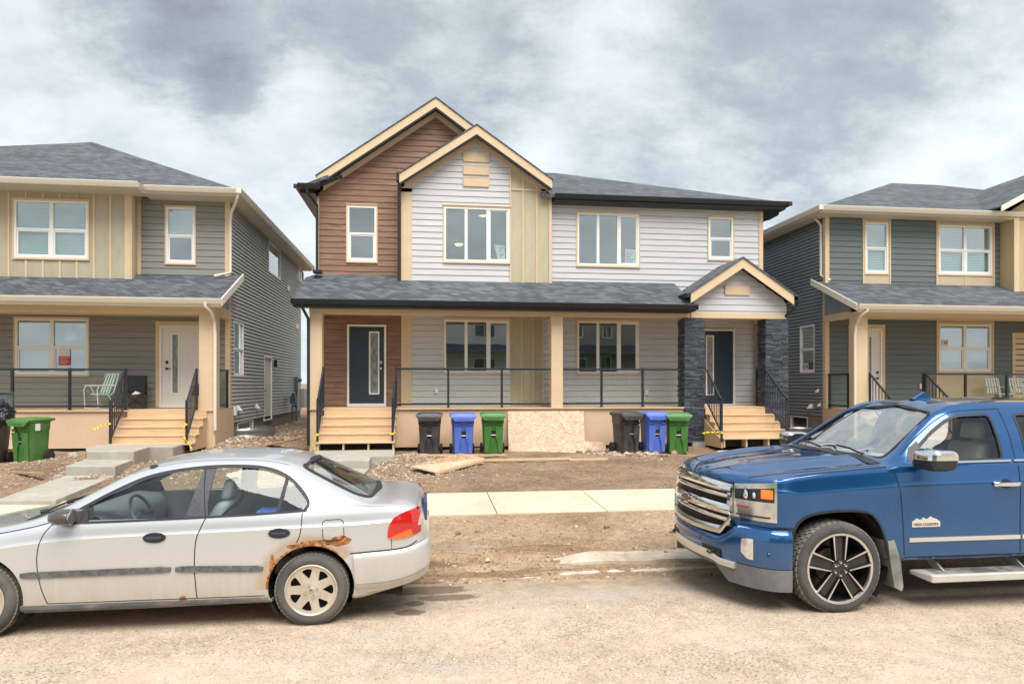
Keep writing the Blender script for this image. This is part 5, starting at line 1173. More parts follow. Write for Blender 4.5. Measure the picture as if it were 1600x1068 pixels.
# --- wheeled bins
def plastic(name, col): return mat(name, col, 0.42, noise_amt=.06, nscale=5, dirt=(.34, .29, .22), dirt_amt=.28, bump=.15, bscale=60)
PB = plastic('bin_black_plastic', (.030, .034, .040)); PU = plastic('bin_blue_plastic', (.075, .15, .56)); PG = plastic('bin_green_plastic', (.045, .175, .030))
RUB = mat('bin_wheel_rubber', (.02, .02, .02), .8)
def bin_(x, y, rot, m, label, group, label_card=False, scale=1.0, lid_open=False):
    z0 = ground_height(x, y)+.005; t = thing('wheeled_bin', label, 'garbage bin', (x, y, z0), group)
    O = Vector((x, y, z0))
    def ring(w, d, z, cy=0, n=32, e=5.0):
        r = []
        for i in range(n):
            a = 2*math.pi*(i+.5)/n; c, s = math.cos(a), math.sin(a)
            r.append(O+Vector((w/2*math.copysign(abs(c)**(2/e), c), cy+d/2*math.copysign(abs(s)**(2/e), s), z)))
        return r+[r[0]]
    def lofted(name, rings, cap=True, sm=35):
        b = MB(); b.grid(rings); n = len(rings[0])-1
        if cap: b.add(rings[0][:-1], [tuple(range(n))[::-1]]); b.add(rings[-1][:-1], [tuple(range(n))])
        return b.build(name, m, t, smooth=sm)
    body = lofted('body', [ring(.44, .46, .0), ring(.46, .48, .03), ring(.49, .53, .45), ring(.515, .555, .72), ring(.54, .575, .74), ring(.55, .585, .905), ring(.60, .65, .915), ring(.60, .65, .945)])
    # raised front plates either side of a bottle-shaped recess with a grab bar
    fy_ = lambda z: -(.24+(.285-.24)*(z-.03)/.69)
    for s in (-1, 1):
        b = MB(); pts = [(s*.205, .04), (s*.225, .68), (s*.055, .68), (s*.055, .40), (s*.10, .26), (s*.12, .04)]
        P = [O+Vector((p[0], fy_(p[1])-.034, p[1])) for p in pts]; b.prism(P, (0, .03, 0)); b.build('front_plate', m, body, bevel=.006)
    b = MB(); b.box(O.x-.055, O.x+.055, O.y-.272, O.y-.268, O.z+.42, O.z+.58); b.build('pocket_shade_plate', DARKIN, body)  # flat dark plate, the recess shade put into its colour
    b = MB(); b.tube([O+Vector((-.06, -.283, .47)), O+Vector((.06, -.283, .47))], .011); b.build('grab_bar', mat('pale_bar', (.5, .5, .5), .3, .6), body)  # bar paler than the bin plastic
    b = MB()
    for s in (-1, 1): b.hexa([O+Vector(p) for p in ((s*.17-.05, -.30, .70), (s*.17+.05, -.30, .70), (s*.17+.05, -.26, .70), (s*.17-.05, -.26, .70), (s*.17-.07, -.315, .76), (s*.17+.07, -.315, .76), (s*.17+.07, -.26, .76), (s*.17-.07, -.26, .76))])
    b.build('lift_lugs', m, body)
    lid = lofted('lid', [ring(.625, .68, .945), ring(.63, .69, .965), ring(.60, .66, .99), ring(.50, .55, 1.012), ring(.20, .25, 1.018)])
    b = MB(); P = [O+Vector(p) for p in ((-.315, -.362, .975), (.315, -.362, .975), (.31, -.382, .925), (.215, -.39, .825), (-.215, -.39, .825), (-.31, -.382, .925))]
    b.prism(P, (0, .05, 0)); b.build('lid_flange', m, lid, bevel=.005)
    b = MB()
    for i in range(7): xx = -.15+.05*i; b.box(O.x+xx-.012, O.x+xx+.012, O.y-.398, O.y-.382, O.z+.86, O.z+.90)
    b.build('flange_ribs', m, lid, bevel=.004)
    b = MB(); b.tube([O+Vector((-.24, .36, .97)), O+Vector((.24, .36, .97))], .02); b.box(O.x-.24, O.x-.2, O.y+.28, O.y+.37, O.z+.93, O.z+.98); b.box(O.x+.2, O.x+.24, O.y+.28, O.y+.37, O.z+.93, O.z+.98); b.build('push_handle', m, t)
    for s in (-1, 1):
        b = MB(); b.lathe([(0, -.03), (.10, -.03), (.125, -.022), (.125, .022), (.10, .03), (0, .03)], O+Vector((s*.27, .20, .125)), 'x', 24); b.build('wheel', RUB, t, smooth=40)
    if label_card: b = MB(); b.box(O.x+.278, O.x+.284, O.y-.16, O.y-.04, O.z+.72, O.z+.88); b.build('sticker', PAPER, body)
    t.rotation_euler = (0, 0, rot); t.scale = (scale,)*3
    return t
G1, G2 = 'bins by the left half of the duplex', 'bins by the right half of the duplex'
bin_(gx(671.5, 16.35), 16.45, R(-3), PB, 'black wheeled bin with empty ground at its left, nearest the left porch steps', G1)
bin_(gx(723, 16.4), 16.5, R(2), PU, 'blue wheeled bin standing between black and green bins beside the strand board', G1)
bin_(gx(770.5, 16.4), 16.5, R(-2), PG, 'green wheeled bin directly left of the leaning strand board', G1)
bin_(gx(980, 16.2), 16.35, R(14), PB, 'black wheeled bin turned slightly, just right of the leaning strand board', G2, scale=1.0)
bin_(gx(1023, 16.1), 16.25, R(4), PU, 'blue wheeled bin squeezed between black and green bins near the stone column', G2)
bin_(gx(1061, 16.0), 16.15, R(-12), PG, 'green wheeled bin in front of the left black stone column', G2)
bin_(gx(44, 15.7), 15.85, R(-22), PG, 'bright green wheeled bin with a white sticker, left of the concrete landing', 'bins by the left house', True, .94)
# black bin overflowing, lid thrown back
def full_bin():
    x, y = gx(-14, 15.9), 15.9; z0 = ground_height(x, y); O = Vector((x, y, z0)); t = thing('wheeled_bin', 'overfull black bin with its lid thrown open at the left edge of the photo', 'garbage bin', O, 'bins by the left house')
    b = MB(); rings = []
    for w, d, z in ((.44, .46, 0), (.46, .48, .03), (.55, .60, .74), (.565, .62, .92), (.60, .65, .94)):
        r = []
        for i in range(32):
            a = 2*math.pi*(i+.5)/32; c, s = math.cos(a), math.sin(a); r.append(O+Vector((w/2*math.copysign(abs(c)**.4, c), d/2*math.copysign(abs(s)**.4, s), z)))
        rings.append(r+[r[0]])
    b.grid(rings); b.add(rings[0][:-1], [tuple(range(32))[::-1]]); b.build('body', PB, t, smooth=35)
    b = MB(); P = [O+Vector(p) for p in ((-.30, .30, .95), (.30, .30, .95), (.33, .20, 1.52), (-.33, .20, 1.52))]; b.prism(P, (0, .04, .01)); b.build('lid', mat('bin_lid_underside', (.17, .18, .20), .35, noise_amt=.2), t, bevel=.02)
    b = MB(); b.tube([O+Vector(p) for p in ((-.30, .29, .95), (-.33, .19, 1.52), (.33, .19, 1.52), (.30, .29, .95))], .018); b.build('lid_rim', PB, t)
    for s in (-1, 1):
        b = MB(); b.lathe([(0, -.03), (.10, -.03), (.125, -.022), (.125, .022), (.10, .03), (0, .03)], O+Vector((s*.27, .20, .125)), 'x', 24); b.build('wheel', RUB, t, smooth=40)
    bm = bmesh.new(); bmesh.ops.create_icosphere(bm, subdivisions=5, radius=.36)
    for v in bm.verts:
        d = v.co.normalized(); n = noise.noise(d*2.2)*.25+abs(noise.noise(d*5))*.2-abs(noise.noise(Vector((d.x*3, d.y*3, d.z*14))))*.16; v.co *= (1+n); v.co.z *= .95
    bm.transform(Matrix.Translation(O+Vector((.04, -.05, 1.02)))); me = bpy.data.meshes.new('garbage_bag'); bm.to_mesh(me); bm.free(); me.shade_smooth()
    me.transform(Matrix.Translation(-(O+Vector((.0, 0, .8))))); me.materials.append(mat('black_bag_film', (.012, .013, .016), .22, bump=.7, bscale=18, bdist=.03, spec=.7))
    o = link_mesh('garbage_bag', me, None, O+Vector((0, 0, .8))); tag(o, 'shiny black garbage bag bulging out of the open bin at the left edge', 'garbage bag')
full_bin()

# --- sheets and lumber
def osb_sheet():
    def P(px, py):
        # the sheet leans: y runs from 17.28 (top) to 16.75 (foot)
        k = (py-642)/73.0; Y = 17.30-.50*k; return Vector((gx(px, Y), Y, gz(px, py, Y)))
    pts = [P(*q) for q in ((793.5, 642), (912, 641.5), (914, 689), (946, 690.5), (948, 714.5), (795, 715.5))]
    a, bb, c = pts[0], pts[-1], pts[4]; n = (c-bb).cross(a-bb).normalized(); pts = [p-n*(p-bb).dot(n) for p in pts]
    b = MB(); b.prism(pts, (0, .012, 0)); o = b.build('strand_board_sheet', OSB, None, org=bb); tag(o, 'large L-cut strand board sheet leaning on the porch skirt between the bins', 'wood board')
osb_sheet()
def plank(a, c, w, h, label, m=LUMBER, group='loose lumber in the yards', name='plank', cat='plank'):
    a = Vector(a); c = Vector(c); b = MB(); b.beam(a, c, w, h); o = b.build(name, m, None, org=a, bevel=.002); return tag(o, label, cat, group)
def G(px, py, up=0.0):
    z = .3
    for _ in range(6):
        p = gp(px, py, z); z = ground_height(p[0], p[1])+up
    return Vector(gp(px, py, z))
plank(G(735, 719, .045), G(892, 716, .03), .09, .04, 'long new plank on the dirt in front of the leaning strand board')
plank(G(888, 718, .03), G(949, 716.5, .03), .09, .04, 'short plank end lying right of the long one below the strand board')
plank(G(655, 711, .04), G(790, 710.5, .04), .09, .04, 'new plank lying across the feet of the black, blue and green bins')
def tilted_board():
    p = [G(641, 728, .14), G(679, 737, .07), G(757, 715, .14), G(719, 707.5, .30)]
    b = MB(); b.prism(p, (0, 0, -.018)); o = b.build('strand_board_scrap', OSB, None, org=p[1]); tag(o, 'small strand board scrap tilted on the gravel in front of the black bin', 'wood board')
    plank(p[1]+Vector((.02, -.02, -.03)), p[2]+Vector((0, -.02, -.05)), .04, .05, 'stud tacked along the front edge of the tilted strand board scrap')
tilted_board()
plank(G(385, 703, .05), G(478, 681, .10), .30, .04, 'wide weathered plank bridging the gravel between left and middle house', PLANK)
plank(G(312, 706, .05), G(402, 701, .08), .12, .04, 'narrow weathered board beside the wide plank, behind the sedan roof', PLANK)
plank(G(-5, 736, .03), G(67, 740, .02), .09, .04, 'thin weathered board on the dirt left of the concrete walk', PLANK)
rock(G(113, 719).x, G(113, 719).y, .11, S1, 'large angular grey rock right of the bright green bin', 8)
rock(G(92, 737).x, G(92, 737).y, .09, S1, 'flat grey rock beside the left concrete walk', 9)
rock(G(1030, 717).x, G(1030, 717).y-.12, .04, S3, 'pale stone at the foot of the right green bin', 10)

# --- chairs on the left porch
ZD_L = gz(250, 640, 17.75)
def lawn_chair():
    x, y = gx(157, 18.3), 18.3; t = thing('folding_lawn_chair', 'folding lawn chair with green and white stripes and a white tube frame', 'chair', (x, y, ZD_L), 'chairs on the left porch'); O = Vector((x, y, ZD_L))
    FR = mat('white_tube', (.75, .76, .76), .35); GR = mat('green_webbing', (.055, .20, .16), .7); WH = mat('pale_webbing', (.60, .63, .60), .7); b = MB()
    for s in (-1, 1):
        X = s*.27; v = lambda yy, zz: O+Vector((X, yy, zz))
        b.tube([v(-.24, .58), v(-.30, .50), v(-.27, .03), v(-.22, .012), v(.22, .012)], .012); b.tube([v(.22, .012), v(.26, .05), v(.0, .40), v(-.10, .58)], .012)
        b.tube([v(-.10, .38), v(.10, .36), v(.20, .42), v(.36, .90)], .012); b.tube([v(-.27, .6), v(.24, .6)], .018)
    b.tube([O+Vector((-.27, .36, .90)), O+Vector((.27, .36, .90))], .012); b.tube([O+Vector((-.27, -.10, .38)), O+Vector((.27, -.10, .38))], .012); b.tube([O+Vector((-.27, -.27, .03)), O+Vector((.27, -.27, .03))], .012)
    b.build('frame', FR, t, smooth=40)
    for nm, q in (('backrest', [(.135, .40), (.355, .90)]), ('seat', [(-.10, .385), (.14, .375)])):
        b = MB(); n = 9
        for i in range(n):
            b.m = i % 2; x0 = -.25+.5*i/n; x1 = -.25+.5*(i+1)/n; y0, z0 = q[0]; y1, z1 = q[1]
            b.add([O+Vector((x0, y0, z0)), O+Vector((x1, y0, z0)), O+Vector((x1, y1, z1)), O+Vector((x0, y1, z1))], [(0, 1, 2, 3)])
        o = b.build(nm, [GR, WH], t); md = o.modifiers.new('s', 'SOLIDIFY'); md.thickness = .008
    t.rotation_euler = (0, 0, R(-28)); t.scale = (.86, .9, 1); return t
lawn_chair()
def camp_chair():
    x, y = gx(209, 18.55), 18.55; t = thing('folding_camp_chair', 'black fabric folding camp chair left of the white door', 'chair', (x, y, ZD_L), 'chairs on the left porch'); O = Vector((x, y, ZD_L))
    CL = mat('black_canvas', (.022, .025, .03), .75, noise_amt=.3, nscale=9); b = MB(); v = lambda *q: O+Vector(q)
    for a, c in (((-.24, -.22, 0), (.24, -.22, .42)), ((.24, -.22, 0), (-.24, -.22, .42)), ((-.26, .20, 0), (.26, .2, .40)), ((.26, .2, 0), (-.26, .2, .40)), ((-.25, -.22, 0), (-.25, .22, .42)), ((-.25, .22, 0), (-.25, -.22, .42)), ((.25, -.22, 0), (.25, .22, .42)), ((.25, .22, 0), (.25, -.22, .42))): b.tube([v(*a), v(*c)], .010)
    for s in (-1, 1): b.tube([v(s*.26, .22, .05), v(s*.27, .27, .86)], .011); b.tube([v(s*.26, -.22, .42), v(s*.26, -.22, .62)], .011)
    b.build('frame', BLACK, t, smooth=40)
    b = MB(); b.grid([[v(x_, -.24+.45*j/6, .42-.07*math.cos(x_*5.5)+.01*j) for x_ in [-.25+.5*i/8 for i in range(9)]] for j in range(7)]); o = b.build('seat', CL, t, smooth=60); o.modifiers.new('s', 'SOLIDIFY').thickness = .01
    b = MB(); b.grid([[v(x_, .22+.008*j+.03*math.cos(x_*5.8), .40+.46*j/6) for x_ in [-.27+.54*i/8 for i in range(9)]] for j in range(7)]); o = b.build('backrest', CL, t, smooth=60); o.modifiers.new('s', 'SOLIDIFY').thickness = .01
    for s in (-1, 1): b = MB(); b.box(O.x+s*.26-.04, O.x+s*.26+.04, O.y-.24, O.y+.25, O.z+.615, O.z+.63); b.build('armrest', CL, t)
    b = MB(); b.add([v(-.03, -.12, .38), v(.13, -.15, .39), v(.16, .0, .41), v(.03, .04, .46)], [(0, 1, 2, 3)]); o = b.build('crumpled_rag', PAPER, t); o.modifiers.new('s', 'SOLIDIFY').thickness = .02
    t.rotation_euler = (0, 0, R(14)); return t
camp_chair()
def porch_bucket():
    x, y = gx(309.5, 18.3), 18.35; t = thing('tool_bucket', 'yellow and black bucket beside the white door behind the tan post', 'bucket', (x, y, ZD_L)); O = Vector((x, y, ZD_L))
    b = MB(); b.lathe([(0, 0), (.13, 0), (.15, .33), (.155, .34), (.14, .34), (.12, .02), (0, .02)], O, 'z', 24); b.build('pail', mat('yellow_plastic', (.75, .55, .02), .45), t, smooth=40)
    b = MB(); b.tube([O+Vector((-.14, 0, .30)), O+Vector((-.10, 0, .46)), O+Vector((.10, 0, .46)), O+Vector((.14, 0, .30))], .012); b.build('pail_handle', BLACK, t)
    b = MB(); b.lathe([(0, .34), (.15, .34), (.16, .40), (.12, .62), (0, .66)], O, 'z', 20); b.build('tool_bag', BLACK, t, smooth=40)
porch_bucket()
# white garden chair on the right porch, seen through the railing glass
def garden_chair(px, label):
    y = 18.2; x = gx(px, y); zd = gz(1400, 640, 17.35); t = thing('garden_chair', label, 'chair', (x, y, zd), 'white chairs on the right porch'); O = Vector((x, y, zd)); v = lambda *q: O+Vector(q); W_ = mat('white_resin', (.5, .5, .48), .4)
    for s in (-1, 1):
        b = MB(); b.tube([v(s*.24, -.24, 0), v(s*.22, -.22, .42)], .018); b.build('leg', W_, t); b = MB(); b.tube([v(s*.24, .26, 0), v(s*.22, .22, .42), v(s*.21, .32, .88)], .018); b.build('leg', W_, t)
        b = MB(); b.box(O.x+s*.26-.03, O.x+s*.26+.03, O.y-.25, O.y+.26, O.z+.62, O.z+.645); b.tube([v(s*.25, -.22, .42), v(s*.26, -.22, .62)], .014); b.build('armrest', W_, t)
    b = MB(); b.box(O.x-.23, O.x+.23, O.y-.24, O.y+.23, O.z+.41, O.z+.435); b.build('seat', W_, t, bevel=.008)
    b = MB()
    for i in range(5): xx = -.18+.09*i; b.beam(v(xx, .23, .45), v(xx, .33, .86), .05, .012, (0, 1, 0))
    b.beam(v(-.23, .33, .88), v(.23, .33, .88), .02, .05); b.build('backrest', W_, t)
garden_chair(1563, 'white slatted chair on the right porch, left one of the pair'); garden_chair(1600, 'white slatted chair on the right porch at the photo edge')

# --- yellow caution tape tied to the stair posts
TAPE = mat('caution_tape', (.80, .66, .04), .4)
def tape(pts, label, w=.042, knots=1):
    b = MB(); pts = [Vector(p) for p in pts]; n = 26; rows = []
    for i in range(n+1):
        k = i/n*(len(pts)-1); j = min(int(k), len(pts)-2); p = pts[j].lerp(pts[j+1], k-j); a = i*.55+math.sin(i)*.5; d = (pts[j+1]-pts[j]).normalized()
        o = d.orthogonal().normalized(); q = d.cross(o); u = o*math.cos(a)+q*math.sin(a); rows.append([p+u*w/2, p-u*w/2])
    b.grid(rows)
    for kx in range(knots):
        c = pts[0]; b.lathe([(.024, -.02), (.034, -.01+kx*.01), (.033, .012), (.024, .02)], c+Vector((0, 0, -.03+.05*kx)), 'z', 10)
    o = b.build('caution_tape', TAPE, None, org=pts[0]); o.modifiers.new('s', 'SOLIDIFY').thickness = .003; tag(o, label, 'caution tape', 'scraps of caution tape')
def T3(px, py, Y): return Vector((gx(px, Y), Y, gz(px, py, Y)))
tape([T3(171, 660, 16.62), T3(160, 663, 16.55), T3(152, 668, 16.5), T3(145, 671, 16.5)], 'yellow tape streaming left from the left stair post of the left house')
tape([T3(290.5, 661, 16.6), T3(284, 672, 16.5), T3(289, 685, 16.45), T3(296, 694, 16.4), T3(300, 702, 16.35)], 'long yellow tape hanging to the ground from the right stair post of the left house')
tape([T3(496, 677, 16.15), T3(491, 687, 16.1), T3(489, 695, 16.1), T3(493, 703, 16.1)], 'yellow tape hanging from the left stair post below the navy left door')
tape([T3(613, 676, 16.15), T3(617, 677.5, 16.1), T3(608, 677, 16.1)], 'short yellow tape knot on the right stair post below the navy left door', w=.03)
tape([T3(1128, 674, 16.15), T3(1117, 675, 16.1), T3(1104, 675, 16.1), T3(1097, 677, 16.1)], 'yellow tape streaming left from the stair post beside the left stone column', w=.035)
tape([T3(1231, 676, 16.15), T3(1226, 678, 16.1), T3(1215, 679, 16.1)], 'yellow tape tied to the stair post at the right stone column', w=.04)
# warning sheets lying in the upper windows of the duplex
def note(px0, px1, py0, py1, Y, label, skew=0.0):
    b = MB(); a, c = gx(px0, Y), gx(px1, Y); z1, z0 = gz(px0, py0, Y), gz(px0, py1, Y); s = skew*(z1-z0)
    b.prism([(a+s, Y, z0), (c, Y, z0), (c-s*.3, Y, z1-.02), (a, Y, z1)], (0, .004, 0)); o = b.build('warning_sheet', PAPER, None, org=((a+c)/2, Y, z0)); tag(o, label, 'warning sheet', 'sheets in the upper windows')
    for i in range(5):
        q = MB(); zz = z1-.09-i*(z1-z0-.12)/5; q.box(a+s+.05, c-.06-(i*7 % 3)*.05, Y-.003, Y-.001, zz-.012, zz+.012); q.build('printed_lines', mat('dark_print', (.12, .10, .12), .7) if i else REDP, o)
    q = MB(); q.prism([(a+s+.0, Y-.002, z0), (a+s+.02, Y-.002, z0), (a+.02, Y-.002, z1), (a, Y-.002, z1)], (0, .001, 0)); q.build('red_margin', REDP, o)
note(771, 790, 382, 407, 18.45+.045, 'crumpled white warning sheet in the bay window below the gable', .25)
note(976, 993.5, 389, 414, 18.6+.045, 'white warning sheet with red border in the upper right three-light window')
# ================================================================== VEHICLES
def pchip(keys, x):
    """smooth, non-overshooting interpolation of (x, value) keys"""
    if x <= keys[0][0]: return keys[0][1]
    if x >= keys[-1][0]: return keys[-1][1]
    n = len(keys)
    def sl(i): return (keys[i+1][1]-keys[i][1])/(keys[i+1][0]-keys[i][0])
    def d(i):
        if i == 0: return sl(0)
        if i == n-1: return sl(n-2)
        a, b = sl(i-1), sl(i)
        return 0.0 if a*b <= 0 else 2*a*b/(a+b)
    for i in range(n-1):
        if keys[i][0] <= x <= keys[i+1][0]:
            h = keys[i+1][0]-keys[i][0]; t = (x-keys[i][0])/h
            return ((1+2*t)*(1-t)**2*keys[i][1]+t*(1-t)**2*h*d(i)+t*t*(3-2*t)*keys[i+1][1]+t*t*(t-1)*h*d(i+1))
def section(ctrl, seg):
    """Catmull-Rom through section control points (y, z); seg = samples per span; 'c' marks a sharp corner"""
    P = [Vector((c[0], c[1])) for c in ctrl]; cr = [len(c) > 2 for c in ctrl]; out = []
    for i in range(len(P)-1):
        a = P[i-1] if i > 0 and not cr[i] else P[i]*2-P[i+1]; d = P[i+2] if i+2 < len(P) and not cr[i+1] else P[i+1]*2-P[i]
        for k in range(seg[i]):
            t = k/seg[i]
            out.append(.5*((2*P[i])+(P[i+1]-a)*t+(2*a-5*P[i]+4*P[i+1]-d)*t*t+(-a+3*P[i]-3*P[i+1]+d)*t**3))
    out.append(P[-1]); return out
def shell_mesh(rows, cy, name):
    """rows: for each station x, half section from keel centre (y=0) to roof centre (y=0); mirrored to a closed skin"""
    vs = []; nr = len(rows); K = len(rows[0][1]); full = 2*K-2
    for (x, sec) in rows:
        near = [(x, cy-p.x, p.y) for p in sec]; far = [(x, cy+p.x, p.y) for p in sec[1:-1]][::-1]
        vs += near+far
    fs = []
    for i in range(nr-1):
        for k in range(full): k2 = (k+1) % full; fs.append((i*full+k, i*full+k2, (i+1)*full+k2, (i+1)*full+k))
    for base, rv in ((0, False), ((nr-1)*full, True)):
        # close the ends with strips between mirrored points
        for k in range(K-1):
            a, b2 = base+k, base+k+1; c = base+(full-k-1) if k+1 < K-1 else base+k+1; d = base+(full-k) % full if k > 0 else base
            q = []
            for v in (a, b2, c, d):
                if v not in q: q.append(v)
            if len(q) > 2: fs.append(tuple(q) if rv else tuple(q[::-1]))
    me = bpy.data.meshes.new(name); me.from_pydata(vs, [], fs)
    bm = bmesh.new(); bm.from_mesh(me); bmesh.ops.remove_doubles(bm, verts=bm.verts[:], dist=1e-5); bmesh.ops.dissolve_degenerate(bm, dist=1e-6, edges=bm.edges[:]); bmesh.ops.recalc_face_normals(bm, faces=bm.faces[:])
    if bm.calc_volume(signed=True) < 0: bmesh.ops.reverse_faces(bm, faces=bm.faces[:])
    bm.to_mesh(me); bm.free()
    return me
def temp(me, name='tmp'): o = bpy.data.objects.new(name, me); COL.objects.link(o); return o
def evaluated(o):
    dg = bpy.context.evaluated_depsgraph_get(); dg.update(); return bpy.data.meshes.new_from_object(o.evaluated_get(dg))
def cut_open(me, cuts, th=.022):
    """cut openings through a closed skin: cuts = (polygon, axes, test), where axes picks the plane the polygon lies in
    and test says which faces it may touch; then give the skin its sheet thickness"""
    bm = bmesh.new(); bm.from_mesh(me)
    for poly, ax, test in cuts:
        n = len(poly)
        for i in range(n):
            p, q = poly[i][:2], poly[(i+1) % n][:2]; d = (q[0]-p[0], q[1]-p[1]); L = math.hypot(*d)
            if L < 1e-5: continue
            nv = [0, 0, 0]; nv[ax[0]] = -d[1]/L; nv[ax[1]] = d[0]/L; pv = [0, 0, 0]; pv[ax[0]] = p[0]; pv[ax[1]] = p[1]
            lo = (min(p[0], q[0])-.004, min(p[1], q[1])-.004); hi = (max(p[0], q[0])+.004, max(p[1], q[1])+.004); sel = []
            for f in bm.faces:
                us = [v.co[ax[0]] for v in f.verts]
                if max(us) < lo[0] or min(us) > hi[0]: continue
                ws_ = [v.co[ax[1]] for v in f.verts]
                if max(ws_) < lo[1] or min(ws_) > hi[1]: continue
                if test(f.calc_center_median(), f.normal): sel.append(f)
            if not sel: continue
            g = set(sel)
            for f in sel: g.update(f.edges); g.update(f.verts)
            bmesh.ops.bisect_plane(bm, geom=list(g), dist=1e-5, plane_co=pv, plane_no=nv)
        bm.normal_update(); kill = []
        for f in bm.faces:
            c = f.calc_center_median()
            if not test(c, f.normal): continue
            x, y = c[ax[0]], c[ax[1]]; ins = False
            for i in range(n):
                (x1, y1), (x2, y2) = poly[i][:2], poly[(i+1) % n][:2]
                if (y1 > y) != (y2 > y) and x < (x2-x1)*(y-y1)/(y2-y1)+x1: ins = not ins
            if ins: kill.append(f)
        bmesh.ops.delete(bm, geom=kill, context='FACES')
    bm.to_mesh(me); bm.free(); o = temp(me); md = o.modifiers.new('s', 'SOLIDIFY'); md.thickness = th; md.offset = -1; r = evaluated(o); bpy.data.objects.remove(o); r.materials.clear(); return r
def boolean(me, cutters, op='DIFFERENCE'):
    o = temp(me); cs = []
    for c in cutters:
        co = temp(c); cs.append(co); m = o.modifiers.new('b', 'BOOLEAN'); m.operation = op; m.solver = 'EXACT'; m.object = co
    r = evaluated(o)
    for c in cs: bpy.data.objects.remove(c)
    bpy.data.objects.remove(o); return r
def solid(me, th):
    o = temp(me); m = o.modifiers.new('s', 'SOLIDIFY'); m.thickness = th; m.offset = -1; m.use_even_offset = False; r = evaluated(o); bpy.data.objects.remove(o); return r
def prism_y(poly, y0, y1):
    b = MB(); b.prism([(x, y0, z) for x, z in poly], (0, y1-y0, 0)); return b.mesh('c')
def prism_z(poly, z0, z1):
    b = MB(); b.prism([(x, y, z0) for x, y in poly], (0, 0, z1-z0)); return b.mesh('c')
def smooth_poly(pts, r=.03, n=4):
    """round the corners of a polygon"""
    P = [Vector(p) for p in pts]; out = []
    for i, p in enumerate(P):
        a, c = P[i-1], P[(i+1) % len(P)]; da, dc = (a-p), (c-p); k = min(r, da.length*.45, dc.length*.45); s, e = p+da.normalized()*k, p+dc.normalized()*k
        for j in range(n+1): t = j/n; out.append(tuple(s*(1-t)**2+p*2*t*(1-t)+e*t*t))
    return out
def spline(pts, n=8):
    P = [Vector(p) for p in pts]; out = []
    for i in range(len(P)-1):
        a = P[i-1] if i else P[i]*2-P[i+1]; d = P[i+2] if i+2 < len(P) else P[i+1]*2-P[i]
        for k in range(n): t = k/n; out.append(tuple(.5*((2*P[i])+(P[i+1]-a)*t+(2*a-5*P[i]+4*P[i+1]-d)*t*t+(-a+3*P[i]-3*P[i+1]+d)*t**3)))
    out.append(tuple(P[-1])); return out
class Skin:
    """finds points on a body from the side, top, front or rear"""
    def __init__(s, me, cy):
        s.cy = cy; s.t = BVHTree.FromPolygons([tuple(v.co) for v in me.vertices], [tuple(p.vertices) for p in me.polygons])
    def ray(s, o, d):
        h = s.t.ray_cast(Vector(o), Vector(d)); return h
    def side(s, x, z, off=.0, sg=-1):
        h = s.ray((x, s.cy+sg*4, z), (0, -sg, 0))
        if h[0] is None: return Vector((x, s.cy+sg*.8, z))
        n = h[1] if h[1].y*sg > 0 else -h[1]; return h[0]+n*off
    def top(s, x, y, off=0):
        h = s.ray((x, y, 4), (0, 0, -1)); n = h[1] if h[1].z > 0 else -h[1]; return h[0]+n*off
    def ribbon(s, pts, w, off=.002, sg=-1, closed=False):
        """thin strip lying on the body side along an (x, z) line"""
        P = []; src = [Vector(p) for p in pts]; wl = []
        for i in range(len(src) if closed else len(src)-1):
            a, c = src[i], src[(i+1) % len(src)]; m = max(1, int((c-a).length/.03))
            for k in range(m): P.append(a.lerp(c, k/m)); wl.append(w[i]+(w[(i+1) % len(src)]-w[i])*k/m if isinstance(w, list) else w)
        if not closed: P.append(src[-1]); wl.append(w[-1] if isinstance(w, list) else w)
        w = wl; rows = []; n = len(P)
        for i, p in enumerate(P):
            d = (P[(i+1) % n if closed else min(i+1, n-1)]-P[i-1 if (i or closed) else 0]); d = d.normalized() if d.length > 1e-9 else Vector((1, 0)); q = Vector((-d.y, d.x)); ww = w[i] if isinstance(w, list) else w
            rows.append([s.side(*(p+q*ww*k), off, sg) for k in (-.5, .5)])
        if closed: rows.append(rows[0])
        return rows
    def patch(s, a, b, n=6, off=0.0, sg=-1):
        """skin-hugging sheet between two (x, z) polylines of equal length"""
        return [[s.side(*(Vector(p).lerp(Vector(q), j/n)), off, sg) for j in range(n+1)] for p, q in zip(a, b)]
def skin_sheet(b, rows, th, inward=Vector((0, 1, 0))):
    """give a sheet of points some thickness"""
    nr, nc = len(rows), len(rows[0]); back = [[Vector(p)+inward*th for p in r] for r in rows]; b.grid(rows); b.grid(back, True)
    b.grid([[rows[i][0], back[i][0]] for i in range(nr)]); b.grid([[rows[i][-1], back[i][-1]] for i in range(nr)]); b.grid([rows[0], back[0]]); b.grid([rows[-1], back[-1]])

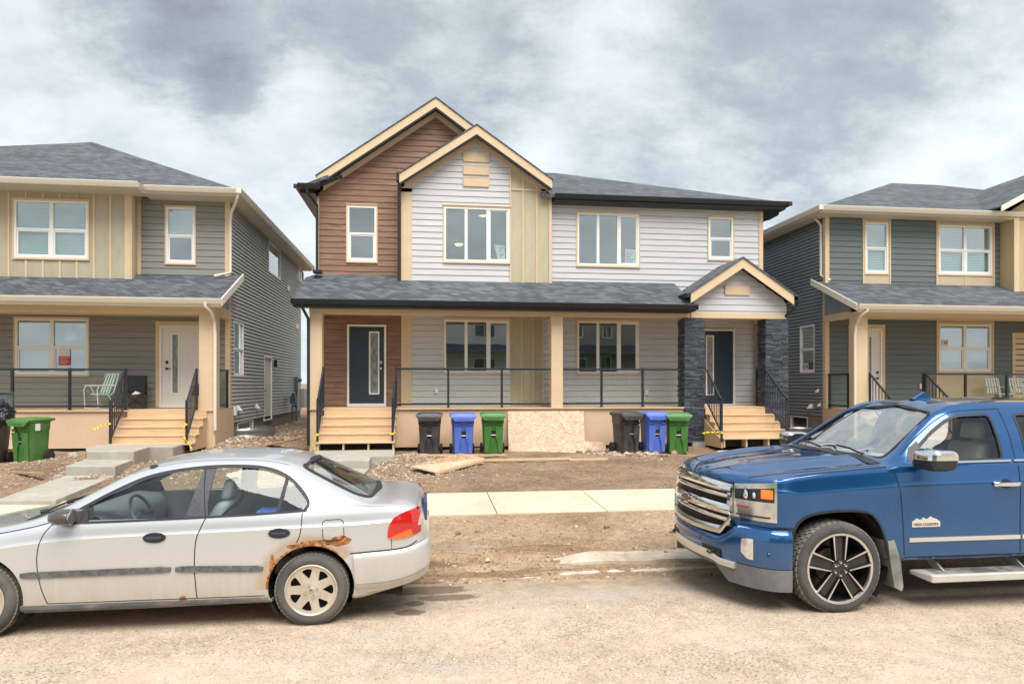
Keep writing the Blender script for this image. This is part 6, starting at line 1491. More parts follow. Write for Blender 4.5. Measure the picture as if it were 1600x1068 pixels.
def car_paint(name, col, metal, rough, dust=None, dust_z=(.25, .7), dust_amt=.5, rust=None, flake=.04, coat=1.0):
    m = bpy.data.materials.new(name); m.use_nodes = True; T = NT(m.node_tree); b = T.n['Principled BSDF']; co = T.coord('Object'); x, y, z = T.sep(co)
    base = T.mix(T.noise(co, 420, 2, .6), tuple(c*(1-flake*2) for c in col), tuple(min(1, c*(1+flake*2)) for c in col))
    rg = rough; ct = coat; mt = metal
    if dust:
        g = T.new('ShaderNodeMapRange', interpolation_type='SMOOTHSTEP'); T.link(z, g.inputs[0]); g.inputs[1].default_value = dust_z[1]; g.inputs[2].default_value = dust_z[0]
        n = T.noise(T.mapping(co, (3, 3, .8)), 1.6, 6, .65, .4); st = T.noise(T.mapping(co, (16, 16, .9)), 1.5, 4, .6); sp = T.noise(co, 38, 4, .8)
        k = T.math('MULTIPLY', g.outputs[0], T.math('ADD', T.math('MULTIPLY', n, 1.0), T.math('MULTIPLY', st, .55)), clamp=True)
        k = T.math('ADD', T.math('MULTIPLY', k, dust_amt), T.math('MULTIPLY', T.ramp(sp, [(.60, 0.0), (.72, 1.0)]), .22*dust_amt), clamp=True)
        base = T.mix(k, base, dust); mt = T.math('MULTIPLY', T.math('SUBTRACT', 1.0, k), metal); ct = T.math('MULTIPLY', T.math('SUBTRACT', 1.0, T.math('MULTIPLY', k, 1.1, clamp=True), clamp=True), coat)
        rg = T.math('ADD', rough, T.math('MULTIPLY', k, .5))
    if rust:
        (cx, cz, r0, r1, a0, a1, blobs) = rust; n = T.noise(co, 16, 6, .75, .6)
        dx, dz = T.math('SUBTRACT', x, cx), T.math('SUBTRACT', z, cz); rr = T.math('SQRT', T.math('ADD', T.math('MULTIPLY', dx, dx), T.math('MULTIPLY', dz, dz)))
        an = T.math('ARCTAN2', dz, dx); lim = T.math('ADD', r0, T.math('MULTIPLY', T.math('SUBTRACT', n, .42), (r1-r0)*4.0))
        # the lip rusts thinly; further in towards the rear the blister is wide
        mk = T.math('LESS_THAN', rr, lim); mk = T.math('MULTIPLY', mk, T.math('GREATER_THAN', an, a0)); mk = T.math('MULTIPLY', mk, T.math('LESS_THAN', an, a1))
        for (bx, bz, rx, rz) in blobs:
            q = T.math('ADD', T.math('POWER', T.math('ABSOLUTE', T.math('DIVIDE', T.math('SUBTRACT', x, bx), rx)), 2.0), T.math('POWER', T.math('ABSOLUTE', T.math('DIVIDE', T.math('SUBTRACT', z, bz), rz)), 2.0))
            q = T.math('ADD', q, T.math('MULTIPLY', T.math('SUBTRACT', n, .5), 2.2)); mk = T.math('MAXIMUM', mk, T.math('LESS_THAN', q, 1.0))
        near = T.math('LESS_THAN', y, 0.0); mk = T.math('MULTIPLY', mk, near)
        halo = T.new('ShaderNodeMapRange', interpolation_type='SMOOTHSTEP'); T.link(T.math('ADD', rr, T.math('MULTIPLY', n, -.05)), halo.inputs[0]); halo.inputs[1].default_value = r1+.075; halo.inputs[2].default_value = r1+.0
        hk = T.math('MULTIPLY', T.math('MULTIPLY', halo.outputs[0], near), T.math('MULTIPLY', T.math('GREATER_THAN', an, a0-.2), .62)); base = T.mix(hk, base, (.46, .30, .17))
        rc = T.ramp(T.noise(co, 30, 5, .75, .5), [(.30, (.045, .018, .012)), (.46, (.20, .075, .025)), (.58, (.42, .17, .05)), (.70, (.60, .33, .13)), (.8, (.7, .55, .4))])
        base = T.mix(mk, base, rc); inv = T.math('SUBTRACT', 1.0, mk)
        mt = T.math('MULTIPLY', mt, inv); ct = T.math('MULTIPLY', ct, inv); rg = T.math('MAXIMUM', rg, T.math('MULTIPLY', mk, .9))
    T.setin(b.inputs['Base Color'], base); T.setin(b.inputs['Metallic'], mt); T.setin(b.inputs['Roughness'], rg); T.setin(b.inputs['Coat Weight'], ct)
    b.inputs['Coat Roughness'].default_value = .03
    return m
CHROME = mat('chrome', (.78, .79, .80), .07, 1.0, noise_amt=.03, nscale=6)
SILVERTRIM = mat('satin_silver_trim', (.74, .71, .68), .3, .7)
TRIMB = mat('black_plastic_trim', (.020, .022, .028), .45, noise_amt=.15, nscale=30)
RUBBER = mat('rubber_seal', (.016, .016, .022), .6)
TYRE = mat('tyre_rubber', (.055, .056, .058), .8, noise_amt=.25, nscale=5, dirt=(.24, .20, .16), dirt_amt=.45, bump=.3, bscale=70, bdist=.003)
TREAD = mat('dusty_tread', (.20, .18, .15), .95, noise_amt=.3, nscale=12, bump=.4, bscale=60)
SEATF = mat('grey_seat_fabric', (.34, .36, .37), .9, noise_amt=.08)
DASH = mat('dashboard_plastic', (.15, .16, .17), .7)
INTER = mat('cabin_lining', (.26, .28, .29), .85)
WELLM = mat('wheel_well_lining', (.012, .011, .010), .95)

def tyre(parent, c, R0, rim, w, out=-1, tread_rows=4, blocks=44, tm=TYRE):
    """c: wheel centre on the outer face plane; out: direction of the outer face"""
    b = MB(); s = R0-rim
    prof = [(rim-.01, .03), (rim+.0, .008), (rim+s*.18, .0), (rim+s*.45, -.006), (rim+s*.72, .004), (R0-.020, .022), (R0-.008, .035), (R0-.006, w*.5), (R0-.008, w-.035), (R0-.02, w-.02), (rim+s*.5, w), (rim-.01, w-.02)]
    b.lathe([(r, -out*o) for r, o in prof], c, 'y', 72); t = b.build('tyre', tm, parent, smooth=50)
    b = MB()
    for k in range(blocks):
        for j in range(tread_rows):
            u0 = .026+(w-.052)*j/tread_rows+.004; u1 = .026+(w-.052)*(j+1)/tread_rows-.004; a = 2*math.pi*(k+(.5 if j % 2 else 0)+.1*j)/blocks; da = 2*math.pi/blocks*.40; P = []
            for r in (R0-.013, R0+.001 if 0 < j < tread_rows-1 else R0-.003):
                for aa, uu, sk in ((a-da, u0, 0), (a+da, u0, 0), (a+da, u1, da*.3), (a-da, u1, da*.3)): P.append(Vector(c)+Vector((r*math.cos(aa+sk), -out*uu, r*math.sin(aa+sk))))
            b.hexa(P)
    b.build('tread', TREAD, t)
    return t
def underside(b, x0, x1, y0, y1, z): b.box(x0, x1, y0, y1, z, z+.05)
def wheel_well(parent, cx, cz, r, cy, hw, depth=.34):
    for s in (-1, 1):
        b = MB(); y0 = cy+s*(hw-.03); y1 = cy+s*(hw-depth); n = 28
        rows = [[(cx+(r)*math.cos(a), yy, cz+(r)*math.sin(a)) for yy in (y0, y1)] for a in [math.pi*(-.22+1.44*i/n) for i in range(n+1)]]
        b.grid(rows); b.add([(cx, y1, cz)]+[q[1] for q in rows], [(0, i, i+1) for i in range(1, n+1)]); b.build('wheel_well', WELLM, parent)
def text_mesh(body, size, ext=.001, off=.0):
    cu = bpy.data.curves.new('t', 'FONT'); cu.body = body; cu.size = size; cu.align_x = 'CENTER'; cu.align_y = 'CENTER'; cu.extrude = ext; cu.offset = off
    to = bpy.data.objects.new('t', cu); COL.objects.link(to); me = evaluated(to); bpy.data.objects.remove(to); me.materials.clear(); return me

# ------------------------------------------------------------------ silver sedan
def sedan():
    CY, HWID = 6.57, .85; XR_, XF = .045, -4.36
    t = thing('parked_sedan', 'old silver four-door sedan with a rusted rear wheel arch, parked on the left', 'car', (-2.2, CY, 0)); O = ORG[t.name]
    wx, fx, wz, rw = -.933, -3.46, .292, .300
    hw = [(XF, .40), (-4.33, .55), (-4.25, .70), (-4.1, .78), (-3.8, .83), (-3.3, .85), (-1.0, .85), (-.6, .845), (-.3, .825), (-.12, .79), (-.03, .73), (.02, .66), (XR_, .45)]
    top = [(XF, .52), (-4.34, .60), (-4.28, .66), (-4.1, .72), (-3.7, .80), (-3.3, .87), (-3.12, .915), (-2.95, .99), (-2.70, 1.125), (-2.45, 1.255), (-2.28, 1.325), (-2.05, 1.365), (-1.75, 1.385), (-1.45, 1.378), (-1.22, 1.35), (-1.06, 1.305), (-.85, 1.205), (-.62, 1.09), (-.44, 1.003), (-.36, .99), (-.2, .985), (-.10, .965), (-.05, .925), (-.025, .86), (-.005, .735), (.015, .70), (.035, .64), (XR_, .56)]
    bot = [(XF, .36), (-4.3, .24), (-4.1, .19), (-3.5, .18), (-.6, .19), (-.35, .24), (-.1, .30), (0, .34), (XR_, .42)]
    belt = [(XF, .50), (-4.30, .60), (-4.0, .66), (-3.5, .765), (-3.0, .845), (-2.6, .878), (-2.0, .897), (-1.0, .928), (-.6, .94), (-.3, .945), (-.12, .93), (-.05, .885), (-.02, .80), (0, .70), (XR_, .54)]
    # roof rail / fender edge line: half width and height
    ry = [(XF, .36), (-4.2, .60), (-3.6, .68), (-3.15, .70), (-2.9, .675), (-2.5, .61), (-2.2, .575), (-1.7, .57), (-1.3, .575), (-1.05, .60), (-.8, .64), (-.5, .68), (-.3, .69), (-.1, .65), (-.02, .58), (XR_, .40)]
    rz = [(XF, .51), (-4.2, .685), (-3.6, .80), (-3.15, .885), (-2.95, .955), (-2.70, 1.085), (-2.45, 1.205), (-2.2, 1.275), (-1.9, 1.312), (-1.6, 1.318), (-1.35, 1.305), (-1.15, 1.265), (-.95, 1.175), (-.7, 1.06), (-.45, .972), (-.3, .968), (-.1, .95), (-.05, .91), (-.02, .84), (0, .72), (XR_, .55)]
    def sec(x):
        w, zt_, zb, zl, yr, zr = (pchip(k, x) for k in (hw, top, bot, belt, ry, rz)); f = min(1, max(0, (zl-zb)/.66))
        cab = max(0, min(1, (zr-zl)/.34)); ym = w*.965+(yr-w*.965)*.5; ym += .020*cab
        zm = zl+(zr-zl)*.52
        zc = zb+(zl-zb)*.84
        lip = .0
        return section([(0, zb), (w*.80, zb), (w*.955, zb+.02*f), (w*.985, zb+.09*f), (w*1.0, zb+(zl-zb)*.40), (w*1.0, zb+(zl-zb)*.62), (w*.996, zc), (w*.992, zc+.005*f, 1), (w*.958, zl), (ym, zm), (yr, zr), (yr*.62, zt_-(zt_-zr)*.28), (0, zt_)], [2, 4, 3, 6, 5, 4, 1, 4, 7, 7, 7, 6])
    xs = [XF, -4.352, -4.34, -4.32, -4.29, -4.25]+frange(-4.2, -3.2, .05)+frange(-3.2, -.4, .035)+frange(-.4, -.12, .03)+[-.12, -.10, -.085, -.07, -.06, -.05, -.04, -.03, -.022, -.014, -.006, .004, .014, .024, .033, .040, XR_]
    rows = [(x, sec(x)) for x in xs]; me = shell_mesh(rows, CY, 'sedan'); sk = Skin(me, CY)
    # openings
    dlo_top = spline([(-2.90, .885), (-2.70, 1.005), (-2.50, 1.115), (-2.30, 1.205), (-2.08, 1.257), (-1.8, 1.287), (-1.5, 1.288), (-1.30, 1.262), (-1.14, 1.195), (-1.02, 1.085), (-.965, 1.00), (-.985, .945)], 6)
    dlo = dlo_top+[(-1.4, .922), (-1.9, .905), (-2.4, .893)]
    arch = lambda cx, r, a0=-.25, a1=1.25, n=40: [(cx+r*math.cos(math.pi*(a0+(a1-a0)*i/n)), wz+.02+r*math.sin(math.pi*(a0+(a1-a0)*i/n))) for i in range(n+1)]
    ws = smooth_poly([(-3.07, CY-.60), (-2.44, CY-.515), (-2.37, CY), (-2.44, CY+.515), (-3.07, CY+.60), (-3.16, CY)], .06, 4)
    bl = smooth_poly([(-1.06, CY-.50), (-.60, CY-.60), (-.47, CY-.54), (-.425, CY), (-.47, CY+.54), (-.60, CY+.60), (-1.06, CY+.50), (-1.04, CY)], .07, 4)
    XZ, XY = (0, 2), (0, 1); near = lambda c, n: c.y < CY-.3; far = lambda c, n: c.y > CY+.3; up = lambda c, n: n.z > .12 and c.z > .8
    body = cut_open(me.copy(), [(dlo, XZ, near), (dlo, XZ, far)]+[(arch(cx, .345), XZ, tt) for cx in (wx, fx) for tt in (near, far)]+[(ws, XY, up), (bl, XY, up)])
    body.transform(Matrix.Translation(-O)); body.shade_smooth(); body.set_sharp_from_angle(angle=R(28))
    PAINT = car_paint('silver_car_paint', (.63, .64, .655), .60, .32, dust=(.42, .345, .265), dust_z=(.20, .84), dust_amt=.95, coat=.7,
                      rust=(wx-O.x, wz+.02, .352, .372, .9, 3.5, [(-.70-O.x, .69, .085, .045), (-.86-O.x, .682, .16, .024), (-1.02-O.x, .655, .10, .022), (-1.24-O.x, .50, .022, .10), (-1.935-O.x, .255, .03, .03)]))
    body.materials.clear(); body.materials.append(PAINT); bo = link_mesh('body', body, t)
    # glass: copies of the skin, a little inside
    def glass_from(sel, off, name, m=CGLASS):
        b = MB(); bm = bmesh.new(); bm.from_mesh(me); bm.normal_update(); keep = [f for f in bm.faces if sel(f.calc_center_median(), f.normal)]
        vmap = {}; vs = []; fs = []
        for f in keep:
            q = []
            for v in f.verts:
                if v.index not in vmap: vmap[v.index] = len(vs); vs.append(v.co-v.normal*off)
                q.append(vmap[v.index])
            fs.append(tuple(q))
        bm.free(); b.add(vs, fs); return b.build(name, m, t, smooth=60, recalc=False)
    def inpoly(pt, poly, grow=.0):
        c = False; n = len(poly); x, y = pt
        for i in range(n):
            (x1, y1), (x2, y2) = poly[i][:2], poly[(i+1) % n][:2]
            if (y1 > y) != (y2 > y) and x < (x2-x1)*(y-y1)/(y2-y1)+x1: c = not c
        return c
    def grown(poly, k):
        cx = sum(p[0] for p in poly)/len(poly); cy = sum(p[1] for p in poly)/len(poly); return [(p[0]+math.copysign(min(k, abs(p[0]-cx)), p[0]-cx), p[1]+math.copysign(min(k, abs(p[1]-cy)), p[1]-cy)) for p in poly]
    gd, gw, gb = grown(dlo, .03), grown(ws, .035), grown(bl, .035)
    glass_from(lambda c, n: c.y < CY and abs(n.y) > .4 and inpoly((c.x, c.z), gd), .011, 'side_glass'); glass_from(lambda c, n: c.y > CY and abs(n.y) > .4 and inpoly((c.x, c.z), gd), .011, 'side_glass')
    glass_from(lambda c, n: n.z > .3 and c.z > .8 and inpoly((c.x, c.y), gw), .011, 'windshield', CGLASS2); glass_from(lambda c, n: n.z > .3 and c.z > .8 and inpoly((c.x, c.y), gb), .011, 'rear_window', CGLASS2)
    # black window surround, pillars
    for sg in (-1, 1):
        b = MB(); outl = dlo_top; b.grid(sk.ribbon(outl, .024, .003, sg)); b.grid(sk.ribbon([(-2.93, .878), (-2.4, .889), (-1.9, .901), (-1.4, .918), (-.975, .940)], .016, .004, sg)); b.build('window_seal', RUBBER, t, smooth=50)
        b = MB(); skin_sheet(b, sk.patch([(-1.93, .900), (-1.90, 1.0), (-1.872, 1.12), (-1.84, 1.29)], [(-1.745, .905), (-1.765, 1.0), (-1.76, 1.12), (-1.745, 1.295)], 5, .001, sg), .02, Vector((0, -sg, 0))); b.build('door_pillar', mat('pillar_black', (.045, .045, .055), .5, noise_amt=.5, nscale=60), t, smooth=50)
        b = MB(); skin_sheet(b, sk.patch([(-1.225, .925), (-1.195, 1.06), (-1.165, 1.23)], [(-1.195, .927), (-1.165, 1.06), (-1.14, 1.22)], 3, -.003, sg), .015, Vector((0, -sg, 0))); b.build('quarter_divider', RUBBER, t)
        b = MB(); skin_sheet(b, sk.patch([(-2.90, .885), (-2.80, .94), (-2.70, 1.0)], [(-2.66, .887), (-2.672, .94), (-2.685, 1.0)], 4, .0, sg), .015, Vector((0, -sg, 0))); b.build('mirror_sail', RUBBER, t)
        # shut lines
        seam = mat('shut_line', (.012, .012, .016), .8)
        b = MB(); F1 = spline([(-2.925, .872), (-2.975, .80), (-3.005, .70), (-3.012, .58), (-2.99, .42), (-2.955, .30), (-2.94, .262)], 6); b.grid(sk.ribbon(F1, .007, .0015, sg))
        b.grid(sk.ribbon(spline([(-1.765, .90), (-1.80, .82), (-1.832, .72), (-1.842, .55), (-1.835, .38), (-1.825, .262)], 6), .008, .0015, sg)); b.grid(sk.ribbon(spline([(-1.83, 1.30), (-1.805, 1.1), (-1.765, .90)], 4), .006, .003, sg))
        b.grid(sk.ribbon(spline([(-1.008, .925), (-1.012, .82), (-1.025, .74), (-1.05, .685)], 5), .007, .0015, sg)); b.grid(sk.ribbon([(-2.94, .262), (-2.4, .262), (-1.8, .262), (-1.30, .262)], .006, .0015, sg))
        b.grid(sk.ribbon(smooth_poly([(-.846, .862), (-.676, .868), (-.668, .70), (-.838, .693)], .04, 4), .006, .0015, sg, True))
        b.grid(sk.ribbon(spline([(-.62, .585), (-.45, .595), (-.28, .603), (-.15, .62), (-.075, .66)], 6), .009, .002, sg)); b.grid(sk.ribbon([(-.285, .69), (-.283, .61)], .005, .0015, sg))
        b.grid(sk.ribbon(spline([(-3.9, .745), (-3.4, .80), (-3.1, .85), (-2.95, .885)], 6), .006, .0015, sg)); b.build('shut_lines', seam, t)
        # crease catches light
        # side moulding
        for a, c in (((-3.13, .492), (-2.02, .505)), ((-1.985, .505), (-1.31, .487)), ):
            b = MB(); pts = [Vector(a).lerp(Vector(c), i/16) for i in range(17)]; wd = [.030 if i in (0, 16) else .048 for i in range(17)]; skin_sheet(b, sk.ribbon(pts, wd, .012, sg), .014, Vector((0, -sg, 0))); b.build('side_moulding', mat('scuffed_moulding', (.075, .08, .09), .55, noise_amt=.5, nscale=40, dirt=(.25, .22, .19), dirt_amt=.6), t, smooth=50)
        b = MB(); skin_sheet(b, sk.patch([(-3.14, .25), (-2.2, .25), (-1.275, .25)], [(-3.14, .188), (-2.2, .188), (-1.275, .188)], 4, .006, sg), .02, Vector((0, -sg, 0))); b.build('sill', mat('scuffed_sill', (.10, .105, .12), .6, noise_amt=.4, nscale=9, dirt=(.34, .29, .23), dirt_amt=.6, stretch=(1, 1, 3)), t)
        # handles
        for hx in (-2.145, -1.185):
            c = Vector((hx, .758)) if hx < -2 else Vector((hx, .768)); b = MB(); el = [(c.x+.088*math.cos(a)*(1 if abs(math.cos(a)) < .9 else .98), c.y+.040*math.sin(a)) for a in [2*math.pi*i/28 for i in range(28)]]
            pp = [sk.side(x, z, .003, sg) for x, z in el]; b.add(pp+[p+Vector((0, sg*.006, 0)) for p in pp], [tuple(range(28)), tuple(range(28, 56))]+[(i, (i+1) % 28, 28+(i+1) % 28, 28+i) for i in range(28)]); h = b.build('door_handle', TRIMB, t, smooth=40)
            b = MB(); q = sk.side(c.x, c.y, 0, sg); b.hexa([q+Vector(v) for v in ((-.06, sg*.012, -.018), (.055, sg*.012, -.018), (.055, sg*.0, -.018), (-.06, 0, -.018), (-.06, sg*.026, .006), (.055, sg*.026, .006), (.055, 0, .010), (-.06, 0, .010))]); b.build('handle_flap', mat('handle_flap', (.05, .06, .08), .25), h, bevel=.006)
        # tail lights and front lamps
        b = MB(); P1 = spline([(-.318, .71), (-.31, .785), (-.268, .86), (-.17, .91), (-.055, .935)], 5); P2 = spline([(-.298, .692), (-.25, .690), (-.18, .695), (-.11, .71), (-.045, .735)], 5)
        skin_sheet(b, sk.patch(P2, P1, 10, .010, sg), .02, Vector((0, -sg, 0))); tl = b.build('tail_light', mat('red_lens', (.46, .008, .008), .12, coat=1.0, noise_amt=.15, nscale=4), t, smooth=50)
        b = MB(); P1b = [tuple(Vector(a).lerp(Vector(c), .28)) for a, c in zip(P2, P1)]; skin_sheet(b, sk.patch(P2[:-5], P1b[:-5], 5, .0125, sg), .008, Vector((0, -sg, 0))); b.build('amber_lens', mat('amber_lens', (.68, .13, .012), .12, coat=1.0), tl, smooth=50)
        b = MB(); skin_sheet(b, sk.patch([(-.075, .79), (-.065, .84), (-.055, .88)], [(-.045, .79), (-.04, .84), (-.04, .88)], 3, .0125, sg), .008, Vector((0, -sg, 0))); b.build('reverse_lens', mat('pink_clear_lens', (.62, .34, .32), .1, coat=1.0), tl)
        b = MB(); skin_sheet(b, sk.patch([(-4.27, .60), (-4.1, .61), (-3.95, .63)], [(-4.27, .67), (-4.1, .68), (-3.95, .68)], 4, .006, sg), .02, Vector((0, -sg, 0))); b.build('headlight', mat('clear_lens', (.65, .66, .66), .1, coat=1.0), t, smooth=50)
        # bumper skin, proud of the body
        b = MB(); up = spline([(-.592, .578), (-.45, .588), (-.28, .596), (-.15, .612), (-.05, .645), (.005, .665)], 6); lo = spline([(-.575, .262), (-.45, .262), (-.28, .285), (-.12, .325), (-.02, .37), (.015, .42)], 6)
        mid = [tuple(Vector(a).lerp(Vector(c), .5)) for a, c in zip(up, lo)]
        rows = []
        for a, c in zip(up, lo): rows.append([sk.side(*Vector(a).lerp(Vector(c), j/12), .026*math.sin(min(1, (j+.5)/2)*math.pi/2)*(1 if j < 11 else .2), sg) for j in range(13)])
        b.grid(rows); b.build('rear_bumper_side', PAINT, t, smooth=50)
        # bumper lower crease: its shade drawn as a grey strip
        b = MB(); b.grid(sk.ribbon(spline([(-.57, .335), (-.3, .345), (-.12, .385), (-.03, .42)], 6), .006, .028, sg)); b.build('bumper_crease_shade', mat('crease_shade_moulding_grey', (.25, .24, .22), .6), t)
        # mirror
        m0 = Vector((-2.80, CY+sg*.81, .925)); b = MB(); n = 20; secs = []
        for (dx, sc_) in ((-.10, .35), (-.085, .75), (-.03, .98), (.03, 1.0), (.055, .95)):
            secs.append([m0+Vector((dx, sg*(.075+.085*math.cos(a)*sc_), .02+.062*math.sin(a)*sc_)) for a in [2*math.pi*i/n for i in range(n)]])
        secs = [r+[r[0]] for r in secs]; b.grid(secs); b.add(secs[0][:-1], [tuple(range(n))]); b.add([m0+Vector((-.02, 0, -.03)), m0+Vector((.08, 0, -.03)), m0+Vector((.08, 0, .05)), m0+Vector((-.02, 0, .05)), m0+Vector((-.02, -sg*.1, -.03)), m0+Vector((.14, -sg*.1, -.03)), m0+Vector((.14, -sg*.1, .07)), m0+Vector((-.02, -sg*.1, .06))], [(0, 1, 2, 3), (4, 5, 6, 7), (0, 1, 5, 4), (1, 2, 6, 5), (2, 3, 7, 6), (3, 0, 4, 7)])
        mo = b.build('door_mirror', mat('mirror_cap', (.06, .055, .055), .25, coat=.6), t, smooth=50)
        b = MB(); b.add([Vector(p)+Vector((.003, 0, 0)) for p in secs[-1][:-1]], [tuple(range(n))]); b.build('mirror_glass', CHROME, mo)
    # rubber round windshield and rear window; antenna base, wipers
    def ring_top(poly, w, off, nm):
        b = MB(); c = Vector((sum(p[0] for p in poly)/len(poly), sum(p[1] for p in poly)/len(poly))); rows = []
        for p in poly+[poly[0]]:
            p = Vector(p); d = (c-p).normalized(); rows.append([sk.top(*(p+d*w*k), off) for k in (-.45, 1.1)])
        b.grid(rows); b.build(nm, RUBBER, t, smooth=50)
    ring_top(bl, .035, .003, 'rear_window_seal'); ring_top(ws, .020, .003, 'windshield_seal')
    b = MB(); p = sk.top(-2.27, CY-.515); b.lathe([(.0, .018), (.03, .012), (.04, 0)], p, 'z', 16); b.build('aerial_base', RUBBER, t, smooth=50)
    for y0, y1, x0, x1 in ((CY-.5, CY+.05, -3.10, -2.98), (CY+.0, CY+.5, -3.14, -3.02)):
        b = MB(); a, c = sk.top(x0, y0, .025), sk.top(x1-.02, y1, .02); b.tube([a, a.lerp(c, .5)+Vector((0, 0, .015)), c], .008); b.tube([a, a+Vector((-.05, -.02, -.01))], .016); b.build('wiper', RUBBER, t)
    b = MB(); b.grid([[sk.top(x, CY+y, .004) for y in [-.62+1.24*i/16 for i in range(17)]] for x in (-3.22, -3.17, -3.13)]); b.build('cowl', RUBBER, t, smooth=50)
    # roof drip mouldings
    for sg in (-1, 1):
        b = MB(); pts = [Vector((x, CY+sg*pchip(ry, x)*.93)) for x in frange(-2.42, -1.1, .06)]; b.grid([[sk.top(p.x, p.y-.004, .002), sk.top(p.x, p.y+.004, .002)] for p in pts]); b.build('roof_moulding', mat('crease_shade_moulding_grey', (.2, .2, .2), .6), t)
    # rear plate recess, plate edge, exhaust
    b = MB(); b.box(-.02, .012, CY-.30, CY+.30, .74, .90); b.build('rear_garnish', mat('dark_garnish', (.04, .06, .12), .2), t); b = MB(); b.box(.012, .018, CY-.15, CY+.15, .75, .89); b.build('licence_plate', PAPER, t)
    # wheels
    ALLOY = mat('dusty_alloy', (.56, .49, .405), .45, .35, noise_amt=.10, nscale=9, dirt=(.36, .28, .21), dirt_amt=.5)
    def alloy(cx, sg):
        w = thing('wheel', None, None, (0, 0, 0)); w.parent = t; ORG[w.name] = O; w.location = (0, 0, 0)
        c = Vector((cx, CY+sg*.845, wz)); out = sg
        tyre(w, c, rw, .200, .18, out, 3, 52)
        b = MB(); b.lathe([(.206, -out*.006), (.212, -out*-.002), (.203, -out*-.006), (.192, -out*.002), (.186, -out*.03)], c, 'y', 72); b.build('rim_lip', ALLOY, w, smooth=50)
        d = MB(); d.lathe([(0, -out*.010), (.055, -out*.010), (.075, -out*.016), (.15, -out*.012), (.192, -out*.004), (.192, -out*.032), (0, -out*.04), (0, -out*.010)], c, 'y', 84); disc = d.mesh('d'); cut = []
        for k in range(7):
            a = 2*math.pi*k/7+math.pi/2+.22; pts = []
            for r, da in ((.085, 0), (.172, .27), (.180, 0), (.172, -.27)): pts.append((r*math.cos(a+da), r*math.sin(a+da)))
            pts = smooth_poly(pts, .018, 3); q = MB(); q.prism([(c.x+p[0], c.y-.1, c.z+p[1]) for p in pts], (0, .2, 0)); cut.append(q.mesh('q'))
        disc = boolean(disc, cut); disc.transform(Matrix.Translation(-O)); disc.shade_smooth(); disc.set_sharp_from_angle(angle=R(30)); disc.materials.clear(); disc.materials.append(ALLOY); dk = link_mesh('rim', disc, w); md = dk.modifiers.new('bv', 'BEVEL'); md.width = .004; md.segments = 2; md.limit_method = 'ANGLE'; md.angle_limit = R(50)
        b = MB(); b.lathe([(0, -out*.075), (.19, -out*.075), (.195, -out*.02)], c, 'y', 40); b.build('brake_backing', mat('brake_dark', (.03, .025, .022), .8, noise_amt=.4, nscale=9), w)
        b = MB()
        for k in range(4): a = math.pi/2*k+.35; q = c+Vector((.05*math.cos(a), 0, .05*math.sin(a))); b.lathe([(0, out*.008), (.009, out*.006), (.011, -out*.008)], q, 'y', 10)
        b.each('lug_nut', CHROME, w, smooth=40)
        b = MB(); b.lathe([(0, -out*.003), (.022, -out*.004), (.026, -out*.012)], c, 'y', 24); b.build('centre_cap', ALLOY, w, smooth=40)
        lm = text_mesh('H', .034, .001); lm.transform(Matrix.Translation(c+Vector((0, out*.001-0.0, 0))-O) @ Matrix.Rotation(0 if sg < 0 else math.pi, 4, 'Z') @ Matrix.Rotation(R(90), 4, 'X')); lm.materials.append(MATS['brake_dark']); link_mesh('centre_mark', lm, w)
    for cx in (wx, fx):
        for sg in (-1, 1): alloy(cx, sg)
    wheel_well(t, wx, wz+.02, .352, CY, .85, .30); wheel_well(t, fx, wz+.02, .352, CY, .85, .30)
    b = MB(); b.box(-4.1, -.2, CY-.70, CY+.70, .20, .24); b.build('floor_pan', WELLM, t)
    b = MB(); b.tube([(fx, CY-.6, wz), (fx, CY+.6, wz)], .04); b.tube([(wx, CY-.6, wz), (wx, CY+.6, wz)], .04); b.tube([(-.5, CY+.35, .22), (.0, CY+.38, .24)], .03); b.build('axles', WELLM, t)
    # cabin
    def seat(x, y, w_, z=.34, back=.60, lean=.22):
        b = MB(); b.hexa([(x-.48, y-w_, z), (x, y-w_, z), (x, y+w_, z), (x-.48, y+w_, z), (x-.50, y-w_, z+.20), (x, y-w_, z+.16), (x, y+w_, z+.16), (x-.50, y+w_, z+.20)])
        b.hexa([(x-.06, y-w_, z+.14), (x+.10, y-w_, z+.14), (x+.10, y+w_, z+.14), (x-.06, y+w_, z+.14), (x+lean-.04, y-w_*.8, z+back), (x+lean+.08, y-w_*.8, z+back), (x+lean+.08, y+w_*.8, z+back), (x+lean-.04, y+w_*.8, z+back)])
        return b.build('seat', SEATF, t, bevel=.05, smooth=50)
    for y in (CY-.36, CY+.36):
        s = seat(-1.95, y, .24, .36, .62); b = MB(); b.hexa([(-1.76, y-.12, .985), (-1.67, y-.12, .985), (-1.67, y+.12, .985), (-1.76, y+.12, .985), (-1.72, y-.11, 1.16), (-1.64, y-.11, 1.16), (-1.64, y+.11, 1.16), (-1.72, y+.11, 1.16)]); b.build('headrest', SEATF, s, bevel=.03, smooth=50)
    seat(-1.12, CY, .60, .36, .56, .20)
    b = MB(); b.grid([[(-2.95+.0*j, CY-.62+1.24*i/8, .86) if False else (x_, CY-.66+1.32*i/8, z_) for i in range(9)] for x_, z_ in ((-3.05, .86), (-2.85, .925), (-2.65, .90), (-2.58, .82), (-2.62, .55))]); b.build('dashboard', DASH, t, smooth=60)
    b = MB(); cw = Vector((-2.42, CY-.36, .86)); ax = Vector((1, 0, .45)).normalized(); u = Vector((0, 1, 0)); v_ = ax.cross(u)
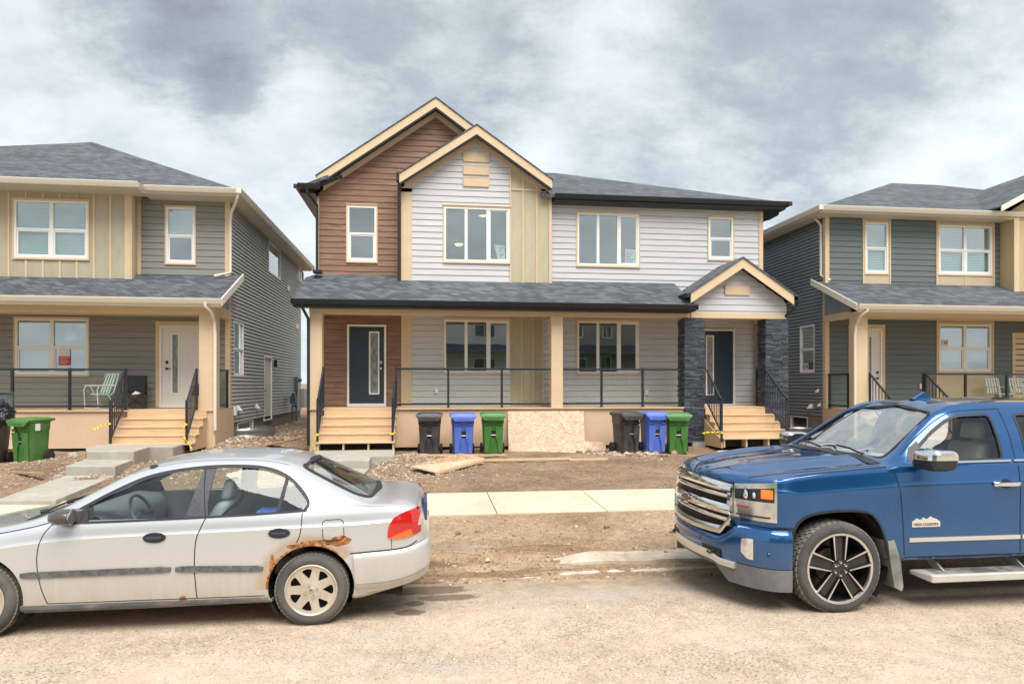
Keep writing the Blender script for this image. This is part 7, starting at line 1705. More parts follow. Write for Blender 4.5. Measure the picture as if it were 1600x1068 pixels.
    b.tube([cw+(u*math.cos(a)+v_*math.sin(a))*.18 for a in [2*math.pi*i/32 for i in range(33)]], .014, 8, False); b.tube([cw, cw-ax*.22], .03); b.tube([cw+u*.17, cw-ax*.03, cw-u*.17], .018); b.tube([cw-ax*.03, cw-v_*(-.17)*-1], .018); b.lathe([(0, .04), (.06, .03), (.07, 0)], cw-ax*.04, 'x', 16); b.build('steering_wheel', DASH, t, smooth=50)
    b = MB(); b.hexa([(-1.05, CY-.66, .90), (-.5, CY-.66, .93), (-.5, CY+.66, .93), (-1.05, CY+.66, .90), (-1.05, CY-.66, .93), (-.5, CY-.66, .96), (-.5, CY+.66, .96), (-1.05, CY+.66, .93)]); b.build('parcel_shelf', INTER, t)
    for sg in (-1, 1):
        b = MB(); b.box(-2.9, -1.36, CY+sg*.76, CY+sg*.79, .30, .895); b.box(-1.36, -1.0, CY+sg*.76, CY+sg*.79, .70, .895); b.build('door_lining', INTER, t)
    b = MB(); b.box(-1.44, -1.25, CY-.55, CY-.35, .86, .90); b.build('blue_cloth', mat('blue_cloth', (.06, .12, .45), .8), t, bevel=.015)
    b = MB(); b.tube([(-2.50, CY, 1.24), (-2.55, CY, 1.19)], .01); b.box(-2.57, -2.55, CY-.11, CY+.11, 1.14, 1.20); b.build('rear_view_mirror', DASH, t)
    # seat belt loop by the rear window
    b = MB(); b.tube(spline([(-1.60, CY-.60, 1.17), (-1.53, CY-.60, 1.10), (-1.56, CY-.58, 1.0), (-1.68, CY-.55, .90), (-1.8, CY-.52, .78)], 6), .012, 6); b.build('seat_belt', TRIMB, t)
    return t
sedan()
# ------------------------------------------------------------------ blue pickup
def pickup():
    CY = 6.49; t = thing('pickup_truck', 'dark blue crew cab pickup with a chrome grille and black and silver wheels', 'pickup truck', (5.4, CY, 0)); O = ORG[t.name]
    wx, wz, rw, wx2 = 3.565, .383, .400, 7.25
    # plan outline of the nose: half width against x
    nose = [(2.665, .0), (2.672, .18), (2.695, .36), (2.735, .52), (2.785, .65), (2.845, .78), (2.90, .87), (2.955, .93), (3.02, .965), (3.12, .985)]
    hw = [(2.66, .08)]+[(x, max(.12, w)) for x, w in nose[1:]]+[(3.4, .995), (4.1, .995), (6.2, .995), (8.3, .995), (8.42, .97), (8.46, .93)]
    top = [(2.66, 1.105), (2.68, 1.135), (2.72, 1.165), (2.85, 1.195), (3.2, 1.25), (3.7, 1.295), (4.05, 1.315), (4.18, 1.345), (4.40, 1.50), (4.60, 1.635), (4.80, 1.75), (4.93, 1.80), (5.05, 1.825), (5.3, 1.84), (5.7, 1.85), (6.1, 1.845), (6.5, 1.81), (6.56, 1.77), (6.62, 1.45), (6.66, 1.28), (7.0, 1.28), (8.40, 1.28), (8.46, 1.2)]
    bot = [(2.66, .74), (2.70, .72), (3.0, .66), (3.1, .60), (3.2, .45), (4.0, .42), (8.2, .45), (8.46, .55)]
    belt = [(2.66, 1.09), (2.69, 1.10), (2.8, 1.125), (2.95, 1.14), (3.2, 1.175), (3.6, 1.215), (4.05, 1.245), (4.5, 1.262), (5.3, 1.275), (6.5, 1.285), (6.66, 1.27), (8.4, 1.27), (8.46, 1.18)]
    ry = [(2.66, .06), (2.72, .40), (2.80, .56), (2.95, .74), (3.2, .82), (3.8, .85), (4.05, .85), (4.2, .82), (4.5, .735), (4.75, .675), (5.0, .66), (5.4, .665), (6.2, .68), (6.5, .70), (6.6, .76), (6.66, .93), (8.3, .94), (8.46, .88)]
    rz = [(2.66, 1.10), (2.72, 1.145), (2.95, 1.175), (3.3, 1.215), (3.8, 1.25), (4.05, 1.27), (4.2, 1.34), (4.4, 1.475), (4.6, 1.61), (4.78, 1.715), (4.95, 1.765), (5.15, 1.785), (5.5, 1.79), (6.1, 1.785), (6.45, 1.75), (6.56, 1.70), (6.61, 1.42), (6.66, 1.275), (8.4, 1.275), (8.46, 1.19)]
    def sec(x):
        w, zt_, zb, zl, yr, zr = (pchip(k, x) for k in (hw, top, bot, belt, ry, rz))
        cab = max(0, min(1, (zr-zl)/.4)); ym = w*.965+(yr-w*.965)*.5+.028*cab; zm = zl+(zr-zl)*.5
        hoodk = 1-max(0, min(1, (x-4.0)/.25)); cr = .018*hoodk*max(0, min(1, (x-2.72)/.25))
        yb = yr*.70; zbk = zt_-(zt_-zr)*.42
        zc = zb+(zl-zb)*.78
        return section([(0, zb), (w*.86, zb), (w*.965, zb+.012), (w*.985, zb+.07), (w*.988, zb+(zl-zb)*.28), (w*.992, zb+(zl-zb)*.55), (w*1.0, zc), (w*.992, zc+.03), (w*.975, zl-.012), (w*.955, zl), (ym, zm), (yr, zr), (yr*.90, zr+(zt_-zr)*.22-cr*.3), (yb, zbk+cr), (yb*.86, zbk+cr*1.0+.004), (yb*.55, zt_-.012), (0, zt_)], [2, 3, 2, 3, 4, 4, 3, 3, 2, 6, 6, 3, 4, 2, 3, 4])
    xs = [2.66, 2.668, 2.676, 2.69, 2.705, 2.72, 2.74, 2.76, 2.785, 2.81]+frange(2.84, 3.2, .03)+frange(3.2, 6.5, .05)+[6.5, 6.53, 6.56, 6.575, 6.59, 6.605, 6.62, 6.64, 6.66, 6.70]+frange(6.8, 8.3, .1)+[8.3, 8.38, 8.42, 8.46]
    me = shell_mesh([(x, sec(x)) for x in xs], CY, 'pickup'); sk = Skin(me, CY)
    win1 = smooth_poly([(4.28, 1.305), (4.44, 1.42), (4.62, 1.545), (4.79, 1.645), (4.93, 1.688), (5.245, 1.70), (5.20, 1.30)], .05, 4); win2 = smooth_poly([(5.44, 1.30), (5.49, 1.70), (6.10, 1.70), (6.25, 1.60), (6.28, 1.31)], .05, 4)
    archp = [(3.13, .40), (3.135, .60), (3.16, .71), (3.22, .80), (3.32, .85), (3.50, .875), (3.72, .875), (3.86, .85), (3.93, .79), (3.98, .70), (4.02, .58), (4.06, .40), (4.06, .1), (3.13, .1)]
    arch2 = [(x+wx2-wx, z) for x, z in archp]
    ws = smooth_poly([(4.13, CY-.77), (4.76, CY-.615), (4.86, CY), (4.76, CY+.615), (4.13, CY+.77), (4.04, CY)], .08, 4); rg = None
    XZ, XY = (0, 2), (0, 1); near = lambda c, n: c.y < CY-.3; far = lambda c, n: c.y > CY+.3; up = lambda c, n: n.z > .12 and c.z > 1.2
    body = cut_open(me.copy(), [(p, XZ, tt) for p in (win1, win2, archp, arch2) for tt in (near, far)]+[(ws, XY, up)], .024)
    body.transform(Matrix.Translation(-O)); body.shade_smooth(); body.set_sharp_from_angle(angle=R(26))
    BLUE = car_paint('blue_car_paint', (.010, .092, .27), .60, .15, dust=(.20, .20, .20), dust_z=(.30, .80), dust_amt=.22, flake=.10)
    body.materials.clear(); body.materials.append(BLUE); link_mesh('body', body, t)
    def inpoly(pt, poly):
        c = False; n = len(poly); x, y = pt
        for i in range(n):
            (x1, y1), (x2, y2) = poly[i][:2], poly[(i+1) % n][:2]
            if (y1 > y) != (y2 > y) and x < (x2-x1)*(y-y1)/(y2-y1)+x1: c = not c
        return c
    def grown(poly, k):
        cx = sum(p[0] for p in poly)/len(poly); cy = sum(p[1] for p in poly)/len(poly); return [(p[0]+math.copysign(k, p[0]-cx), p[1]+math.copysign(k, p[1]-cy)) for p in poly]
    def glass_from(sel, name, m=CGLASS):
        b = MB(); bm = bmesh.new(); bm.from_mesh(me); bm.normal_update(); vmap = {}; vs = []; fs = []
        for f in bm.faces:
            if not sel(f.calc_center_median(), f.normal): continue
            q = []
            for v in f.verts:
                if v.index not in vmap: vmap[v.index] = len(vs); vs.append(v.co-v.normal*.012)
                q.append(vmap[v.index])
            fs.append(tuple(q))
        bm.free(); b.add(vs, fs); return b.build(name, m, t, smooth=60, recalc=False)
    TINT = glass_mat('tinted_glass', (.25, .27, .27), .08)
    for s in (-1, 1):
        for wn, m in ((win1, CGLASS), (win2, TINT)): g = grown(wn, .035); glass_from(lambda c, n: (c.y-CY)*s > 0 and abs(n.y) > .4 and inpoly((c.x, c.z), g), 'side_glass', m)
    g = grown(ws, .04); glass_from(lambda c, n: n.z > .3 and 1.2 < c.z and inpoly((c.x, c.y), g), 'windshield', glass_mat('windshield_glass', (.80, .86, .84), .42))
    seam = MATS['shut_line']
    for s in (-1, 1):
        b = MB(); b.grid(sk.ribbon(win1, .022, .003, s, True)); b.grid(sk.ribbon(win2, .022, .003, s, True)); b.build('window_seal', RUBBER, t, smooth=50)
        b = MB(); b.grid(sk.ribbon(spline([(4.085, 1.255), (4.13, 1.12), (4.165, .90), (4.185, .65), (4.195, .435)], 6), .008, .002, s)); b.grid(sk.ribbon(spline([(4.25, 1.345), (4.42, 1.465), (4.62, 1.595), (4.80, 1.69), (4.95, 1.73), (5.36, 1.75)], 6), .007, .002, s))
        b.grid(sk.ribbon(spline([(5.37, 1.75), (5.35, 1.55), (5.325, 1.30), (5.325, 1.15), (5.33, .80), (5.335, .435)], 6), .008, .002, s)); b.grid(sk.ribbon([(4.20, .452), (5.2, .452), (6.5, .452)], .008, .002, s)); b.grid(sk.ribbon(spline([(6.36, 1.70), (6.42, 1.3), (6.43, .9), (6.42, .45)], 6), .008, .002, s)); b.grid(sk.ribbon([(6.66, 1.24), (6.66, .9), (6.66, .47)], .012, .002, s))
        b.grid(sk.ribbon(spline([(3.03, 1.145), (3.3, 1.19), (3.7, 1.225), (4.05, 1.25)], 6), .006, .002, s)); b.grid(sk.ribbon([(3.00, .738), (3.08, .735), (3.16, .73)], .014, .002, s)); b.build('shut_lines', seam, t)
        b = MB(); skin_sheet(b, sk.ribbon([(4.36, 1.274), (4.8, 1.282), (5.27, 1.288)], .018, .010, s), .010, Vector((0, -s, 0))); skin_sheet(b, sk.ribbon([(5.30, 1.289), (5.8, 1.293), (6.36, 1.296)], .018, .010, s), .010, Vector((0, -s, 0))); b.build('belt_moulding', CHROME, t)
        b = MB(); skin_sheet(b, sk.ribbon([(4.235, .607), (4.8, .607), (5.325, .607)], .036, .012, s), .012, Vector((0, -s, 0))); skin_sheet(b, sk.ribbon([(5.345, .607), (5.9, .607), (6.4, .607)], .036, .012, s), .012, Vector((0, -s, 0))); b.build('door_moulding', SILVERTRIM, t)
        # arch lip
        b = MB(); b.grid(sk.ribbon(spline(archp[:12], 4), .018, .006, s)); b.build('arch_lip', TRIMB, t, smooth=50)
        # mirror
        m0 = Vector((4.365, CY+s*1.0, 1.305)); n = 28
        def ell(cx, yy, hx, hz, cz, e=3.2):
            r = []
            for i in range(n): a = 2*math.pi*i/n; c_, s_ = math.cos(a), math.sin(a); r.append(Vector((cx+hx*math.copysign(abs(c_)**(2/e), c_), yy, cz+hz*math.copysign(abs(s_)**(2/e), s_))))
            return r
        b = MB(); rr = [ell(m0.x, CY+s*1.02, .10, .075, 1.325), ell(m0.x, CY+s*1.04, .13, .092, 1.325), ell(m0.x, CY+s*1.20, .135, .094, 1.328), ell(m0.x, CY+s*1.25, .12, .084, 1.33), ell(m0.x, CY+s*1.265, .09, .06, 1.33)]
        # the housing is wide in x here because it is seen from the side: shell with chrome upper
        b.grid([r+[r[0]] for r in rr]); b.add(rr[0], [tuple(range(n))]); b.add(rr[-1], [tuple(range(n))]); mo = b.build('door_mirror', TRIMB, t, smooth=45)
        b = MB(); up = [[p+Vector((math.copysign(.004, p.x-m0.x), s*.004, .004)) for p in r[:n//2+1]] for r in rr]; b.grid(up); b.add(up[-1], [tuple(range(n//2+1))]); md = b.build('mirror_cap', CHROME, mo, smooth=45)
        b = MB(); b.hexa([Vector(p) for p in ((4.30, CY+s*.90, 1.235), (4.46, CY+s*.90, 1.235), (4.46, CY+s*1.05, 1.24), (4.34, CY+s*1.05, 1.24), (4.30, CY+s*.88, 1.30), (4.46, CY+s*.88, 1.30), (4.46, CY+s*1.05, 1.28), (4.34, CY+s*1.05, 1.28))]); b.build('mirror_arm', TRIMB, mo, bevel=.01)
        b = MB(); skin_sheet(b, sk.patch([(4.27, 1.295), (4.30, 1.34), (4.35, 1.40)], [(4.45, 1.295), (4.45, 1.38), (4.45, 1.46)], 4, .004, s), .015, Vector((0, -s, 0))); b.build('mirror_sail', TRIMB, t)
        # handles
        for hx in (5.18, 6.22):
            b = MB(); q = [sk.side(hx+dx, 1.088, .002, s) for dx in (-.135, -.12, -.06, 0, .06, .12, .135)]; o_ = [.008, .03, .042, .044, .042, .03, .008]
            b.grid([[p+Vector((0, s*(o if k not in (0, 4) else o*.4), zz)) for k, zz in enumerate((-.022, -.016, 0, .016, .022))] for p, o in zip(q, o_)]); h = b.build('door_handle', CHROME, t, smooth=60); h.modifiers.new('s', 'SOLIDIFY').thickness = .008
            b = MB(); el = [(hx+.07*math.cos(a), 1.088+.042*math.sin(a)) for a in [2*math.pi*i/20 for i in range(20)]]; b.add([sk.side(x, z, .0015, s) for x, z in el], [tuple(range(20))]); b.build('handle_recess_shade', mat('blue_recess_shade', (.006, .025, .07), .4), h)  # flat patch in darker blue, recess shade put into the colour
        # running board
        b = MB(); y0 = CY+s*.90; y1 = CY+s*1.115
        b.hexa([(4.30, y0, .285), (6.40, y0, .285), (6.36, y1, .255), (4.36, y1, .255), (4.30, y0, .325), (6.40, y0, .325), (6.36, y1, .325), (4.36, y1, .325)]); rb = b.build('running_board', mat('running_board', (.62, .60, .57), .4, .4, noise_amt=.08, nscale=5, dirt=(.4, .35, .28), dirt_amt=.3), t, bevel=.012)
        b = MB()
        for i in range(46): x = 4.45+i*.042; b.box(x, x+.022, y0+s*.03, y1-s*.035, .325, .329)
        b.box(4.42, 6.36, y0+s*.025, y1-s*.03, .322, .3262); b.build('step_pad', mat('step_pad', (.10, .10, .10), .8, noise_amt=.3, dirt=(.5, .47, .42), dirt_amt=.6), rb)
        for bx in (4.55, 5.35, 6.1): b = MB(); b.beam((bx, CY+s*.70, .48), (bx, CY+s*1.0, .30), .07, .02, (1, 0, 0)); b.build('board_bracket', GALV, rb)
        # splash flap
        b = MB(); yo = CY+s*.995
        b.prism([(4.03, yo, .60), (4.09, yo, .61), (4.15, yo, .42), (4.175, yo, .20), (4.16, yo, .16), (4.09, yo, .20), (4.05, yo, .42)], (0, -s*.27, 0))
        b.build('splash_flap', mat('dusty_flap', (.13, .13, .125), .85, noise_amt=.3, nscale=7, dirt=(.42, .38, .32), dirt_amt=.8), t)
    # ---- nose pieces wrap round the plan curve
    C = spline([(x, -w) for x, w in nose[::-1]], 5)[:-1]+spline([(x, w) for x, w in nose], 5)   # (x, y offset) from near side (-) across to far side (+)
    Cv = [Vector(p) for p in C]; L = [0.0]
    for a, c in zip(Cv, Cv[1:]): L.append(L[-1]+(c-a).length)
    mid = L[[i for i, p in enumerate(Cv) if abs(p.y) < 1e-6][0]]
    def at_(s):
        """point and outward normal on the nose curve; s in metres from the centre line, + towards the near side"""
        q = mid-s
        q = max(0, min(L[-1]-1e-6, q)); i = max(k for k in range(len(L)) if L[k] <= q); i = min(i, len(L)-2); f = (q-L[i])/max(1e-9, L[i+1]-L[i]); p = Cv[i].lerp(Cv[i+1], f); d = (Cv[i+1]-Cv[i]).normalized(); return Vector((p.x, CY+p.y, 0)), Vector((-d.y, d.x, 0))
    def NP(s, z, off):
        p, n = at_(s)
        return Vector((p.x, p.y, z))+n*off
    def band(b, ss, z0, z1, off0, off1=None, nz=4, bulge=0.0, back=.06):
        off1 = off0 if off1 is None else off1; z0f = z0 if callable(z0) else (lambda s: z0); z1f = z1 if callable(z1) else (lambda s: z1); rows = []
        for s in ss: rows.append([NP(s, z0f(s)+(z1f(s)-z0f(s))*j/nz, off0+(off1-off0)*j/nz+bulge*math.sin(math.pi*j/nz)) for j in range(nz+1)])
        b.grid(rows)
        bk = [[NP(s, z0f(s)+(z1f(s)-z0f(s))*k, -back) for k in (0, 1)] for s in ss]
        b.grid([[r[0], k[0]] for r, k in zip(rows, bk)]); b.grid([[r[-1], k[1]] for r, k in zip(rows, bk)])
        for r, k in ((rows[0], bk[0]), (rows[-1], bk[-1])): b.add(list(r)+[k[1], k[0]], [tuple(range(len(r)+2))])
    def lin(a, c, n=24): return [a+(c-a)*i/n for i in range(n+1)]
    SG = .650                                                     # grille half length along the curve
    top_z = lambda s: 1.105-.03*(abs(s)/SG)**2
    bz = lambda s: .62+.02*(abs(s)/SG)**2+max(0, abs(s)-.55)*1.15
    b = MB(); band(b, lin(-SG, SG, 40), .64, 1.09, .006, nz=2, back=.0); b.build('grille_backing', mat('grille_black', (.006, .006, .007), .5), t)
    gr = thing('grille', None, None, (0, 0, 0)); gr.parent = t; ORG[gr.name] = O
    b = MB(); band(b, lin(-SG, SG, 40), lambda s: top_z(s)-.075, lambda s: top_z(s)+.0, .055, .030, 5, .012); b.build('upper_bar', CHROME, gr, smooth=50)
    b = MB(); band(b, lin(-SG, SG, 40), lambda s: .815-.01*(s/SG)**2, lambda s: .905-.015*(s/SG)**2, .060, .050, 5, .02); b.build('centre_bar', CHROME, gr, smooth=50)
    b = MB(); band(b, lin(-SG-.02, SG+.02, 44), lambda s: bz(s)-.015, lambda s: bz(s)+.055, .070, .055, 5, .014); b.build('lower_bar', mat('brushed_chrome', (.66, .65, .63), .22, 1.0), gr, smooth=50)
    for z, th in ((.965, .020), (.995, .0), (.750, .022), (.700, .0)):
        if th: b = MB(); band(b, lin(-SG+.01, SG-.01, 36), lambda s: z-.012*(s/SG)**2-.004, lambda s: z+.028-.012*(s/SG)**2, .040, .028, 3, .01); b.build('grille_slat', CHROME, gr, smooth=50)
    b = MB()
    for i in range(45): s = -SG+.03+(2*SG-.06)*i/44; p0, p1 = NP(s, .66, .012), NP(s, 1.02, .012); b.beam(p0, p1, .010, .016)
    b.build('grille_mesh', mat('mesh_dark', (.05, .05, .052), .4, .5), gr)
    for sg in (-1, 1):
        b = MB(); band(b, [sg*(SG-.035), sg*SG], .70, 1.05, .055, .045, 3, .01); b.build('grille_end', CHROME, gr, smooth=50)
    # emblem: a plain dark cross-shaped badge
    b = MB(); e0 = NP(0, .862, .092); pts = [(-.115, -.018), (-.04, -.018), (-.04, -.040), (.045, -.040), (.045, -.018), (.105, -.018), (.115, .018), (.04, .018), (.04, .040), (-.045, .040), (-.045, .018), (-.105, .018)]
    b.prism([e0+Vector((-.004, -y, z)) for y, z in pts], (.03, 0, 0)); b.build('badge', mat('badge_dark', (.02, .02, .022), .25, .3), gr); b = MB(); b.prism([e0+Vector((.0, -y*1.10, z*1.22)) for y, z in pts], (.02, 0, 0)); b.build('badge_rim', CHROME, gr)
    # headlights
    SH = 1.06
    for sg in (-1, 1):
        ss = [sg*v for v in lin(SG+.005, SH, 20)]; zt_ = lambda s: 1.085+.045*((abs(s)-SG)/(SH-SG)); zb_ = lambda s: .79-.005*((abs(s)-SG)/(SH-SG))
        b = MB(); band(b, ss, zb_, zt_, .016, .010, 6, .004); hl = b.build('headlight', mat('headlight_chrome', (.62, .63, .63), .13, .9, noise_amt=.25, nscale=9), t, smooth=50)
        b = MB(); band(b, [sg*v for v in lin(SG+.02, SH-.02, 16)], lambda s: .955, lambda s: zt_(s)-.045, .0195, .0155, 3, .003); b.build('lamp_cavity', mat('lamp_dark', (.035, .036, .04), .15, .4, noise_amt=.5, nscale=25), hl, smooth=50)
        q = NP(sg*(SG+.13), 1.005, .016); b = MB(); b.lathe([(0, -.014), (.030, -.010), (.042, .0), (.046, .004)], q, 'x', 20); b.build('projector_lamp', CHROME, hl, smooth=50)
        q = NP(sg*(SG+.22), 1.005, .016); b = MB(); b.lathe([(0, -.012), (.022, -.008), (.03, .0)], q, 'x', 16); b.build('projector_lamp', MATS['clear_lens'], hl, smooth=50)
        b = MB(); band(b, [sg*v for v in lin(SH-.125, SH-.03, 6)], .985, 1.065, .023, .019, 3, .003); b.build('amber_marker', mat('amber_reflector', (.85, .22, .02), .15, coat=1.0), hl, smooth=50)
        b = MB(); band(b, [sg*v for v in lin(SG+.05, SG+.17, 6)], .885, .905, .0205, .019, 2, .001); b.build('red_reflector_strip', mat('pink_strip', (.45, .08, .09), .25, .5), hl)
        b = MB(); band(b, [sg*v for v in lin(SG+.04, SH-.05, 12)], .815, .830, .021, .0205, 2, .002); b.build('lamp_line', TRIMB, hl, smooth=50)
        # fog lamp
        b = MB(); fp = lambda s: (abs(s)-1.0)
        band(b, [sg*v for v in lin(.80, .885, 6)], lambda s: .475+max(0, .85-abs(s))*.8, .622, .088, .088, 3, .003); b.build('fog_lamp', mat('fog_glass', (.72, .70, .66), .12, .5, noise_amt=.2, nscale=20), t, smooth=50)
        b = MB(); band(b, [sg*v for v in lin(.787, .898, 6)], lambda s: .455+max(0, .85-abs(s))*.8, .635, .083, .083, 3, .0); b.build('fog_bezel', CHROME, t, smooth=50)
    # bumper
    SB = 1.45
    tz = lambda s: .735-.02*max(0, abs(s)-.8) if abs(s) > .70 else .60+.135*max(0, (abs(s)-.50)/.20)**1.4
    def bo(j): return (.010, .055, .072, .075, .072, .066, .050)[j]
    b = MB(); rows = []
    for s in lin(-SB, SB, 72):
        zb_ = .385 if abs(s) > .60 else (.385+.03*(1-abs(s)/.60)); k = 1-max(0, (abs(s)-1.15)/.3)*.75
        rows.append([NP(s, zb_+(tz(s)-zb_)*(1-q), o*k) for q, o in ((0, .0), (.04, .045), (.12, .068), (.35, .075), (.6, .073), (.85, .068), (.97, .058), (1, .02))])
    b.grid(rows); bm_ = b.build('bumper', BLUE, t, smooth=50); md = bm_.modifiers.new('s', 'SOLIDIFY'); md.thickness = .01; md.offset = -1
    b = MB(); band(b, lin(-1.42, 1.42, 50), lambda s: .20 if abs(s) > .62 else .20+.12*min(1, (.62-abs(s))/.15), lambda s: .388+.0*s, .050, .056, 3, .004); b.build('air_dam', mat('grey_air_dam', (.135, .14, .145), .6, noise_amt=.1, nscale=8, dirt=(.3, .27, .23), dirt_amt=.4), t, smooth=50)
    b = MB(); z1 = lambda s: .395+.045*max(0, min(1, (.55-abs(s))/.14))
    band(b, lin(-.72, .72, 44), lambda s: z1(s)-.055-.02*max(0, min(1, (.5-abs(s))/.1)), z1, .088, .080, 3, .004); b.build('skid_trim', SILVERTRIM, t, smooth=50)
    for sg in (-1, 1):
        b = MB(); band(b, [sg*v for v in lin(.30, .56, 8)], .405, .475, .079, .079, 2, .0); b.build('tow_hook_opening', MATS['grille_black'], t); q = NP(sg*.43, .43, .085); b = MB(); b.tube([q+Vector((.02, -.03, .02)), q+Vector((-.012, -.03, -.01)), q+Vector((-.012, .03, -.01)), q+Vector((.02, .03, .02))], .010); b.build('tow_hook', TRIMB, t, smooth=40)
    b = MB()
    for s in (.25, 1.0): q = NP(s, .52, .078); b.lathe([(0, -.004), (.018, -.003), (.020, .01)], q, 'x', 14)
    b.each('parking_sensor', mat('sensor_blue', (.015, .05, .14), .3), t)
    # hood edge gap and hood shut line from above
    b = MB(); b.grid([[NP(s, top_z(s)+.002, .02), NP(s, top_z(s)+.010, .012)] for s in lin(-SG, SG, 30)]); b.build('hood_gap', seam, t)
    for s in (-1, 1):
        b = MB(); pts = [(2.86, .735), (3.0, .80), (3.3, .865), (3.7, .885), (4.02, .885)]; b.grid([[sk.top(x, CY+s*(w-.004), .002), sk.top(x, CY+s*(w+.004), .002)] for x, w in spline(pts, 6)]); b.build('hood_line', seam, t)
        # raised hood creases
        b = MB(); r0 = spline([(2.84, .40), (3.1, .44), (3.5, .50), (3.95, .56)], 6); rows = []
        for i, (x, w) in enumerate(r0):
            k = math.sin(math.pi*min(1, (i+1)/(len(r0)+1)))**.5; rows.append([sk.top(x, CY+s*(w+dw), .0008+hh*k) for dw, hh in ((-.16, 0), (-.09, .006), (-.03, .016), (.0, .020), (.02, .012), (.05, .0))])
        b.grid(rows); b.build('hood_crease', BLUE, t, smooth=70)
    # wipers, cowl, shark fin, windshield surround
    b = MB(); b.grid([[sk.top(x, CY+y, .005) for y in lin(-.84, .84, 20)] for x in (3.97, 4.02, 4.07)]); b.build('cowl', TRIMB, t, smooth=50)
    for y0, y1 in ((-.62, -.05), (.05, .62)):
        b = MB(); a, c = sk.top(4.04, CY+y0, .03), sk.top(4.16, CY+y1, .03); b.tube([a, a.lerp(c, .5)+Vector((0, 0, .012)), c], .010); b.build('wiper', RUBBER, t)
    b = MB(); c = Vector((sum(p[0] for p in ws)/len(ws), CY)); rows = []
    for p in ws+[ws[0]]: p = Vector(p[:2]); d = (c-p).normalized(); rows.append([sk.top(*(p+d*k), .003) for k in (-.012, .02)])
    b.grid(rows); b.build('windshield_seal', RUBBER, t, smooth=50)
    fx0 = sk.top(5.12, CY-.0); b = MB(); b.prism([fx0+Vector(v) for v in ((-.10, -.02, -.005), (-.03, -.02, .035), (.035, -.02, .075), (.055, -.02, .07), (.05, -.02, .03), (.11, -.02, .02), (.12, -.02, -.005))], (0, .04, 0)); b.box(fx0.x-.11, fx0.x+.13, fx0.y-.035, fx0.y+.035, fx0.z-.01, fx0.z+.008); b.build('roof_aerial', BLUE, t, bevel=.006)
    # door badge: mountains over lettering
    bx0, bx1 = 4.262, 4.532; zb0, zb1 = .728, .757; b = MB(); yb_ = sk.side(4.4, .75, 0).y
    pts = [(0, .0), (1, 0), (1, .50), (.93, .62), (.84, .78), (.76, .84), (.66, 1.0), (.58, .80), (.50, .72), (.41, .92), (.33, .70), (.26, .70), (.17, .84), (.08, .62), (0, .50)]
    b.prism([(bx0+(bx1-bx0)*u, yb_-.008, .720+.092*v) for u, v in pts], (0, .014, 0)); bd = b.build('door_badge', mat('badge_silver', (.80, .76, .72), .35, .5), t)
    lm = text_mesh('HIGH COUNTRY', .030, .001, .0006); k = (bx1-bx0-.03)/max(1e-6, (max(v.co.x for v in lm.vertices)-min(v.co.x for v in lm.vertices))); lm.transform(Matrix.Translation(Vector(((bx0+bx1)/2, yb_-.010, .742))-O) @ Matrix.Rotation(R(90), 4, 'X') @ Matrix.Scale(k, 4)); lm.materials.append(mat('badge_letters', (.18, .12, .10), .5)); link_mesh('badge_lettering', lm, bd)
    # ---- wheels: five twin spokes, machined edges round dark pockets
    DARKR = mat('gloss_black_rim', (.010, .011, .013), .18, .3, coat=.6); MACH = mat('machined_rim', (.70, .66, .63), .22, .85)
    def wheel(cx, sg):
        w = thing('wheel', None, None, (0, 0, 0)); w.parent = t; ORG[w.name] = O; c = Vector((cx, CY+sg*1.015, wz)); o = sg
        tyre(w, c, rw, .296, .27, o, 5, 46)
        b = MB(); b.lathe([(.296, -o*.012), (.307, -o*.004), (.307, o*.002), (.298, o*.004), (.287, -o*.002), (.284, -o*.02)], c, 'y', 84); b.build('rim_lip', MACH, w, smooth=50)
        b = MB(); b.lathe([(.285, -o*.015), (.278, -o*.10), (.268, -o*.22)], c, 'y', 60); b.lathe([(0, -o*.17), (.272, -o*.19)], c, 'y', 40); b.build('rim_barrel', mat('barrel_dark', (.035, .037, .04), .35, .5), w, smooth=50)
        b = MB(); b.lathe([(0, -o*.13), (.155, -o*.13), (.158, -o*.16)], c, 'y', 40); b.build('brake_disc', mat('brake_steel', (.30, .24, .19), .4, .7, noise_amt=.3), w)
        V = lambda r, u, a, d: c+Vector((r*math.cos(a)-u*math.sin(a), -o*d, r*math.sin(a)+u*math.cos(a)))
        for k in range(5):
            a = math.pi/2+2*math.pi*k/5
            b = MB()
            for s in (-1, 1):
                P = [V(.070, s*.030, a, .035), V(.070, s*.046, a, .035), V(.290, s*.062, a, .012), V(.290, s*.036, a, .012)]
                Q = [V(.070, s*.030, a, .000), V(.070, s*.046, a, .000), V(.290, s*.070, a, -.002), V(.290, s*.044, a, -.002)]
                P = [V(.070, s*.030, a, .05), V(.070, s*.052, a, .05), V(.290, s*.072, a, .06), V(.290, s*.042, a, .06)]
                b.hexa(P+Q)
            sp = b.build('spoke', DARKR, w, bevel=.003)
            b = MB()
            for s in (-1, 1):
                T_ = [V(.078, s*.040, a, -.0015), V(.074, s*.047, a, -.0015), V(.289, s*.0705, a, -.004), V(.289, s*.055, a, -.004)]; B_ = [p+Vector((0, -o*.004, 0)) for p in T_]; b.hexa(B_+T_)
            b.build('machined_edge', MACH, sp)
            b = MB(); P = [V(.06, -.03, a, .040), V(.06, .03, a, .040), V(.27, .044, a, .040), V(.27, -.044, a, .040)]; Q = [V(.06, -.03, a, .014), V(.06, .03, a, .014), V(.27, .044, a, .024), V(.27, -.044, a, .024)]; b.hexa(P+Q); b.build('spoke_web', mat('web_grey', (.045, .043, .045), .3, .4), sp)
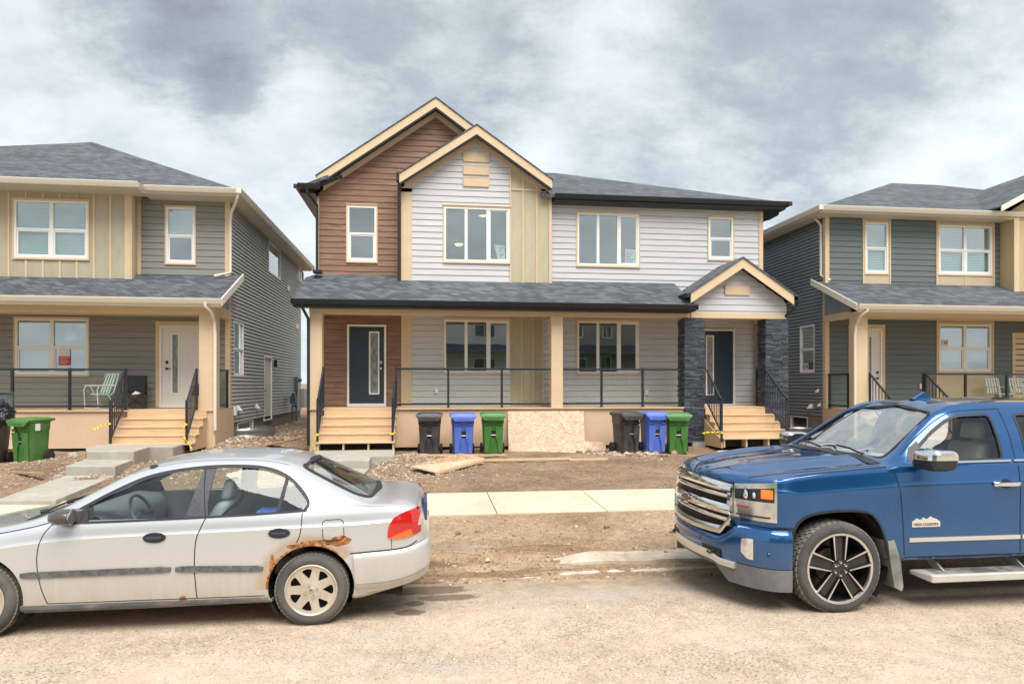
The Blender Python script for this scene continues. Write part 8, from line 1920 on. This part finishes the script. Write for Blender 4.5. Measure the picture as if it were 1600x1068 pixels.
        b = MB(); b.lathe([(0, o*.002), (.030, o*.001), (.036, -o*.006), (.060, -o*.006), (.078, -o*.010), (.082, -o*.05)], c, 'y', 48); b.build('hub', mat('hub_black', (.012, .013, .016), .3, coat=.4), w, smooth=40)
        b = MB()
        for k in range(6): a = math.pi/2+math.pi/3*k; q = V(.055, 0, a, 0); b.lathe([(0, o*.012), (.010, o*.010), (.0135, -o*.006)], q, 'y', 12)
        b.each('lug_nut', CHROME, w, smooth=40)
    for cx in (wx, wx2):
        for sg in (-1, 1): wheel(cx, sg)
    wheel_well(t, wx, wz+.04, .50, CY, .98, .36); wheel_well(t, wx2, wz+.04, .50, CY, .98, .36)
    b = MB(); b.box(2.95, 8.3, CY-.75, CY+.75, .44, .50); b.build('floor_pan', WELLM, t); b = MB(); b.tube([(wx, CY-.8, wz), (wx, CY+.8, wz)], .05); b.tube([(wx2, CY-.8, wz), (wx2, CY+.8, wz)], .06); b.box(3.0, 8.2, CY-.42, CY-.34, .36, .46); b.box(3.0, 8.2, CY+.34, CY+.42, .36, .46); b.build('chassis', WELLM, t)
    # cabin
    LEA = mat('tan_grey_leather', (.30, .28, .25), .6)
    for y in (CY-.42, CY+.42):
        b = MB(); x = 5.15; b.hexa([(x-.52, y-.26, .80), (x, y-.26, .80), (x, y+.26, .80), (x-.52, y+.26, .80), (x-.54, y-.26, .97), (x, y-.26, .93), (x, y+.26, .93), (x-.54, y+.26, .97)]); b.hexa([(x-.08, y-.26, .90), (x+.10, y-.26, .90), (x+.10, y+.26, .90), (x-.08, y+.26, .90), (x+.12, y-.22, 1.42), (x+.24, y-.22, 1.42), (x+.24, y+.22, 1.42), (x+.12, y+.22, 1.42)])
        s = b.build('seat', LEA, t, bevel=.05, smooth=50); b = MB(); b.hexa([(x+.15, y-.13, 1.45), (x+.24, y-.13, 1.45), (x+.24, y+.13, 1.45), (x+.15, y+.13, 1.45), (x+.17, y-.11, 1.62), (x+.25, y-.11, 1.62), (x+.25, y+.11, 1.62), (x+.17, y+.11, 1.62)]); b.build('headrest', LEA, s, bevel=.03, smooth=50)
    b = MB(); b.hexa([(5.9, CY-.70, .80), (6.4, CY-.70, .80), (6.4, CY+.70, .80), (5.9, CY+.70, .80), (6.3, CY-.65, 1.40), (6.45, CY-.65, 1.40), (6.45, CY+.65, 1.40), (6.3, CY+.65, 1.40)]); b.build('rear_bench', LEA, t, bevel=.04, smooth=50)
    b = MB(); b.grid([[(x_, CY-.82+1.64*i/8, z_) for i in range(9)] for x_, z_ in ((4.10, 1.22), (4.35, 1.285), (4.55, 1.27), (4.66, 1.20), (4.62, .90))]); b.build('dashboard', mat('dash_light', (.34, .33, .31), .7), t, smooth=60)
    b = MB(); b.grid([[NP_ for NP_ in (sk.top(4.14, CY-.74+1.48*i/10, -.035), sk.top(4.62, CY-.66+1.32*i/10, -.03))] for i in range(11)]) if False else b.box(4.30, 4.52, CY-.50, CY+.30, 1.287, 1.292); b.build('papers_on_dash', PAPER, t)
    b = MB(); cw = Vector((4.80, CY-.42, 1.20)); ax = Vector((1, 0, .5)).normalized(); u = Vector((0, 1, 0)); v_ = ax.cross(u); b.tube([cw+(u*math.cos(a)+v_*math.sin(a))*.19 for a in [2*math.pi*i/32 for i in range(33)]], .015, 8, False); b.tube([cw+u*.18, cw-ax*.03, cw-u*.18], .02); b.tube([cw, cw-ax*.2], .03); b.build('steering_wheel', DASH, t, smooth=50)
    b = MB(); b.box(4.78, 4.81, CY-.12, CY+.12, 1.60, 1.67); b.build('rear_view_mirror', DASH, t)
    for s in (-1, 1): b = MB(); b.box(4.2, 6.4, CY+s*.90, CY+s*.93, .50, 1.27); b.build('door_lining', LEA, t)
    b = MB(); b.box(8.40, 8.62, CY-.95, CY+.95, .50, .72); b.build('rear_bumper', CHROME, t, bevel=.03)
    for s in (-1, 1): b = MB(); skin_sheet(b, sk.patch([(8.33, .85), (8.33, 1.2)], [(8.44, .85), (8.44, 1.2)], 3, .01, s), .02, Vector((0, -s, 0))); b.build('tail_light', MATS['red_lens'], t)
    return t
pickup()
